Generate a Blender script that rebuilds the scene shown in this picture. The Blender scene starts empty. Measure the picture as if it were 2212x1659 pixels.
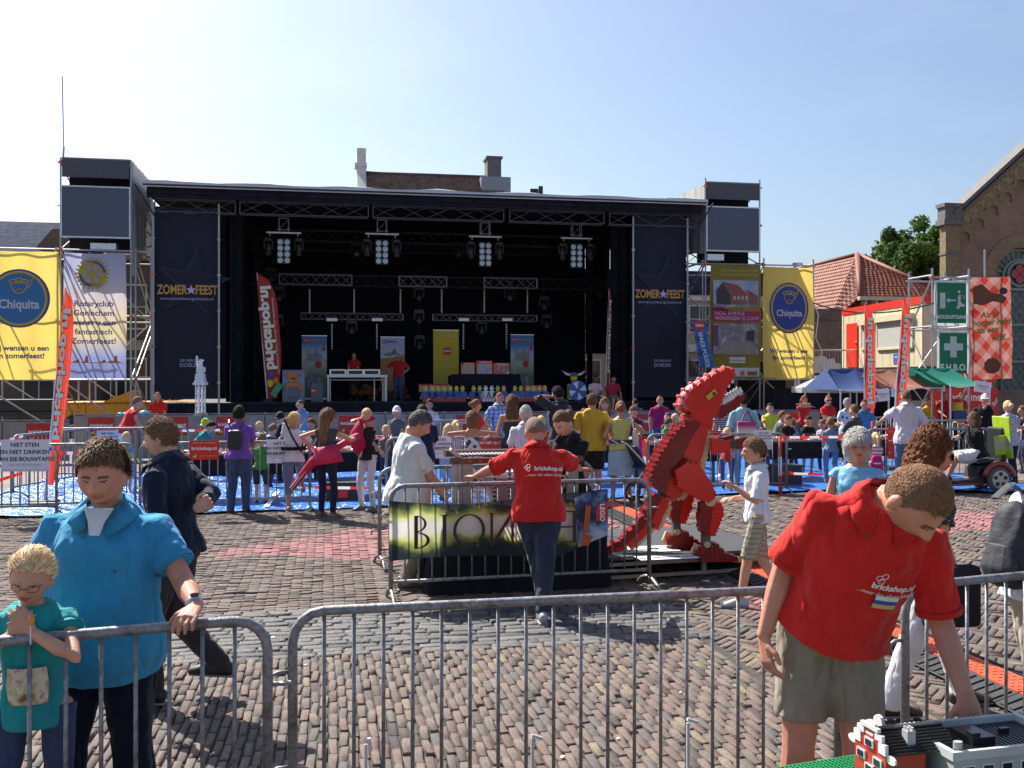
import bpy, math, random
import numpy as np
from mathutils import Vector, Matrix, Euler
R=math.radians; PI=math.pi
random.seed(7); rng=np.random.default_rng(7)
scene=bpy.context.scene; COL=scene.collection
# ---------------------------------------------------------------- camera, sky, sun, exposure
HC=2.05; YH=817.; F=2150.; CX=1106.          # eye height, horizon row, focal length and centre of the survey picture
cd=bpy.data.cameras.new('camera'); cam=bpy.data.objects.new('camera',cd); COL.objects.link(cam); scene.camera=cam
cam.location=(0,0,HC); cam.rotation_euler=(R(90),0,0); cd.sensor_width=36; cd.lens=36*F/2212; cd.shift_y=-12.5/2212
cd.clip_start=.05; cd.clip_end=3000
SUN_AZ=40.5; SUN_EL=47                        # degrees left of straight ahead, height
wd=bpy.data.worlds.new('World'); scene.world=wd; wd.use_nodes=True; nt=wd.node_tree; nt.nodes.clear()
sky=nt.nodes.new('ShaderNodeTexSky'); sky.sky_type='NISHITA'; sky.sun_disc=False
sky.sun_elevation=R(SUN_EL); sky.sun_rotation=R(-SUN_AZ); sky.air_density=1.0; sky.dust_density=2.3; sky.ozone_density=3.2
tc=nt.nodes.new('ShaderNodeTexCoord'); mp=nt.nodes.new('ShaderNodeMapping'); mp.inputs['Scale'].default_value=(1,1,3)
nz=nt.nodes.new('ShaderNodeTexNoise'); nz.inputs['Scale'].default_value=3.1; nz.inputs['Detail'].default_value=7; nz.inputs['Roughness'].default_value=.55
cr=nt.nodes.new('ShaderNodeValToRGB'); cr.color_ramp.elements[0].position=.5; cr.color_ramp.elements[0].color=(0,0,0,1)
cr.color_ramp.elements[1].position=.8; cr.color_ramp.elements[1].color=(.07,.07,.07,1)
mx=nt.nodes.new('ShaderNodeMixRGB'); mx.blend_type='MIX'; mx.inputs[2].default_value=(10.5,11,11.5,1)
bgn=nt.nodes.new('ShaderNodeBackground'); bgn.inputs[1].default_value=.086; wo=nt.nodes.new('ShaderNodeOutputWorld')
L=nt.links.new
L(tc.outputs['Generated'],mp.inputs[0]); L(mp.outputs[0],nz.inputs[0]); L(nz.outputs[0],cr.inputs[0]); L(cr.outputs[0],mx.inputs[0])
L(sky.outputs[0],mx.inputs[1]); L(mx.outputs[0],bgn.inputs[0]); L(bgn.outputs[0],wo.inputs[0])
sl=bpy.data.lights.new('sun','SUN'); sl.energy=5.0; sl.angle=R(.53); sl.color=(1,.95,.87)
so=bpy.data.objects.new('sun',sl); COL.objects.link(so)
sdir=Vector((-math.sin(R(SUN_AZ))*math.cos(R(SUN_EL)),math.cos(R(SUN_AZ))*math.cos(R(SUN_EL)),math.sin(R(SUN_EL))))
so.rotation_euler=sdir.to_track_quat('Z','Y').to_euler(); so.location=(-20,30,40)
vs=scene.view_settings; vs.view_transform='Standard'; vs.look='None'; vs.exposure=.93; vs.gamma=1
try: vs.use_curve_mapping=False
except Exception: pass
scene.render.engine='CYCLES'; scene.render.resolution_x=1024; scene.render.resolution_y=768

# ---------------------------------------------------------------- places: picture measurements turned into points of the square
def W(x,y,d): return Vector(((x-CX)*d/F,d,HC-(y-YH)*d/F))
def G(x,y,z=0): return W(x,y,(HC-z)*F/(y-YH))
A=R(10.4); UX,UY=math.cos(A),math.sin(A)
def PQ(p,q,z=0): return Vector((p*UX-q*UY,p*UY+q*UX,z))
def pxq(x,q):                                 # p and distance where the sight line of column x meets the line q
    k=(x-CX)/F; ox,oy=-q*UY,q*UX; p=(k*oy-ox)/(UX-k*UY); return p,oy+p*UY
def SZ(y,d): return HC-(y-YH)*d/F
Q0=34.8
def srect(x0,x1,y0,y1,q):                     # (centre, width, zbottom, ztop) of an upright rectangle standing on line q
    p0,d0=pxq(x0,q); p1,d1=pxq(x1,q); d=(d0+d1)/2
    return PQ((p0+p1)/2,q),p1-p0,SZ(y1,d),SZ(y0,d)
# ---------------------------------------------------------------- materials
MC={}
def C4(c): return (c[0],c[1],c[2],1)
def mat(name,col=(.5,.5,.5),rough=.6,metal=0,var=.12,vs_=8,bump=0,bs=60,transl=0,spec=.5,pat=None,emit=0,coat=0,sheen=0,alpha=1,fold=0):
    if name in MC: return MC[name]
    m=bpy.data.materials.new(name); MC[name]=m; m.use_nodes=True; t=m.node_tree; n=t.nodes; l=t.links.new
    b=n['Principled BSDF']; out=n['Material Output']
    b.inputs['Roughness'].default_value=rough; b.inputs['Metallic'].default_value=metal; b.inputs['Specular IOR Level'].default_value=spec
    if coat: b.inputs['Coat Weight'].default_value=coat; b.inputs['Coat Roughness'].default_value=.08
    if sheen: b.inputs['Sheen Weight'].default_value=sheen
    if alpha<1: b.inputs['Alpha'].default_value=alpha
    tcn=n.new('ShaderNodeTexCoord'); co=tcn.outputs['Object']
    def math_(op,a,bv=None,c=None):
        x=n.new('ShaderNodeMath'); x.operation=op
        for i,v in enumerate((a,bv,c)):
            if v is None: continue
            if isinstance(v,(int,float)): x.inputs[i].default_value=v
            else: l(v,x.inputs[i])
        return x.outputs[0]
    def mixc(f,a,bv):
        x=n.new('ShaderNodeMixRGB')
        if isinstance(f,(int,float)): x.inputs[0].default_value=f
        else: l(f,x.inputs[0])
        for i,v in ((1,a),(2,bv)):
            if isinstance(v,tuple): x.inputs[i].default_value=C4(v)
            else: l(v,x.inputs[i])
        return x.outputs[0]
    def noise(scale,detail=3,vec=None):
        x=n.new('ShaderNodeTexNoise'); x.inputs['Scale'].default_value=scale; x.inputs['Detail'].default_value=detail
        l(vec or co,x.inputs['Vector']); return x.outputs[0]
    cc=None
    if pat:
        kind=pat[0]; sp=n.new('ShaderNodeSeparateXYZ'); l(co,sp.inputs[0]); X,Y,Z=sp.outputs
        if kind=='stripe':        # pat = stripe, axis, scale, col2, duty
            ax={'x':X,'y':Y,'z':Z}[pat[1]]; f=math_('FRACT',math_('MULTIPLY',ax,pat[2])); cc=mixc(math_('GREATER_THAN',f,pat[4]),C3(col),pat[3])
        elif kind=='check':
            f1=math_('GREATER_THAN',math_('FRACT',math_('MULTIPLY',X,pat[1])),.8); f2=math_('GREATER_THAN',math_('FRACT',math_('MULTIPLY',Z,pat[1])),.8)
            cc=mixc(math_('MAXIMUM',f1,f2),C3(col),pat[2])
        elif kind=='diamond':
            a=math_('ADD',X,Z); b2=math_('SUBTRACT',X,Z)
            f1=math_('GREATER_THAN',math_('FRACT',math_('MULTIPLY',a,pat[1])),.5); f2=math_('GREATER_THAN',math_('FRACT',math_('MULTIPLY',b2,pat[1])),.5)
            c1=mixc(math_('ADD',math_('MULTIPLY',f1,.5),math_('MULTIPLY',f2,.5)),C3(col),pat[2]); cc=c1
        elif kind=='blobs':       # pat = blobs, scale, col2, threshold [,col3]
            v=n.new('ShaderNodeTexVoronoi'); v.inputs['Scale'].default_value=pat[1]; l(co,v.inputs['Vector'])
            cc=mixc(math_('LESS_THAN',v.outputs['Distance'],pat[3]),C3(col),pat[2])
            if len(pat)>4: cc=mixc(math_('GREATER_THAN',noise(pat[1]*.7,2),.56),cc,pat[4])
        elif kind=='paint':       # soft colour fields: pat = paint, scale, [cols]
            r=n.new('ShaderNodeValToRGB'); l(noise(pat[1],4),r.inputs[0]); cs=pat[2]; r.color_ramp.elements[0].color=C4(cs[0]); r.color_ramp.elements[0].position=.32
            r.color_ramp.elements[1].color=C4(cs[-1]); r.color_ramp.elements[1].position=.68
            for i,cq in enumerate(cs[1:-1]): e=r.color_ramp.elements.new(.32+.36*(i+1)/(len(cs)-1)); e.color=C4(cq)
            cc=r.outputs[0]
        elif kind=='zramp':       # printed colour change with height: pat = zramp, z0, z1, [cols]
            r=n.new('ShaderNodeValToRGB'); l(math_('DIVIDE',math_('SUBTRACT',Z,pat[1]),pat[2]-pat[1]),r.inputs[0]); cs=pat[3]
            r.color_ramp.elements[0].color=C4(cs[0]); r.color_ramp.elements[1].color=C4(cs[-1])
            for i,cq in enumerate(cs[1:-1]): e=r.color_ramp.elements.new((i+1)/(len(cs)-1)); e.color=C4(cq)
            cc=r.outputs[0]
        elif kind=='brick':       # pat = brick, bw, bh, mortar, col2, axis
            cm=n.new('ShaderNodeCombineXYZ'); l({'x':X,'y':Y}[pat[5]],cm.inputs[0]); l(Z,cm.inputs[1])
            bt=n.new('ShaderNodeTexBrick'); l(cm.outputs[0],bt.inputs['Vector']); bt.inputs['Scale'].default_value=1
            bt.inputs['Brick Width'].default_value=pat[1]; bt.inputs['Row Height'].default_value=pat[2]; bt.inputs['Mortar Size'].default_value=.008
            bt.inputs['Mortar'].default_value=C4(pat[3]); bt.inputs['Color1'].default_value=C4(col); bt.inputs['Color2'].default_value=C4(pat[4]); cc=bt.outputs[0]
        elif kind=='tint':
            at=n.new('ShaderNodeAttribute'); at.attribute_name='tint'; r=n.new('ShaderNodeValToRGB'); l(at.outputs['Fac'],r.inputs[0]); cs=pat[1]
            r.color_ramp.elements[0].color=C4(cs[0]); r.color_ramp.elements[1].color=C4(cs[-1])
            for i,cq in enumerate(cs[1:-1]): e=r.color_ramp.elements.new((i+1)/(len(cs)-1)); e.color=C4(cq)
            cc=r.outputs[0]
            if len(pat)>2:
                a2=n.new('ShaderNodeAttribute'); a2.attribute_name='paint'; cc=mixc(math_('MULTIPLY',a2.outputs['Fac'],math_('ADD',math_('MULTIPLY',noise(14,4),.9),.3)),cc,pat[2])
            if pat[0]=='tint' and len(pat)>3: cc=mixc(math_('MULTIPLY',math_('GREATER_THAN',noise(45,2),.68),.6),cc,pat[3])
    if var>0 or cc is None:
        r=n.new('ShaderNodeMapRange'); l(noise(vs_,4),r.inputs[0]); r.inputs[1].default_value=.3; r.inputs[2].default_value=.7
        r.inputs[3].default_value=1-var; r.inputs[4].default_value=1+var
        mm=n.new('ShaderNodeMixRGB'); mm.blend_type='MULTIPLY'; mm.inputs[0].default_value=1
        if cc is None: mm.inputs[1].default_value=C4(col)
        else: l(cc,mm.inputs[1])
        cb=n.new('ShaderNodeCombineXYZ')
        for i in range(3): l(r.outputs[0],cb.inputs[i])
        l(cb.outputs[0],mm.inputs[2]); cc=mm.outputs[0]
    l(cc,b.inputs['Base Color'])
    if bump:
        bm=n.new('ShaderNodeBump'); bm.inputs['Strength'].default_value=min(1,bump); bm.inputs['Distance'].default_value=.02*max(1,bump)
        l(noise(bs,5),bm.inputs['Height']); l(bm.outputs[0],b.inputs['Normal'])
    if fold:
        mpn=n.new('ShaderNodeMapping'); mpn.inputs['Scale'].default_value=(1,1,.42); l(co,mpn.inputs[0])
        f1=math_('POWER',math_('MULTIPLY',math_('ABSOLUTE',math_('SUBTRACT',noise(7.5,1.5,mpn.outputs[0]),.5)),3.2),.75); f2=math_('ABSOLUTE',math_('SUBTRACT',noise(19,2,mpn.outputs[0]),.5))
        bm=n.new('ShaderNodeBump'); bm.inputs['Strength'].default_value=.75; bm.inputs['Distance'].default_value=fold
        l(math_('ADD',f1,math_('MULTIPLY',f2,.5)),bm.inputs['Height']); l(bm.outputs[0],b.inputs['Normal'])
    if emit: l(cc,b.inputs['Emission Color']); b.inputs['Emission Strength'].default_value=emit
    if transl:
        tr=n.new('ShaderNodeBsdfTranslucent'); l(cc,tr.inputs[0]); ms=n.new('ShaderNodeMixShader'); ms.inputs[0].default_value=transl
        l(b.outputs[0],ms.inputs[1]); l(tr.outputs[0],ms.inputs[2]); l(ms.outputs[0],out.inputs[0])
    return m
def C3(c): return (c[0],c[1],c[2])
def cloth(name,col,**k):
    k.setdefault('rough',.85); k.setdefault('var',.08); k.setdefault('bump',.35); k.setdefault('bs',22); k.setdefault('spec',.2); k.setdefault('sheen',.15)
    return mat(name,col,**k)
ORD=('first','second','third','fourth','fifth','sixth','seventh','eighth','ninth','tenth','eleventh','twelfth','thirteenth','fourteenth','fifteenth','sixteenth')
steel=mat('galvanised steel',(.27,.265,.265),.52,.45,var=.28,vs_=60,bump=.15,bs=70,pat=('paint',11,[(.15,.13,.12),(.24,.235,.235),(.29,.29,.295),(.20,.175,.155)]))
alu=mat('aluminium',(.62,.63,.65),.35,.8,var=.15)
blackm=mat('black cloth',(.018,.019,.026),.9,var=.3,vs_=2,bump=.4,bs=6,spec=.1)
darkm=mat('matt black metal',(.02,.02,.022),.5)
whitep=mat('white paint',(.75,.75,.75),.5,var=.06)
redp=mat('red paint',(.72,.03,.015),.4,var=.06)
# ---------------------------------------------------------------- mesh builder
class MB:
    def __init__(s,M=None): s.v=[]; s.f=[]; s.mi=[]; s.m=0; s.M=M
    def add(s,vs,fs):
        o=len(s.v)
        if s.M is not None: vs=[s.M@Vector(v) for v in vs]
        s.v+= [tuple(v) for v in vs]; s.f+=[tuple(i+o for i in f) for f in fs]; s.mi+=[s.m]*len(fs)
    def box(s,c,d,rot=None):
        hx,hy,hz=d[0]/2,d[1]/2,d[2]/2; c=Vector(c)
        vs=[Vector((x*hx,y*hy,z*hz)) for z in(-1,1) for y in(-1,1) for x in(-1,1)]
        if rot is not None: vs=[rot@v for v in vs]
        s.add([c+v for v in vs],[(0,2,3,1),(4,5,7,6),(0,1,5,4),(2,6,7,3),(0,4,6,2),(1,3,7,5)]); return s
    def b2(s,x0,x1,y0,y1,z0,z1): return s.box(((x0+x1)/2,(y0+y1)/2,(z0+z1)/2),(x1-x0,y1-y0,z1-z0))
    def tube(s,pts,rad,n=8,side=None,cap=True,rnd=0):
        pts=[Vector(p) for p in pts]; m=len(pts)
        if not isinstance(rad,(list,tuple)): rad=[rad]*m
        rad=[(r,r) if not isinstance(r,(list,tuple)) else r for r in rad]
        if rnd:            # rounded ends: extra shrinking rings
            a,b=pts[0],pts[-1]; ta=(pts[0]-pts[1]).normalized(); tb=(pts[-1]-pts[-2]).normalized(); ra=min(rad[0]); rb=min(rad[-1])
            pre=[];pr=[];post=[];po=[]
            for q in (.93,.6): 
                pre.append(a+ta*ra*q*rnd); pr.append((rad[0][0]*math.sqrt(1-q*q)+.0005,rad[0][1]*math.sqrt(1-q*q)+.0005))
                post.insert(0,b+tb*rb*q*rnd); po.insert(0,(rad[-1][0]*math.sqrt(1-q*q)+.0005,rad[-1][1]*math.sqrt(1-q*q)+.0005))
            pts=pre+pts+post; rad=pr+rad+po; m=len(pts)
        ring=[]; px=None
        for i in range(m):
            t=(pts[min(i+1,m-1)]-pts[max(i-1,0)]); t=t.normalized() if t.length>1e-9 else Vector((0,0,1))
            if side is not None: x=Vector(side)-t*Vector(side).dot(t)
            elif px is not None: x=px-t*px.dot(t)
            else: a=Vector((1,0,0)) if abs(t.x)<.8 else Vector((0,1,0)); x=a-t*a.dot(t)
            if x.length<1e-6: x=t.orthogonal()
            x.normalize(); px=x; y=t.cross(x)
            ring.append([pts[i]+x*(rad[i][0]*math.cos(2*PI*k/n))+y*(rad[i][1]*math.sin(2*PI*k/n)) for k in range(n)])
        vs=[v for r in ring for v in r]; fs=[]
        for i in range(m-1):
            for k in range(n): a=i*n+k; b=i*n+(k+1)%n; fs.append((a,b,b+n,a+n))
        if cap: fs.append(tuple(range(n-1,-1,-1))); fs.append(tuple((m-1)*n+k for k in range(n)))
        s.add(vs,fs); return s
    def cyl(s,p0,p1,r,n=8): return s.tube([p0,p1],r,n)
    def ell(s,c,r,n=10,rot=None):
        c=Vector(c); m=max(4,n//2+1); vs=[Vector((0,0,-1))]; 
        for i in range(1,m):
            th=PI*i/m-PI/2
            for k in range(n): a=2*PI*k/n; vs.append(Vector((math.cos(th)*math.cos(a),math.cos(th)*math.sin(a),math.sin(th))))
        vs.append(Vector((0,0,1))); N=len(vs); fs=[(0,1+(k+1)%n,1+k) for k in range(n)]
        for i in range(m-2):
            for k in range(n): a=1+i*n+k; b=1+i*n+(k+1)%n; fs.append((a,b,b+n,a+n))
        fs+=[(N-1,1+(m-2)*n+k,1+(m-2)*n+(k+1)%n) for k in range(n)]
        vs=[Vector((v.x*r[0],v.y*r[1],v.z*r[2])) for v in vs]
        if rot is not None: vs=[rot@v for v in vs]
        s.add([c+v for v in vs],fs); return s
    def poly(s,pts,y=0): s.add([(p[0],y,p[1]) for p in pts],[tuple(range(len(pts)))]); return s
    def prism(s,pts,y0,y1):      # outline in x,z; depth y0..y1
        n=len(pts); a=sum(pts[i][0]*pts[(i+1)%n][1]-pts[(i+1)%n][0]*pts[i][1] for i in range(n))
        if a<0: pts=pts[::-1]
        s.add([(p[0],y0,p[1]) for p in pts]+[(p[0],y1,p[1]) for p in pts],[tuple(range(n)),tuple(range(2*n-1,n-1,-1))]+[(i,i+n,(i+1)%n+n,(i+1)%n) for i in range(n)]); return s
    def build(s,name,ms,parent=None,smooth=False,loc=None,rotz=None,bevel=0,angle=None):
        me=bpy.data.meshes.new(name); me.from_pydata(s.v,[],s.f)
        if not isinstance(ms,(list,tuple)): ms=[ms]
        for m in ms: me.materials.append(m)
        if len(ms)>1: me.polygons.foreach_set('material_index',s.mi)
        if smooth: me.polygons.foreach_set('use_smooth',[True]*len(me.polygons))
        me.update(); return put(me,name,parent,loc,rotz,bevel)
def put(me,name,parent=None,loc=None,rotz=None,bevel=0):
    o=bpy.data.objects.new(name,me); COL.objects.link(o)
    if parent is not None: o.parent=parent
    if loc is not None: o.location=loc
    if rotz is not None: o.rotation_euler=(0,0,rotz)
    if bevel: bv=o.modifiers.new('bevel','BEVEL'); bv.width=bevel; bv.segments=2; bv.limit_method='ANGLE'
    return o
def thing(name,label,cat,loc=(0,0,0),rotz=0,group=None):
    o=bpy.data.objects.new(name,None); COL.objects.link(o); o.location=loc; o.rotation_euler=(0,0,rotz); o['label']=label; o['category']=cat
    o.empty_display_size=.1
    if group: o['group']=group
    return o
def tag(o,label,cat,group=None): o['label']=label; o['category']=cat; (group and o.__setitem__('group',group)); return o
def struct(o): o['kind']='structure'; return o
def dup(root,loc,rotz,label=None):
    r=root.copy(); COL.objects.link(r); r.location=loc; r.rotation_euler=(0,0,rotz)
    if label: r['label']=label
    for ch in list(root.children):
        c=ch.copy(); COL.objects.link(c); c.parent=r
        for g in ch.children: d=g.copy(); COL.objects.link(d); d.parent=c
    return r
_tm={}
def textmesh(s,size,bold=0,align='CENTER',shear=0,sx=1,mirror=False,space=1,line=1):
    cu=bpy.data.curves.new('t','FONT'); cu.body=s; cu.size=size; cu.align_x=align; cu.align_y='CENTER'; cu.offset=bold*size; cu.shear=shear; cu.space_character=space; cu.space_line=line
    cu.resolution_u=3; o=bpy.data.objects.new('t',cu); me=bpy.data.meshes.new_from_object(o)
    bpy.data.objects.remove(o); bpy.data.curves.remove(cu)
    k=-1 if mirror else 1
    for v in me.vertices: v.co=Vector((v.co.x*sx*k,0,v.co.y))
    if mirror: me.flip_normals()
    return me
def text(s,size,m,parent,x,z,y=-.03,bold=.012,ang=0,name='lettering',**k):
    me=textmesh(s,size,bold,**k); me.materials.append(m); o=put(me,name,parent,(x,y,z)); o.rotation_euler=(0,-ang,0); return o
def circ(cx,cz,rx,rz,n=28,a0=0,a1=2*PI): return [(cx+rx*math.cos(a0+(a1-a0)*i/n),cz+rz*math.sin(a0+(a1-a0)*i/n)) for i in range(n)]
def star(cx,cz,r,rot=0,k=.4): return [(cx+(r if i%2==0 else r*k)*math.sin(rot+PI*i/5),cz+(r if i%2==0 else r*k)*math.cos(rot+PI*i/5)) for i in range(10)]
def flat(parent,name,m,pts,y): mb=MB(); mb.prism(pts,y,y+.004); return mb.build(name,m,parent)
def stuff(o): o['kind']='stuff'; return o
# ================================================================ THE SQUARE
def gsheet():
    mb=MB(); S=900; mb.add([(-S,-S*.3,0),(S,-S*.3,0),(S,S,0),(-S,S,0)],[(0,1,2,3)])
    m=mat('paving far',(.17,.13,.11),.85,var=.25,vs_=.6,pat=('brick',.2,.1,(.06,.05,.045),(.20,.155,.13),'x'))
    # brick texture laid flat: x,y
    t=m.node_tree; n=t.nodes; cm=[k for k in n if k.type=='COMBXYZ' and any(l.to_node.type=='TEX_BRICK' for l in k.outputs[0].links)][0]; sp=[k for k in n if k.type=='SEPXYZ'][0]
    t.links.new(sp.outputs[1],cm.inputs[1])
    return struct(mb.build('ground',m,loc=(0,0,-.012),rotz=A))
ground=gsheet()
pave_c=[(.060,.055,.054),(.115,.085,.073),(.15,.105,.09),(.165,.125,.105),(.11,.10,.095),(.19,.14,.115),(.20,.165,.11)]
pavem=mat('clay paver',(.3,.2,.17),.82,var=.2,vs_=30,bump=.5,bs=90,pat=('tint',pave_c,(.62,.2,.22),(.09,.08,.075)),spec=.3)
cobm=mat('grey cobble',(.2,.2,.2),.75,var=.2,vs_=25,bump=.5,bs=60,pat=('tint',[(.065,.067,.07),(.10,.098,.098),(.135,.125,.118),(.16,.145,.135)],(.6,.2,.25),(.07,.07,.07)),spec=.35)
def inpoly(x,y,P):
    c=False; j=len(P)-1
    for i in range(len(P)):
        if (P[i][1]>y)!=(P[j][1]>y) and x<(P[j][0]-P[i][0])*(y-P[i][1])/(P[j][1]-P[i][1])+P[i][0]: c=not c
        j=i
    return c
def gp(x,y): g=G(x,y); return (g.x,g.y)
PINK=[gp(425,1202),gp(600,1172),gp(790,1140),gp(1000,1132),gp(1330,1125),gp(1330,1205),gp(1000,1215),gp(700,1207),gp(560,1200)]
PINK2=[gp(1560,1270),gp(1730,1235),gp(1980,1300),gp(1700,1345)]; PINK3=[gp(2000,1110),gp(2150,1105),gp(2212,1140),gp(2020,1150)]
bricks=[]     # (p,q,length,width,angle,tint,paint,kind)
def addb(p,q,l,w,a,kind):
    P=PQ(p,q); x,y=P.x,P.y
    if y<3.0 or y>17.5: return
    xs=CX+F*x/y; ys=YH+F*HC/y
    if xs<-160 or xs>2380 or ys>1760: return
    t=min(1,max(0,rng.normal(.5,.2))); t=rng.random() if rng.random()<.15 else t
    pk=0
    for PO in (PINK,PINK2,PINK3):
        if inpoly(x+rng.normal(0,.06),y+rng.normal(0,.06),PO): pk=.30+.30*rng.random()
    bricks.append((p,q,l,w,a,t,pk,kind))
# courses running away from the camera, long side along q
w,l=.057,.222; i=0; p=-9.
while p<9:
    off=(i%2)*l/2+rng.normal(0,.012); q=4.2-l+off
    bow=0
    while q<7.42:
        c=p+.02*math.sin(q*1.3+p*.7)
        if not (p>3.6 or (p>2.9 and q>6.2)): addb(c,q+l/2,l-.011,w-.010,PI/2+rng.normal(0,.035),0)
        q+=l*rng.uniform(.97,1.02)
    p+=w; i+=1
# grey cobble band, rows along p
q=7.45
while q<8.95:
    p=-9.-rng.random()*.2
    while p<2.95:
        L_=rng.uniform(.15,.24); addb(p+L_/2,q+.055+rng.normal(0,.004),L_-.012,.1,rng.normal(0,.03),1); p+=L_
    q+=.112
# red stretcher field to the left, herring-bone to the right
q=9.0; i=0
while q<17.4:
    p=-14+(i%2)*.1
    while p<.48:
        if q<9.25 or p<9: addb(p+.1,q+.03,.196,.051,rng.normal(0,.02),0)
        p+=.205
    q+=.060; i+=1
for k in range(140): addb(.55,9.+k*.060,.16,.052,rng.normal(0,.03),0)
c8=.067
for ix in range(-10,250):
    for iy in range(-165,135):
        k=(ix-iy)%6
        if k==0: cx_,cy_,an=ix+1.5,iy+.5,0
        elif k==5: cx_,cy_,an=ix+.5,iy+1.5,PI/2
        else: continue
        X=.7+(cx_-cy_)*c8*.7071; Y=4.4+(cx_+cy_)*c8*.7071
        if X<.74 or X>12.6 or Y>17 or (Y<9.0 and X<3.02) or (Y<7.42 and X<3.72 and not(X>3.02 and Y>6.3)) or 4.08<X<4.72: continue
        addb(X,Y,.193,.058,an+PI/4+rng.normal(0,.012),0)
B=np.array([b[:7] for b in bricks]); K=np.array([b[7] for b in bricks])
def brickarr(B,K,world=True):
    n=len(B); P=B[:,0]; Q=B[:,1]; l=B[:,2]/2; w=B[:,3]/2; a=B[:,4]
    sgn=np.array([(-1,-1),(1,-1),(1,1),(-1,1)],float)
    ins=np.where(K==1,.020,.006); h=rng.normal(0,.004,n)+np.where(K==1,.006,.003); tx=rng.normal(0,.02,n); ty=rng.normal(0,.02,n)
    V=np.zeros((n,16,3)); 
    for r,(e,z,f) in enumerate(((0,-.03,0),(0,-.012,0),(.35,-.003,1),(1,0,1))):
        lx=sgn[None,:,0]*(l-ins*e)[:,None]; ly=sgn[None,:,1]*(w-ins*e)[:,None]
        lx=lx+rng.normal(0,.0022,lx.shape)*f; ly=ly+rng.normal(0,.0022,ly.shape)*f
        V[:,r*4:r*4+4,0]=lx*np.cos(a)[:,None]-ly*np.sin(a)[:,None]; V[:,r*4:r*4+4,1]=lx*np.sin(a)[:,None]+ly*np.cos(a)[:,None]
        V[:,r*4:r*4+4,2]=(z+h*f*1.0)[:,None]+f*(lx*tx[:,None]+ly*ty[:,None])
    fs=[]
    for r in range(3):
        for k in range(4): fs.append((r*4+k,r*4+(k+1)%4,(r+1)*4+(k+1)%4,(r+1)*4+k))
    fs.append((12,13,14,15)); fs=np.array(fs)
    if world:
        V[:,:,0]+=P[:,None]; V[:,:,1]+=Q[:,None]
    return V,fs
def meshnp(name,V,Fc,m,tint=None,paint=None):
    me=bpy.data.meshes.new(name); nv=len(V); nf=len(Fc); k=Fc.shape[1]
    me.vertices.add(nv); me.vertices.foreach_set('co',V.ravel().astype(np.float32)); me.loops.add(nf*k); me.loops.foreach_set('vertex_index',Fc.ravel().astype(np.int32))
    me.polygons.add(nf); me.polygons.foreach_set('loop_start',np.arange(0,nf*k,k,dtype=np.int32)); me.polygons.foreach_set('loop_total',np.full(nf,k,dtype=np.int32)); me.update(calc_edges=True)
    for nm,arr in (('tint',tint),('paint',paint)):
        if arr is not None: at=me.attributes.new(nm,'FLOAT','POINT'); at.data.foreach_set('value',arr.astype(np.float32))
    me.materials.append(m); return me
# the 300 pavers that show largest stand alone, the rest are one part per kind
xw=B[:,0]*UX-B[:,1]*UY; yw=B[:,0]*UY+B[:,1]*UX; xs=CX+F*xw/yw; ys=YH+F*HC/yw
vis=(xs>600)&(xs<1640)&(ys<1672)&(K==0); order=np.argsort(np.where(vis,yw,99)); near=order[:290]; nm=np.zeros(len(B),bool); nm[near]=True
for kk,mm,nmn in ((0,pavem,'paver_field'),(1,cobm,'cobble_band')):
    s_=(K==kk)&~nm; V,fs=brickarr(B[s_],K[s_]); n=len(V)
    Fc=(fs[None]+16*np.arange(n)[:,None,None]).reshape(-1,4)
    o=put(meshnp(nmn,V.reshape(-1,3),Fc,mm,np.repeat(B[s_,5],16),np.repeat(B[s_,6],16)),nmn,ground,(0,0,.012)); stuff(o)
varm=[]
for i in range(30):
    bb=np.array([[0,0,.211,.047,0,(i+.5)/30,0]]); V,fs=brickarr(bb,np.array([0])); varm.append(meshnp('brick',V[0],fs,pavem,np.full(16,bb[0,5]),np.zeros(16)))
for j in near: o=put(varm[min(29,int(B[j,5]*30))],'brick',ground,(B[j,0],B[j,1],.012),B[j,4])
# joints: sandy dark bed just under the pavers
mb=MB(); mb.add([(-16,3.2,0),(14,3.2,0),(14,17.6,0),(-16,17.6,0)],[(0,1,2,3)])
mb.build('joint_sand',mat('joint sand',(.055,.048,.04),.95,var=.4,vs_=20,bump=.3),ground,loc=(0,0,.002))
# bits of litter
for (x,y,s) in ((1215,1640,.03),(1335,1600,.02),(660,1440,.02),(1470,1500,.02),(1560,1262,.05),(590,1380,.04)):
    g=G(x,y); mb=MB(); mb.box((0,0,.003),(s*1.2,s*.6,.002),Matrix.Rotation(s*40,3,'Z')); o=mb.build('paper_scrap',whitep,loc=(g.x,g.y,.012)); tag(o,{1215:'white paper scrap lying on the pavers in front of the middle barrier',1335:'small pale scrap on the near pavers right of the larger white one',660:'pale scrap on the grey cobbles left of centre',1470:'tiny scrap on the pavers below the red model',1560:'white paper scrap beside the black model platform',590:'white scrap by the joint of the two near barriers'}[x],'paper scrap')

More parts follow.
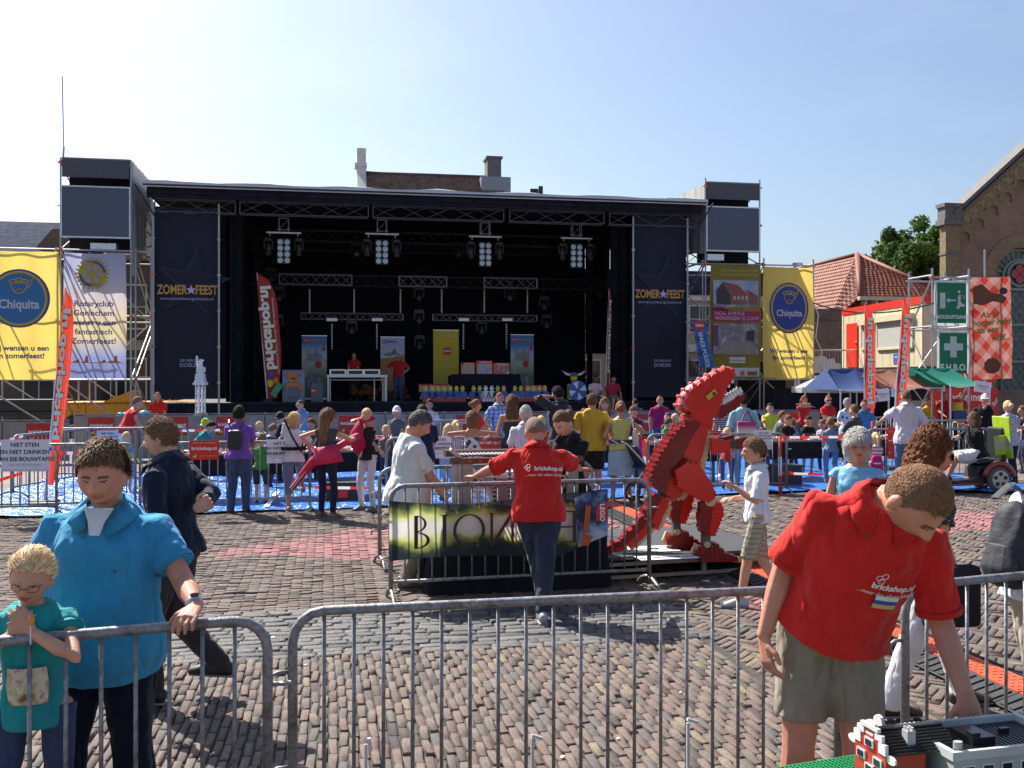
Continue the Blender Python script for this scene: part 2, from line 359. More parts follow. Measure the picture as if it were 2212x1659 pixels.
# ---------------------------------------------------------------- blue tarpaulin
def tarp():
    P=[gp(-260,1128),gp(0,1121),gp(430,1112),gp(760,1100),gp(1130,1085),gp(1480,1074),gp(1750,1062),gp(1900,1060),gp(2080,1064),gp(2290,1066)]
    nu,nv=150,50; V=[]; Fc=[]
    def edge(t):
        t*=len(P)-1; i=min(int(t),len(P)-2); f=t-i; return Vector((P[i][0]*(1-f)+P[i+1][0]*f,P[i][1]*(1-f)+P[i+1][1]*f,0))
    lf=Vector((-.12,1,0)).normalized()
    from mathutils import noise
    for j in range(nv+1):
        for i in range(nu+1):
            t=i/nu; e=edge(t); dep=7.2 if t<.13 else 8.6
            q=e+lf*(j/nv)*dep+Vector((.5*(j/nv),0,0))
            if j<2: q.y+=.03*math.sin(i*.9)
            z=.028+.022*noise.noise(Vector((q.x*2.2,q.y*1.6,0)))+.02*abs(noise.noise(Vector((q.x*5,q.y*4,3))))+.018*abs(noise.noise(Vector((q.x*7+q.y*3,q.y*6,7))))
            V.append((q.x,q.y,max(.016,z)))
    for j in range(nv):
        for i in range(nu): a=j*(nu+1)+i; Fc.append((a,a+1,a+nu+2,a+nu+1))
    mb=MB(); mb.v=V; mb.f=Fc; mb.mi=[0]*len(Fc)
    m=mat('blue tarpaulin',(.05,.22,.70),.2,var=.15,vs_=3,bump=4.5,bs=6,spec=1)
    o=mb.build('tarpaulin',m,smooth=True); tag(o,'large creased blue plastic tarpaulin spread on the square under the building tables','tarpaulin')
    for (x0,y0,x1,y1) in ((575,1103,600,1068),):
        a=G(x0,y0); b=G(x1,y1); mb=MB(); mb.add([(a.x-.04,a.y,.06),(a.x+.04,a.y,.06),(b.x+.04,b.y,.06),(b.x-.04,b.y,.06)],[(0,1,2,3)]); mb.build('tape',whitep,o)
tarp()
# ---------------------------------------------------------------- cable ramp across the square
ramp_b=mat('ramp rubber',(.035,.037,.04),.8,var=.3,vs_=20,bump=.5,bs=80); ramp_o=mat('ramp lid orange',(.62,.09,.03),.55,var=.25,vs_=10,bump=.3,bs=120)
def ramp():
    r=thing('cable_ramp','x','cable ramp',PQ(4.4,4.7,.012),A,'cable ramps laid end to end across the square')
    mb=MB()
    for sx in(-1,1):
        mb.add([(sx*.3,0,0),(sx*.12,0,.05),(sx*.12,.9,.05),(sx*.3,.9,0),(sx*.12,0,0),(sx*.12,.9,0)],[(0,1,2,3),(0,4,1),(3,2,5),(4,5,2,1)])
        for k in range(10): 
            t0=.03+k*.088; mb.add([(sx*.285,t0,.006),(sx*.14,t0,.047),(sx*.14,t0+.04,.047),(sx*.285,t0+.04,.006),(sx*.285,t0,.014),(sx*.14,t0,.055),(sx*.14,t0+.04,.055),(sx*.285,t0+.04,.014)],[(4,5,6,7),(0,1,5,4),(2,3,7,6),(3,0,4,7),(1,2,6,5)])
    mb.build('ramp_base',ramp_b,r); mb=MB(); mb.b2(-.119,.119,.005,.895,0,.058)
    for i in range(4):
        for k in range(14): mb.b2(-.1+i*.052,-.075+i*.052,.03+k*.062,.06+k*.062,.0575,.062)
    mb.build('lid',ramp_o,r); return r
r0=ramp(); names=['nearest orange and black cable ramp piece by the right barrier','second orange and black cable ramp piece counted from the camera','third cable ramp piece from the camera on the right','fourth cable ramp piece, near the boy in the white shirt','fifth cable ramp piece beside the model platform','sixth cable ramp piece just past the corner of the model platform','seventh cable ramp piece behind the red dinosaur','eighth cable ramp piece behind the red dinosaur','ninth cable ramp piece at the dinosaur tail','tenth cable ramp piece left of the dinosaur','eleventh cable ramp piece near the woman in the blue skirt','last cable ramp piece, ending at the tarpaulin edge']
r0['label']=names[0]
for i in range(1,12): dup(r0,PQ(4.4,4.7+.91*i,.012),A,names[i])

# ---------------------------------------------------------------- crowd barriers
def barrier_proto(L_=2.5):
    r=thing('crowd_barrier','x','barrier',(0,0,0),0,'steel crowd barriers'); H=1.07; rr=.021; c=.13
    pts=[(0,0,.1)]+[(0,0,H-c)]+[(c-c*math.cos(a),0,H-c+c*math.sin(a)) for a in (PI/8,PI/4,3*PI/8)]+[(c,0,H)]+[(L_-c,0,H)]+[(L_-c+c*math.sin(a),0,H-c+c*math.cos(a)) for a in (PI/8,PI/4,3*PI/8)]+[(L_,0,H-c),(L_,0,.1)]
    MB().tube(pts,rr,12).build('frame',steel,r,smooth=True)
    MB().tube([(rr,0,.2),(L_-rr,0,.2)],.016,10).build('bottom_rail',steel,r,smooth=True)
    n=19; me=MB().tube([(0,0,.212),(0,0,H-.018)],.0085,8); bm=None
    for i in range(n):
        x=.13+(L_-.26)*i/(n-1)
        if bm is None: bm=me.build('bar',steel,r,smooth=True,loc=(x,0,0)).data
        else: put(bm,'bar',r,(x,0,0))
    for x in (.0,L_):
        xx=x; MB().tube([(xx,0,.13),(xx,-.08,.125),(xx,-.2,.09),(xx,-.29,.03),(xx,-.3,.012)],.017,8,rnd=0).tube([(xx,0,.13),(xx,.08,.125),(xx,.2,.09),(xx,.29,.03),(xx,.3,.012)],.017,8).build('foot',steel,r,smooth=True)
    for z in (.82,.42): MB().tube([(-.02,0,z),(-.06,0,z),(-.085,0,z-.012),(-.09,0,z-.06)],.009,6).build('hook',steel,r,smooth=True)
    for z in (.80,.40): MB().tube([(L_+.02,0,z),(L_+.045,0,z),(L_+.07,.02,z),(L_+.09,0,z),(L_+.07,-.02,z),(L_+.045,0,z)],.009,6).build('eye',steel,r,smooth=True)
    return r
bar0=barrier_proto(); used=[0]
def barrier(a,b,label):
    a=Vector(a[:2]); b=Vector(b[:2]); ang=math.atan2(b.y-a.y,b.x-a.x)
    if not used[0]: used[0]=1; bar0.location=(a.x,a.y,0); bar0.rotation_euler=(0,0,ang); bar0['label']=label; r=bar0
    else: r=dup(bar0,(a.x,a.y,0),ang,label)
    return r
def bar_to(a,angd,L_=2.5): return (a[0]+L_*math.cos(R(angd)),a[1]+L_*math.sin(R(angd)))
def xd(x,d): return ((x-CX)*d/F,d)
e=xd(578,4.06); barrier((e[0]-2.5*math.cos(R(21)),e[1]-2.5*math.sin(R(21))),e,'near barrier at the left, leaned on by the man in the blue polo shirt')
a=xd(632,4.17); barrier(a,bar_to(a,11.5),'near barrier in the middle, the longest one in the picture')
a=xd(1955,4.68); barrier(a,bar_to(a,21),'near barrier at the right, behind the bending man in red')
b_bio=barrier((-1.10,9.03),(1.41,9.65),'barrier hung with the dark green banner')
barrier((-1.43,10.75),(1.0,11.6),'barrier behind the grey and brown model table')
e=xd(124,14.4); barrier((e[0]-2.5,e[1]-.25),e,'barrier at the far left on the tarpaulin with a white notice')
a=xd(28,16.9); barrier(a,(a[0]+.25,a[1]+2.5),'barrier turned sideways behind the far left one')
a=xd(118,19.3); barrier(a,bar_to(a,10),'barrier behind the man in the red sleeveless shirt')
e=xd(675,15.5); bL1=barrier((e[0]-2.48,e[1]-.55),e,'barrier between the purple woman and the white topped woman')
e2=(e[0]-2.55,e[1]-.6); bL0=barrier((e2[0]-2.45,e2[1]-.4),e2,'barrier with red sign behind the dark jacketed man')
a=(-2.05,16.25); bM=barrier(a,bar_to(a,9),'barrier under the girl in the white halter dress')
a=xd(1399,17.3); bR=barrier(a,bar_to(a,6,2.45),'barrier behind the red dinosaur model')
a=xd(1873,19.1); barrier(a,bar_to(a,6),'barrier the man in the pale shirt rests a hand on')
a=xd(1990,22.9); barrier(a,bar_to(a,4),'farther barrier behind the mobility scooter')
a=xd(1812,24.6); barrier(a,bar_to(a,8),'farther barrier in front of the tall red flag')
a=xd(2212,19.6); barrier((a[0]-.5,a[1]+.2),bar_to((a[0]-.5,a[1]+.2),12),'barrier at the right edge behind the scooter')
a=xd(905,22.9); barrier(a,bar_to(a,10),'barrier in front of the woman in the pink patterned blouse')
# signs hung on barriers
signw=mat('notice paper',(.66,.66,.74),.7,var=.03,transl=.25); signr=mat('red sign',(.62,.035,.02),.5,var=.05,transl=.2)
ink=mat('black ink',(.02,.02,.03),.6,var=0); wink=mat('white ink',(.8,.8,.8),.6,var=0); yink=mat('yellow ink',(.8,.5,.03),.6,var=0)
bluei=mat('blue ink',(.03,.09,.42),.6,var=0)
def notice(loc,ang,w,h,label):
    o=thing('notice_sheet',label,'notice',loc,ang,'white no eating and drinking notices')
    mb=MB(); mb.box((0,0,0),(w,.004,h)); mb.build('sheet',signw,o)
    s=w/8.2
    for i,t in enumerate(('NIET ETEN','EN NIET DRINKEN','AAN DE BOUWTAFEL')): text(t,s*1.02,ink,o,0,h*.33-i*s*1.25,-.006,.02)
    for i,t in enumerate(('BEDANKT VOOR','UW MEDEWERKING')): text(t,s*.62,mat('grey ink',(.35,.33,.4),.6,var=0),o,0,-h*.12-i*s,-.006,0)
def redsign(parent,loc,ang,w,h,label=None,far=False):
    o=thing('shop_sign',label,'sign',loc,ang,'red shop signs on barriers and boards')
    MB().box((0,0,0),(w,.004,h)).build('panel',signr,o)
    text('brickshop.nl',w*.175,wink,o,0,h*.08,-.006,.03)
    if not far: text('... meer dan alleen blokjes!',w*.065,yink,o,w*.1,-h*.3,-.006,.0,shear=.3); text('DE LEGO WINKEL VAN NEDERLAND',w*.05,wink,o,0,h*.36,-.006,0)
    mb=MB(); mb.prism(circ(-w*.32,-h*.3,w*.07,w*.07,10),-.007,-.004); mb.build('yellow_mark',yink,o)
    mb=MB(); mb.prism(circ(-w*.36,-h*.22,w*.05,w*.05,10),-.009,-.0072); mb.build('blue_mark',bluei,o)
def at(x,y,d,off=0): p=W(x,y,d); p.y-=off; return p
notice(at(54,984,14.1),R(5),.66,.45,'notice on the far left barrier over the tarpaulin')
notice(at(611,975,15.25),R(12),.4*1.2,.36,'notice behind the woman in the white top')
notice(at(946,966,16.25),R(9),.44,.36,'notice left of the girl in the halter dress')
notice(at(1649,950,17.35),R(6),.3,.34,'notice on the barrier behind the boy in the white shirt')
notice(at(232,950,19.4),R(8),.4,.36,'notice half hidden behind the man in the red sleeveless shirt')
redsign(None,at(441,972,14.75),R(10),.42,.29,'red shop sign on the barrier by the purple woman')
redsign(None,at(1058,959,16.55),R(9),.44,.3,'red shop sign beside the girl in the halter dress')
redsign(None,at(1538,944,17.3),R(6),.3,.22,'red shop sign on the barrier behind the dinosaur')
redsign(None,at(1928,957,18.9),R(6),.2,.6,'tall red shop sign by the pale shirted man')
# board fence behind the tables
boardm=mat('grey board',(.27,.235,.21),.75,var=.2,vs_=3,bump=.1)
prev=None; labs=['at the left edge of the picture','left of the leaning red flag','under the yellow trailer','beside the sleeveless man','behind the purple woman','behind the blue shirted man','behind the blonde with the red scarf','behind the floral blouse','behind the plaid shirt','behind the yellow T-shirt','behind the magenta shirt','behind the dinosaur head','behind the black shirted boys','behind the folded arms woman','by the red polo woman','by the right hand tall flag']
for i in range(15):
    p=-9.2+i*1.52
    if p>12.5: break
    q=26.0 if i>1 else 25.6; P=PQ(p,q); ztop=1.12 if i>1 else 1.0
    o=thing('board_fence','grey board fence section '+labs[i],'fence',P,A,'grey board fence sections behind the tables')
    MB().b2(.01,1.5,-.02,.02,.05,ztop).build('panel',boardm,o); MB().cyl((0,.03,0),(0,.03,ztop+.06),.025,8).cyl((0,.03,ztop+.03),(1.5,.03,ztop+.03),.018,6).build('post',steel,o)
    redsign(None,PQ(p+.75+(.1 if i%2 else -.12),q-.03,ztop-.27),A,.62,.46,'red shop sign on the board fence '+labs[i],far=True)
# barrier tape
def tape(pts,label,w=.045):
    P=[Vector(p) for p in pts]; mb=MB(); tot=0
    for a,b in zip(P[:-1],P[1:]):
        d=(b-a); n=max(1,int(d.length/.25)); vert=abs(d.normalized().z)>.7
        o_=Vector((w/2,0,0)) if vert else Vector((0,0,w/2))
        for i in range(n):
            mb.m=tot%2; tot+=1; s0=a+d*(i/n); s1=a+d*((i+1)/n); mb.add([s0-o_,s1-o_,s1+o_,s0+o_],[(0,1,2,3)])
    o=mb.build('barrier_tape',[mat('tape red',(.7,.03,.02),.5,var=.03,transl=.3),mat('tape white',(.75,.75,.75),.5,var=.03,transl=.3)]); tag(o,label,'barrier tape','red and white barrier tape')
tape([at(1686,1068,17.6),at(1684,946,17.6)],'upright tape on the post right of the dinosaur barrier',.07)
tape([at(1684,945,17.6),at(1830,944,18.6)],'upper tape strung before the right hand table')
tape([at(1684,1022,17.6),at(1775,1025,18)],'lower tape strung before the right hand table')
tape([at(1393,1060,17.3),at(1391,950,17.3)],'upright tape on the left post of the dinosaur barrier',.06)
tape([at(120,1035,14.4),at(131,975,14.4)],'upright tape at the end of the far left barrier',.06)
tape([at(125,979,14.4),at(275,977,17)],'tape from the far left barrier to the yellow shirted boy')
tape([at(680,1053,15.5),at(830,1055,16)],'low tape between the two girls on the left')
tape([at(690,964,17.5),at(775,966,17.5)],'tape over the building table left of the red scarf')
tape([at(365,931,20),at(475,929,20)],'tape behind the stooping boy in green')
tape([at(-10,1040,14),at(48,1022,14.3)],'slack tape at the left edge, lower one')
tape([at(-10,958,14.5),at(50,942,16)],'slack tape at the left edge, upper one')
tape([at(1190,955,18),at(1400,944,18.5)],'tape above the table behind the yellow T-shirt')
# ================================================================ BUILDINGS AND TREES BEHIND
def pz(x,y,q): p,d=pxq(x,q); return (p,SZ(y,d))
slate=mat('slate',(.035,.045,.075),.95,spec=.05,var=.35,vs_=3,pat=('brick',.3,.22,(.02,.025,.04),(.05,.06,.10),'x'))
brownb=mat('brown brick',(.15,.085,.06),.85,var=.15,vs_=2,pat=('brick',.22,.075,(.2,.17,.15),(.19,.11,.08),'x'))
churchb=mat('church brick',(.29,.165,.115),.85,var=.24,vs_=.9,pat=('brick',.24,.085,(.24,.2,.16),(.24,.13,.09),'x'))
sandb=mat('yellow brick',(.24,.17,.095),.85,var=.2,vs_=6,bump=.4,bs=30)
stone=mat('grey stone',(.14,.13,.125),.8,var=.2,vs_=5)
creamw=mat('cream wall',(.55,.45,.30),.8,var=.1,vs_=2)
glassd=mat('dark window glass',(.02,.025,.03),.08,var=.3,vs_=2)
tilem=mat('orange roof tile',(.42,.12,.06),.65,pat=('tint',[(.20,.055,.035),(.30,.085,.045),(.36,.115,.06),(.27,.10,.065)]),var=.15,vs_=6)
tilebr=mat('old brown roof tile',(.2,.1,.07),.75,pat=('tint',[(.09,.06,.05),(.16,.09,.065),(.20,.10,.07),(.13,.10,.08)]),var=.2,vs_=4)
def window(parent,p,q,z0,z1,w,mull=1,frame=whitep,glass=glassd,tr=1):
    f=MB(); t=.07; f.b2(p-w/2-t,p-w/2,q-.09,q+.02,z0-t,z1+t); f.b2(p+w/2,p+w/2+t,q-.09,q+.02,z0-t,z1+t); f.b2(p-w/2,p+w/2,q-.09,q+.02,z1,z1+t); f.b2(p-w/2,p+w/2,q-.09,q+.02,z0-t,z0)
    for i in range(mull): x=p-w/2+w*(i+1)/(mull+1); f.b2(x-.02,x+.02,q-.07,q-.01,z0,z1)
    for i in range(tr): z=z0+(z1-z0)*(i+1)/(tr+1); f.b2(p-w/2,p+w/2,q-.065,q-.012,z-.02,z+.02)
    fo=f.build('window',frame,parent); MB().b2(p-w/2,p+w/2,q-.02,q+.03,z0,z1).build('pane',glass,fo)
def local(root,q0p): pass
def tiles(parent,name,m,A_,B_,C_,D_,tw=.24,th=.32,M=None):
    # tiles over the quad A(bottom left) B(bottom right) C(top right) D(top left), each a curved pan with a step
    A_,B_,C_,D_=map(Vector,(A_,B_,C_,D_)); H=((D_-A_).length+(C_-B_).length)/2; rows=max(1,int(H/th)); V=[];Fc=[];T=[]
    nrm=(B_-A_).cross(D_-A_)
    if nrm.length<1e-6: nrm=(B_-A_).cross(C_-A_)
    nrm.normalize()
    for r in range(rows):
        a0=A_.lerp(D_,r/rows); b0=B_.lerp(C_,r/rows); a1=A_.lerp(D_,(r+1.12)/rows if r<rows-1 else 1); b1=B_.lerp(C_,(r+1.12)/rows if r<rows-1 else 1)
        n=max(1,int(max((b0-a0).length,.01)/tw))
        for i in range(n):
            o=len(V); t=random.random()
            for (ff,hh) in ((0,.055),(.35,.01),(.7,.03),(1,.06)):
                f=(i+ff)/n; V.append(a0.lerp(b0,f)+nrm*(hh+.035)); V.append(a1.lerp(b1,f)+nrm*(hh)); V.append(a0.lerp(b0,f)+nrm*(hh-.03)); T+=[t]*3
            for k in range(3): j=o+k*3; Fc+= [(j,j+3,j+4,j+1),(j+2,j+5,j+3,j)]
    o=put(meshnp(name,np.array([tuple(v) for v in V]),np.array(Fc),m,np.array(T)),name,parent); return stuff(o)
# slate roofed building at the left
b=thing('brick_building','brown brick building with a dark slate roof behind the left scaffold','building',PQ(-17,47),A)
W0=MB(); p1=pxq(335,47)[0]+17; W0.b2(-16,p1+.8,0,9,0,7.6); W0.build('wall',brownb,b)
r=MB(); r.add([(-16.3,-.5,7.5),(p1+1,-.5,7.5),(p1+1,4.5,9.6),(-16.3,4.5,9.6),(-16.3,9.5,7.5),(p1+1,9.5,7.5),(-16.3,-.5,7.3),(p1+1,-.5,7.3)],[(0,1,2,3),(3,2,5,4),(6,7,1,0),(1,7,5,2)]); r.build('roof',slate,b)
MB().b2(-16.3,p1+1,-.62,-.45,7.3,7.45).build('gutter',mat('zinc',(.2,.21,.22),.5,.4),b)
d=MB(); d.prism([(3.9,7.5),(4.9,8.7),(6.6,8.7),(6.6,7.5)],.2,3.6); d.build('dormer',brownb,b)
for x in (-14,-10,-6,-2,1.4,4.4,7.4,p1-1.0):
    window(b,x,0,4.3,6.2,1.2); window(b,x,0,1.0,2.9,1.2)
MB().b2(-16,p1+.8,-.12,-.01,3.3,3.75).build('cornice',creamw,b)
# gabled house whose roof shows above the stage
q=55; b=thing('gabled_house','old house with brown tiled roof, pale gable and chimney rising behind the stage roof','building',PQ(pxq(930,q)[0],q),A)
pc=pxq(930,q)[0]; P=lambda x,y,qq: (lambda t:(t[0]-pc,qq-q,t[1]))(pz(x,y,qq))
a0=P(790,375,57)[0]; a1=P(1082,395,57)[0]; zr=P(790,375,57)[2]
MB().b2(a0,a1,-1,5,0,zr-3.2).build('wall',brownb,b)
tiles(b,'roof',tilebr,(a0,-1.6,zr-3.4),(a1,-1.6,zr-3.4),(a1,2,zr),(a0,2,zr),.25,.3)

rb=MB(); rb.add([(a0,5.6,zr-3.4),(a1,5.6,zr-3.4),(a1,2,zr-.02),(a0,2,zr-.02)],[(1,0,3,2)]); rb.build('roof_back',tilebr,b)
MB().tube([(a0,2,zr+.03),(a1,2,zr+.03)],.12,8).build('ridge',tilebr,b,smooth=True)
gb=MB(); gb.M=Matrix.Rotation(PI/2,4,'Z'); gb.prism([(-1.9,zr-3.6),(2,zr+.35),(5.9,zr-3.6)],-a0,-a0+.5); gb.M=None
gb.b2(a0-.5,a0,1.6,2.4,zr-.2,zr+1.35); gb.b2(a0-.62,a0+.05,1.5,2.5,zr+.3,zr+.5); gb.build('gable',mat('pale plaster',(.62,.6,.56),.8,var=.12),b)
c=MB(); c.b2(a1-.9,a1-.1,1.3,2.4,zr-.6,zr+1.0); c.b2(a1-.98,a1-.02,1.2,2.5,zr+1.0,zr+1.12); c.build('chimney',stone,b)
c=MB(); c.b2(a1-1.3,a1+.4,1.0,2.9,zr-1.5,zr-.1); c.build('chimney_base',mat('lead',(.25,.27,.3),.6),b)
for i,x in enumerate((1150,1158,1168)):
    t=pz(x,412,56); o=MB().cyl((0,0,0),(0,0,.35+.15*(i==2)),.13,10).cyl((0,0,-8.6),(0,0,0),.09,8).build('flue_pipe',darkm); o.location=PQ(t[0],56,t[1]-.25)
    tag(o,['leftmost of three small dark flues poking over the stage roof','middle one of three small dark flues over the stage roof','tallest and rightmost of three small dark flues over the stage roof'][i],'flue')
# cream building seen through the gaps right of the stage
q=52; pa=pxq(1235,q)[0]; b=thing('cream_building','cream plastered building with dark windows seen through the stage scaffold','building',PQ(pa,q),A)
wz=pxq(1545,q)[0]-pa; MB().b2(0,wz+5.5,0,6,0,6.6).build('wall',creamw,b)
for x in (.9,3,5.2,7.2,8.6,10.6,12.4): 
    window(b,x,0,4.6,6.0,1.1); window(b,x,0,1.2,3.0,1.3)
MB().b2(-.1,wz+5.6,-.25,0,3.5,3.9).b2(-.1,wz+5.6,-.3,0,6.3,6.6).build('cornice',whitep,b)
MB().b2(-.1,wz+5.6,-.4,6,6.6,7.9).build('roof',slate,b)
# hipped house with orange tiles
def hip(label,xa,ya,qa,xl,ql,ye,wid,leng,catslide=0,brick=brownb):
    # apex nearest the camera at (xa,ya,qa+run); eaves start at q=ql
    pa_,da=pxq(xa,qa); za=SZ(ya,da); b=thing('tiled_house',label,'building',PQ(pa_,ql),A); run=qa-ql; hw=wid/2; ze=ye
    k=(za-ze)/hw; c=catslide; pl=-hw-c; zl=ze-c*k
    w=MB(); w.b2(-hw+.3,hw-.3,.35,leng,0,ze-.12); w.build('wall',brick,b)
    if c: w=MB(); w.b2(pl+.25,-hw+.31,.9,leng,0,zl-.1); w.build('wing_wall',brick,b)
    # front hip face, left slope, right slope
    tiles(b,'roof_front',tilem,(-hw,0,ze),(hw,0,ze),(0.001,run,za),(0,run,za))
    if c:
        rr=run; tiles(b,'roof_left',tilem,(pl,leng,zl),(pl,.6,zl),(0,run,za),(0,leng,za)); tiles(b,'roof_corner',tilem,(pl,.6,zl),(-hw,0,ze),(0,run,za),(0,run,za))
    else: tiles(b,'roof_left',tilem,(-hw,leng,ze),(-hw,0,ze),(0,run,za),(0,leng,za))
    o=MB(); o.add([(hw,0,ze),(hw,leng,ze),(0,leng,za),(0,run,za)],[(0,1,2,3)]); o.build('roof_right',tilem,b)
    MB().tube([(0,run,za+.06),(0,leng,za+.06)],.13,8).tube([(-hw,0,ze+.08),(0,run,za+.08)],.14,8).tube([(hw,0,ze+.06),(0,run,za+.08)],.13,8).build('ridge',tilem,b,smooth=True)
    MB().b2(-hw-.15,hw+.15,-.22,.0,ze-.16,ze+.02).build('gutter',mat('cream trim',(.55,.5,.4),.6,var=.1),b)
    m=MB(); 
    for i in range(int(wid/.55)): m.b2(-hw+.2+i*.55,-hw+.3+i*.55,-.1,.34,ze-.34,ze-.18)
    m.build('brackets',mat('cream trim',(0,0,0)),b)
    if c: MB().b2(pl-.15,pl+.02,.6,leng,zl-.15,zl+.0).build('side_gutter',mat('zinc',(0,0,0)),b)
    return b
hip('house with a large orange tiled hip roof behind the yellow banner',1852,553,48.,0,43.4,5.9,4.9,16,1.3)
hip('smaller orange tiled hip roof between the first tiled house and the church',2012,577,58.,0,54.,6.4,5.2,12,.6)
# low whitewashed arched wall behind the steps
q=41.5; pw=pxq(1757,q)[0]; b=thing('courtyard_wall','brown brick wall with peeling white plaster and an arched doorway behind the steel steps','wall',PQ(pw,q),A)
MB().b2(-.2,1.35,0,.3,0,4.6).b2(-1.5,2.0,.31,.5,0,5.2).build('brickwork',brownb,b)
MB().prism([(-.2,0),(-.2,3.0),(.5,3.05),(.7,2.9),(1.0,2.95),(1.05,2.75),(1.3,2.7),(1.3,0)],-.04,-.001).build('plaster',mat('whitewash',(.68,.68,.66),.8,var=.08),b)
MB().prism([(-.1,0)]+circ(.2,1.55,.5,.75,12,PI,0)[:]+[(.7,0)],-.07,-.042).build('archway',mat('dark doorway',(.06,.035,.025),.8),b)
# cream office cabin on the upper level
cabm=mat('cream cabin panel',(.62,.55,.37),.5,var=.04,vs_=3,bump=0)
K0=W(1820,700,40.); K1=W(1993,700,33.6); ang=math.atan2(K1.y-K0.y,K1.x-K0.x); Lc=math.hypot(K1.x-K0.x,K1.y-K0.y)
b=thing('site_cabin','cream and red site office cabin with roller shutters raised above the stalls','cabin',(K0.x,K0.y,0),ang)
zb,zt=2.2,4.82; MB().b2(0,Lc,0,2.5,zb+.25,zt-.25).build('body',cabm,b)
m=MB(); 
for i in range(1,11): m.b2(Lc*i/11-.006,Lc*i/11+.006,-.006,-.0005,zb+.3,zt-.27)
m.build('panel_seams',mat('seam shade',(.42,.37,.25),.6,var=0),b)
MB().b2(-.03,Lc+.03,-.03,2.53,zt-.25,zt).build('roof_band',redp,b)
MB().b2(-.03,Lc+.03,-.03,2.53,zb+.02,zb+.25).build('black_band',darkm,b); MB().b2(-.04,Lc+.04,-.04,2.54,zb-.3,zb+.0).build('red_band',redp,b)
MB().b2(0,.12,-.02,.02,zb+.26,zt-.26).b2(Lc-.14,Lc,-.02,.02,zb+.26,zt-.26).build('corner_post',mat('cream post',(.68,.62,.45),.5),b)
MB().b2(.2,Lc-.3,.3,2.2,0,zb-.32).build('lower_store',mat('dark store',(.03,.03,.035),.7),b)
dr=MB(); dr.b2(.45,1.45,-.05,-.002,zb+.28,zt-.62); dro=dr.build('door',redp,b,bevel=.01); MB().box((1.32,-.09,zb+1.25),(.12,.04,.03)).cyl((1.37,-.05,zb+1.25),(1.37,-.1,zb+1.25),.02).build('handle',alu,dro)
def shutter(x0,x1,z0,z1):
    f=MB(); f.b2(x0-.07,x0,-.06,0,z0-.07,z1); f.b2(x1,x1+.07,-.06,0,z0-.07,z1); f.b2(x0,x1,-.08,0,z0-.07,z0); f.b2(x0-.1,x1+.1,-.17,0,z1,z1+.2); fo=f.build('window',cabm,b)
    n=24; me=None
    for i in range(n):
        z=z0+(z1-z0)*(i+.5)/n
        if me is None: me=MB().box((0,0,0),(x1-x0-.004,.02,(z1-z0)/n*.8)).build('shutter_slat',mat('shutter grey',(.58,.57,.52),.5,var=.03),fo,loc=((x0+x1)/2,-.03,z)).data
        else: put(me,'shutter_slat',fo,((x0+x1)/2,-.03,z))
    MB().b2(x0,x1,-.015,-.002,z0,z1).build('shutter_back',darkm,fo)
shutter(1.85,2.75,zb+1.0,zt-.75); shutter(3.15,5.75,zb+.95,zt-.72)
s_=MB().b2(4.35,4.75,-.012,0,zb+.35,zb+.72).build('notice_plate',bluei,b); text('CABIN',.08,wink,b,4.55,zb+.6,-.016); MB().b2(4.37,4.73,-.016,-.0125,zb+.37,zb+.43).build('notice_stripe',redp,b)
# galvanised steps up to the cabin
pl=W(1812,812,38.5); b=thing('steel_stairs','grey galvanised steel stairs and landing up to the red cabin door','stairs',(pl.x,pl.y,0),A)
galv=mat('grey galvanised',(.42,.43,.44),.5,.5,var=.1)
MB().b2(-.7,1.0,0,1.0,2.05,2.15).build('landing',galv,b)
for x in (-.7,.95):
    for y in (0,1.): MB().cyl((x,y,0),(x,y,2.1),.04,6).build('leg',galv,b)
m0=None
for i in range(12):
    z=2.05-.17*(i+1); x=1.0+.2*(i+1)
    m0=MB().box((0,0,0),(.24,.85,.03)).build('tread',galv,b,loc=(x,.5,z)).data if m0 is None else put(m0,'tread',b,(x,.5,z)).data
for y in (0.03,.97):
    MB().tube([(1.0,y,2.1),(3.4,y,.06)],.03,6).build('stringer',galv,b)
    MB().tube([(-.7,y,2.1),(-.7,y,3.15),(1.0,y,3.15),(3.4,y,1.1),(3.4,y,.1)],.022,6).tube([(-.7,y,2.3),(1.0,y,2.3),(3.4,y,.25)],.016,6).build('handrail',galv,b)
m1=None
for i in range(14):
    m1=MB().cyl((0,0,0),(0,0,.85),.009,6).build('baluster',galv,b,loc=(-.62+i*.12,.03,2.3)).data if m1 is None else put(m1,'baluster',b,(-.62+i*.12,.03,2.3)).data
for i in range(18): x=1.08+i*.125; put(m1,'baluster',b,(x,.03,2.25-(x-1)*.85))
for i in range(8): put(m1,'baluster',b,(-.68,.1+i*.115,2.3))
# ---------------------------------------------------------------- church
q=41.; pc=pxq(2045,q)[0]; b=thing('church','brick church gable with round arched window and stepped arcade frieze at the right edge','church',PQ(pc,q),A)
def cp(x,y): t=pz(x,y,q); return (t[0]-pc,t[1])
e0=cp(2052,462); sl=(cp(2212,312)[1]-cp(2060,452)[1])/(cp(2212,312)[0]-cp(2060,452)[0]); slx=lambda x,off=0: e0[1]+off+(x-0.35)*sl
hw=8.2; zt=lambda x: slx(x) if x<=hw else slx(2*hw-x)
wx,wz0=cp(2190,600); wx=cp(2207,600)[0]; rad=(wx-cp(2150,600)[0]); wz=cp(2207,535)[1]-rad; sill=1.5
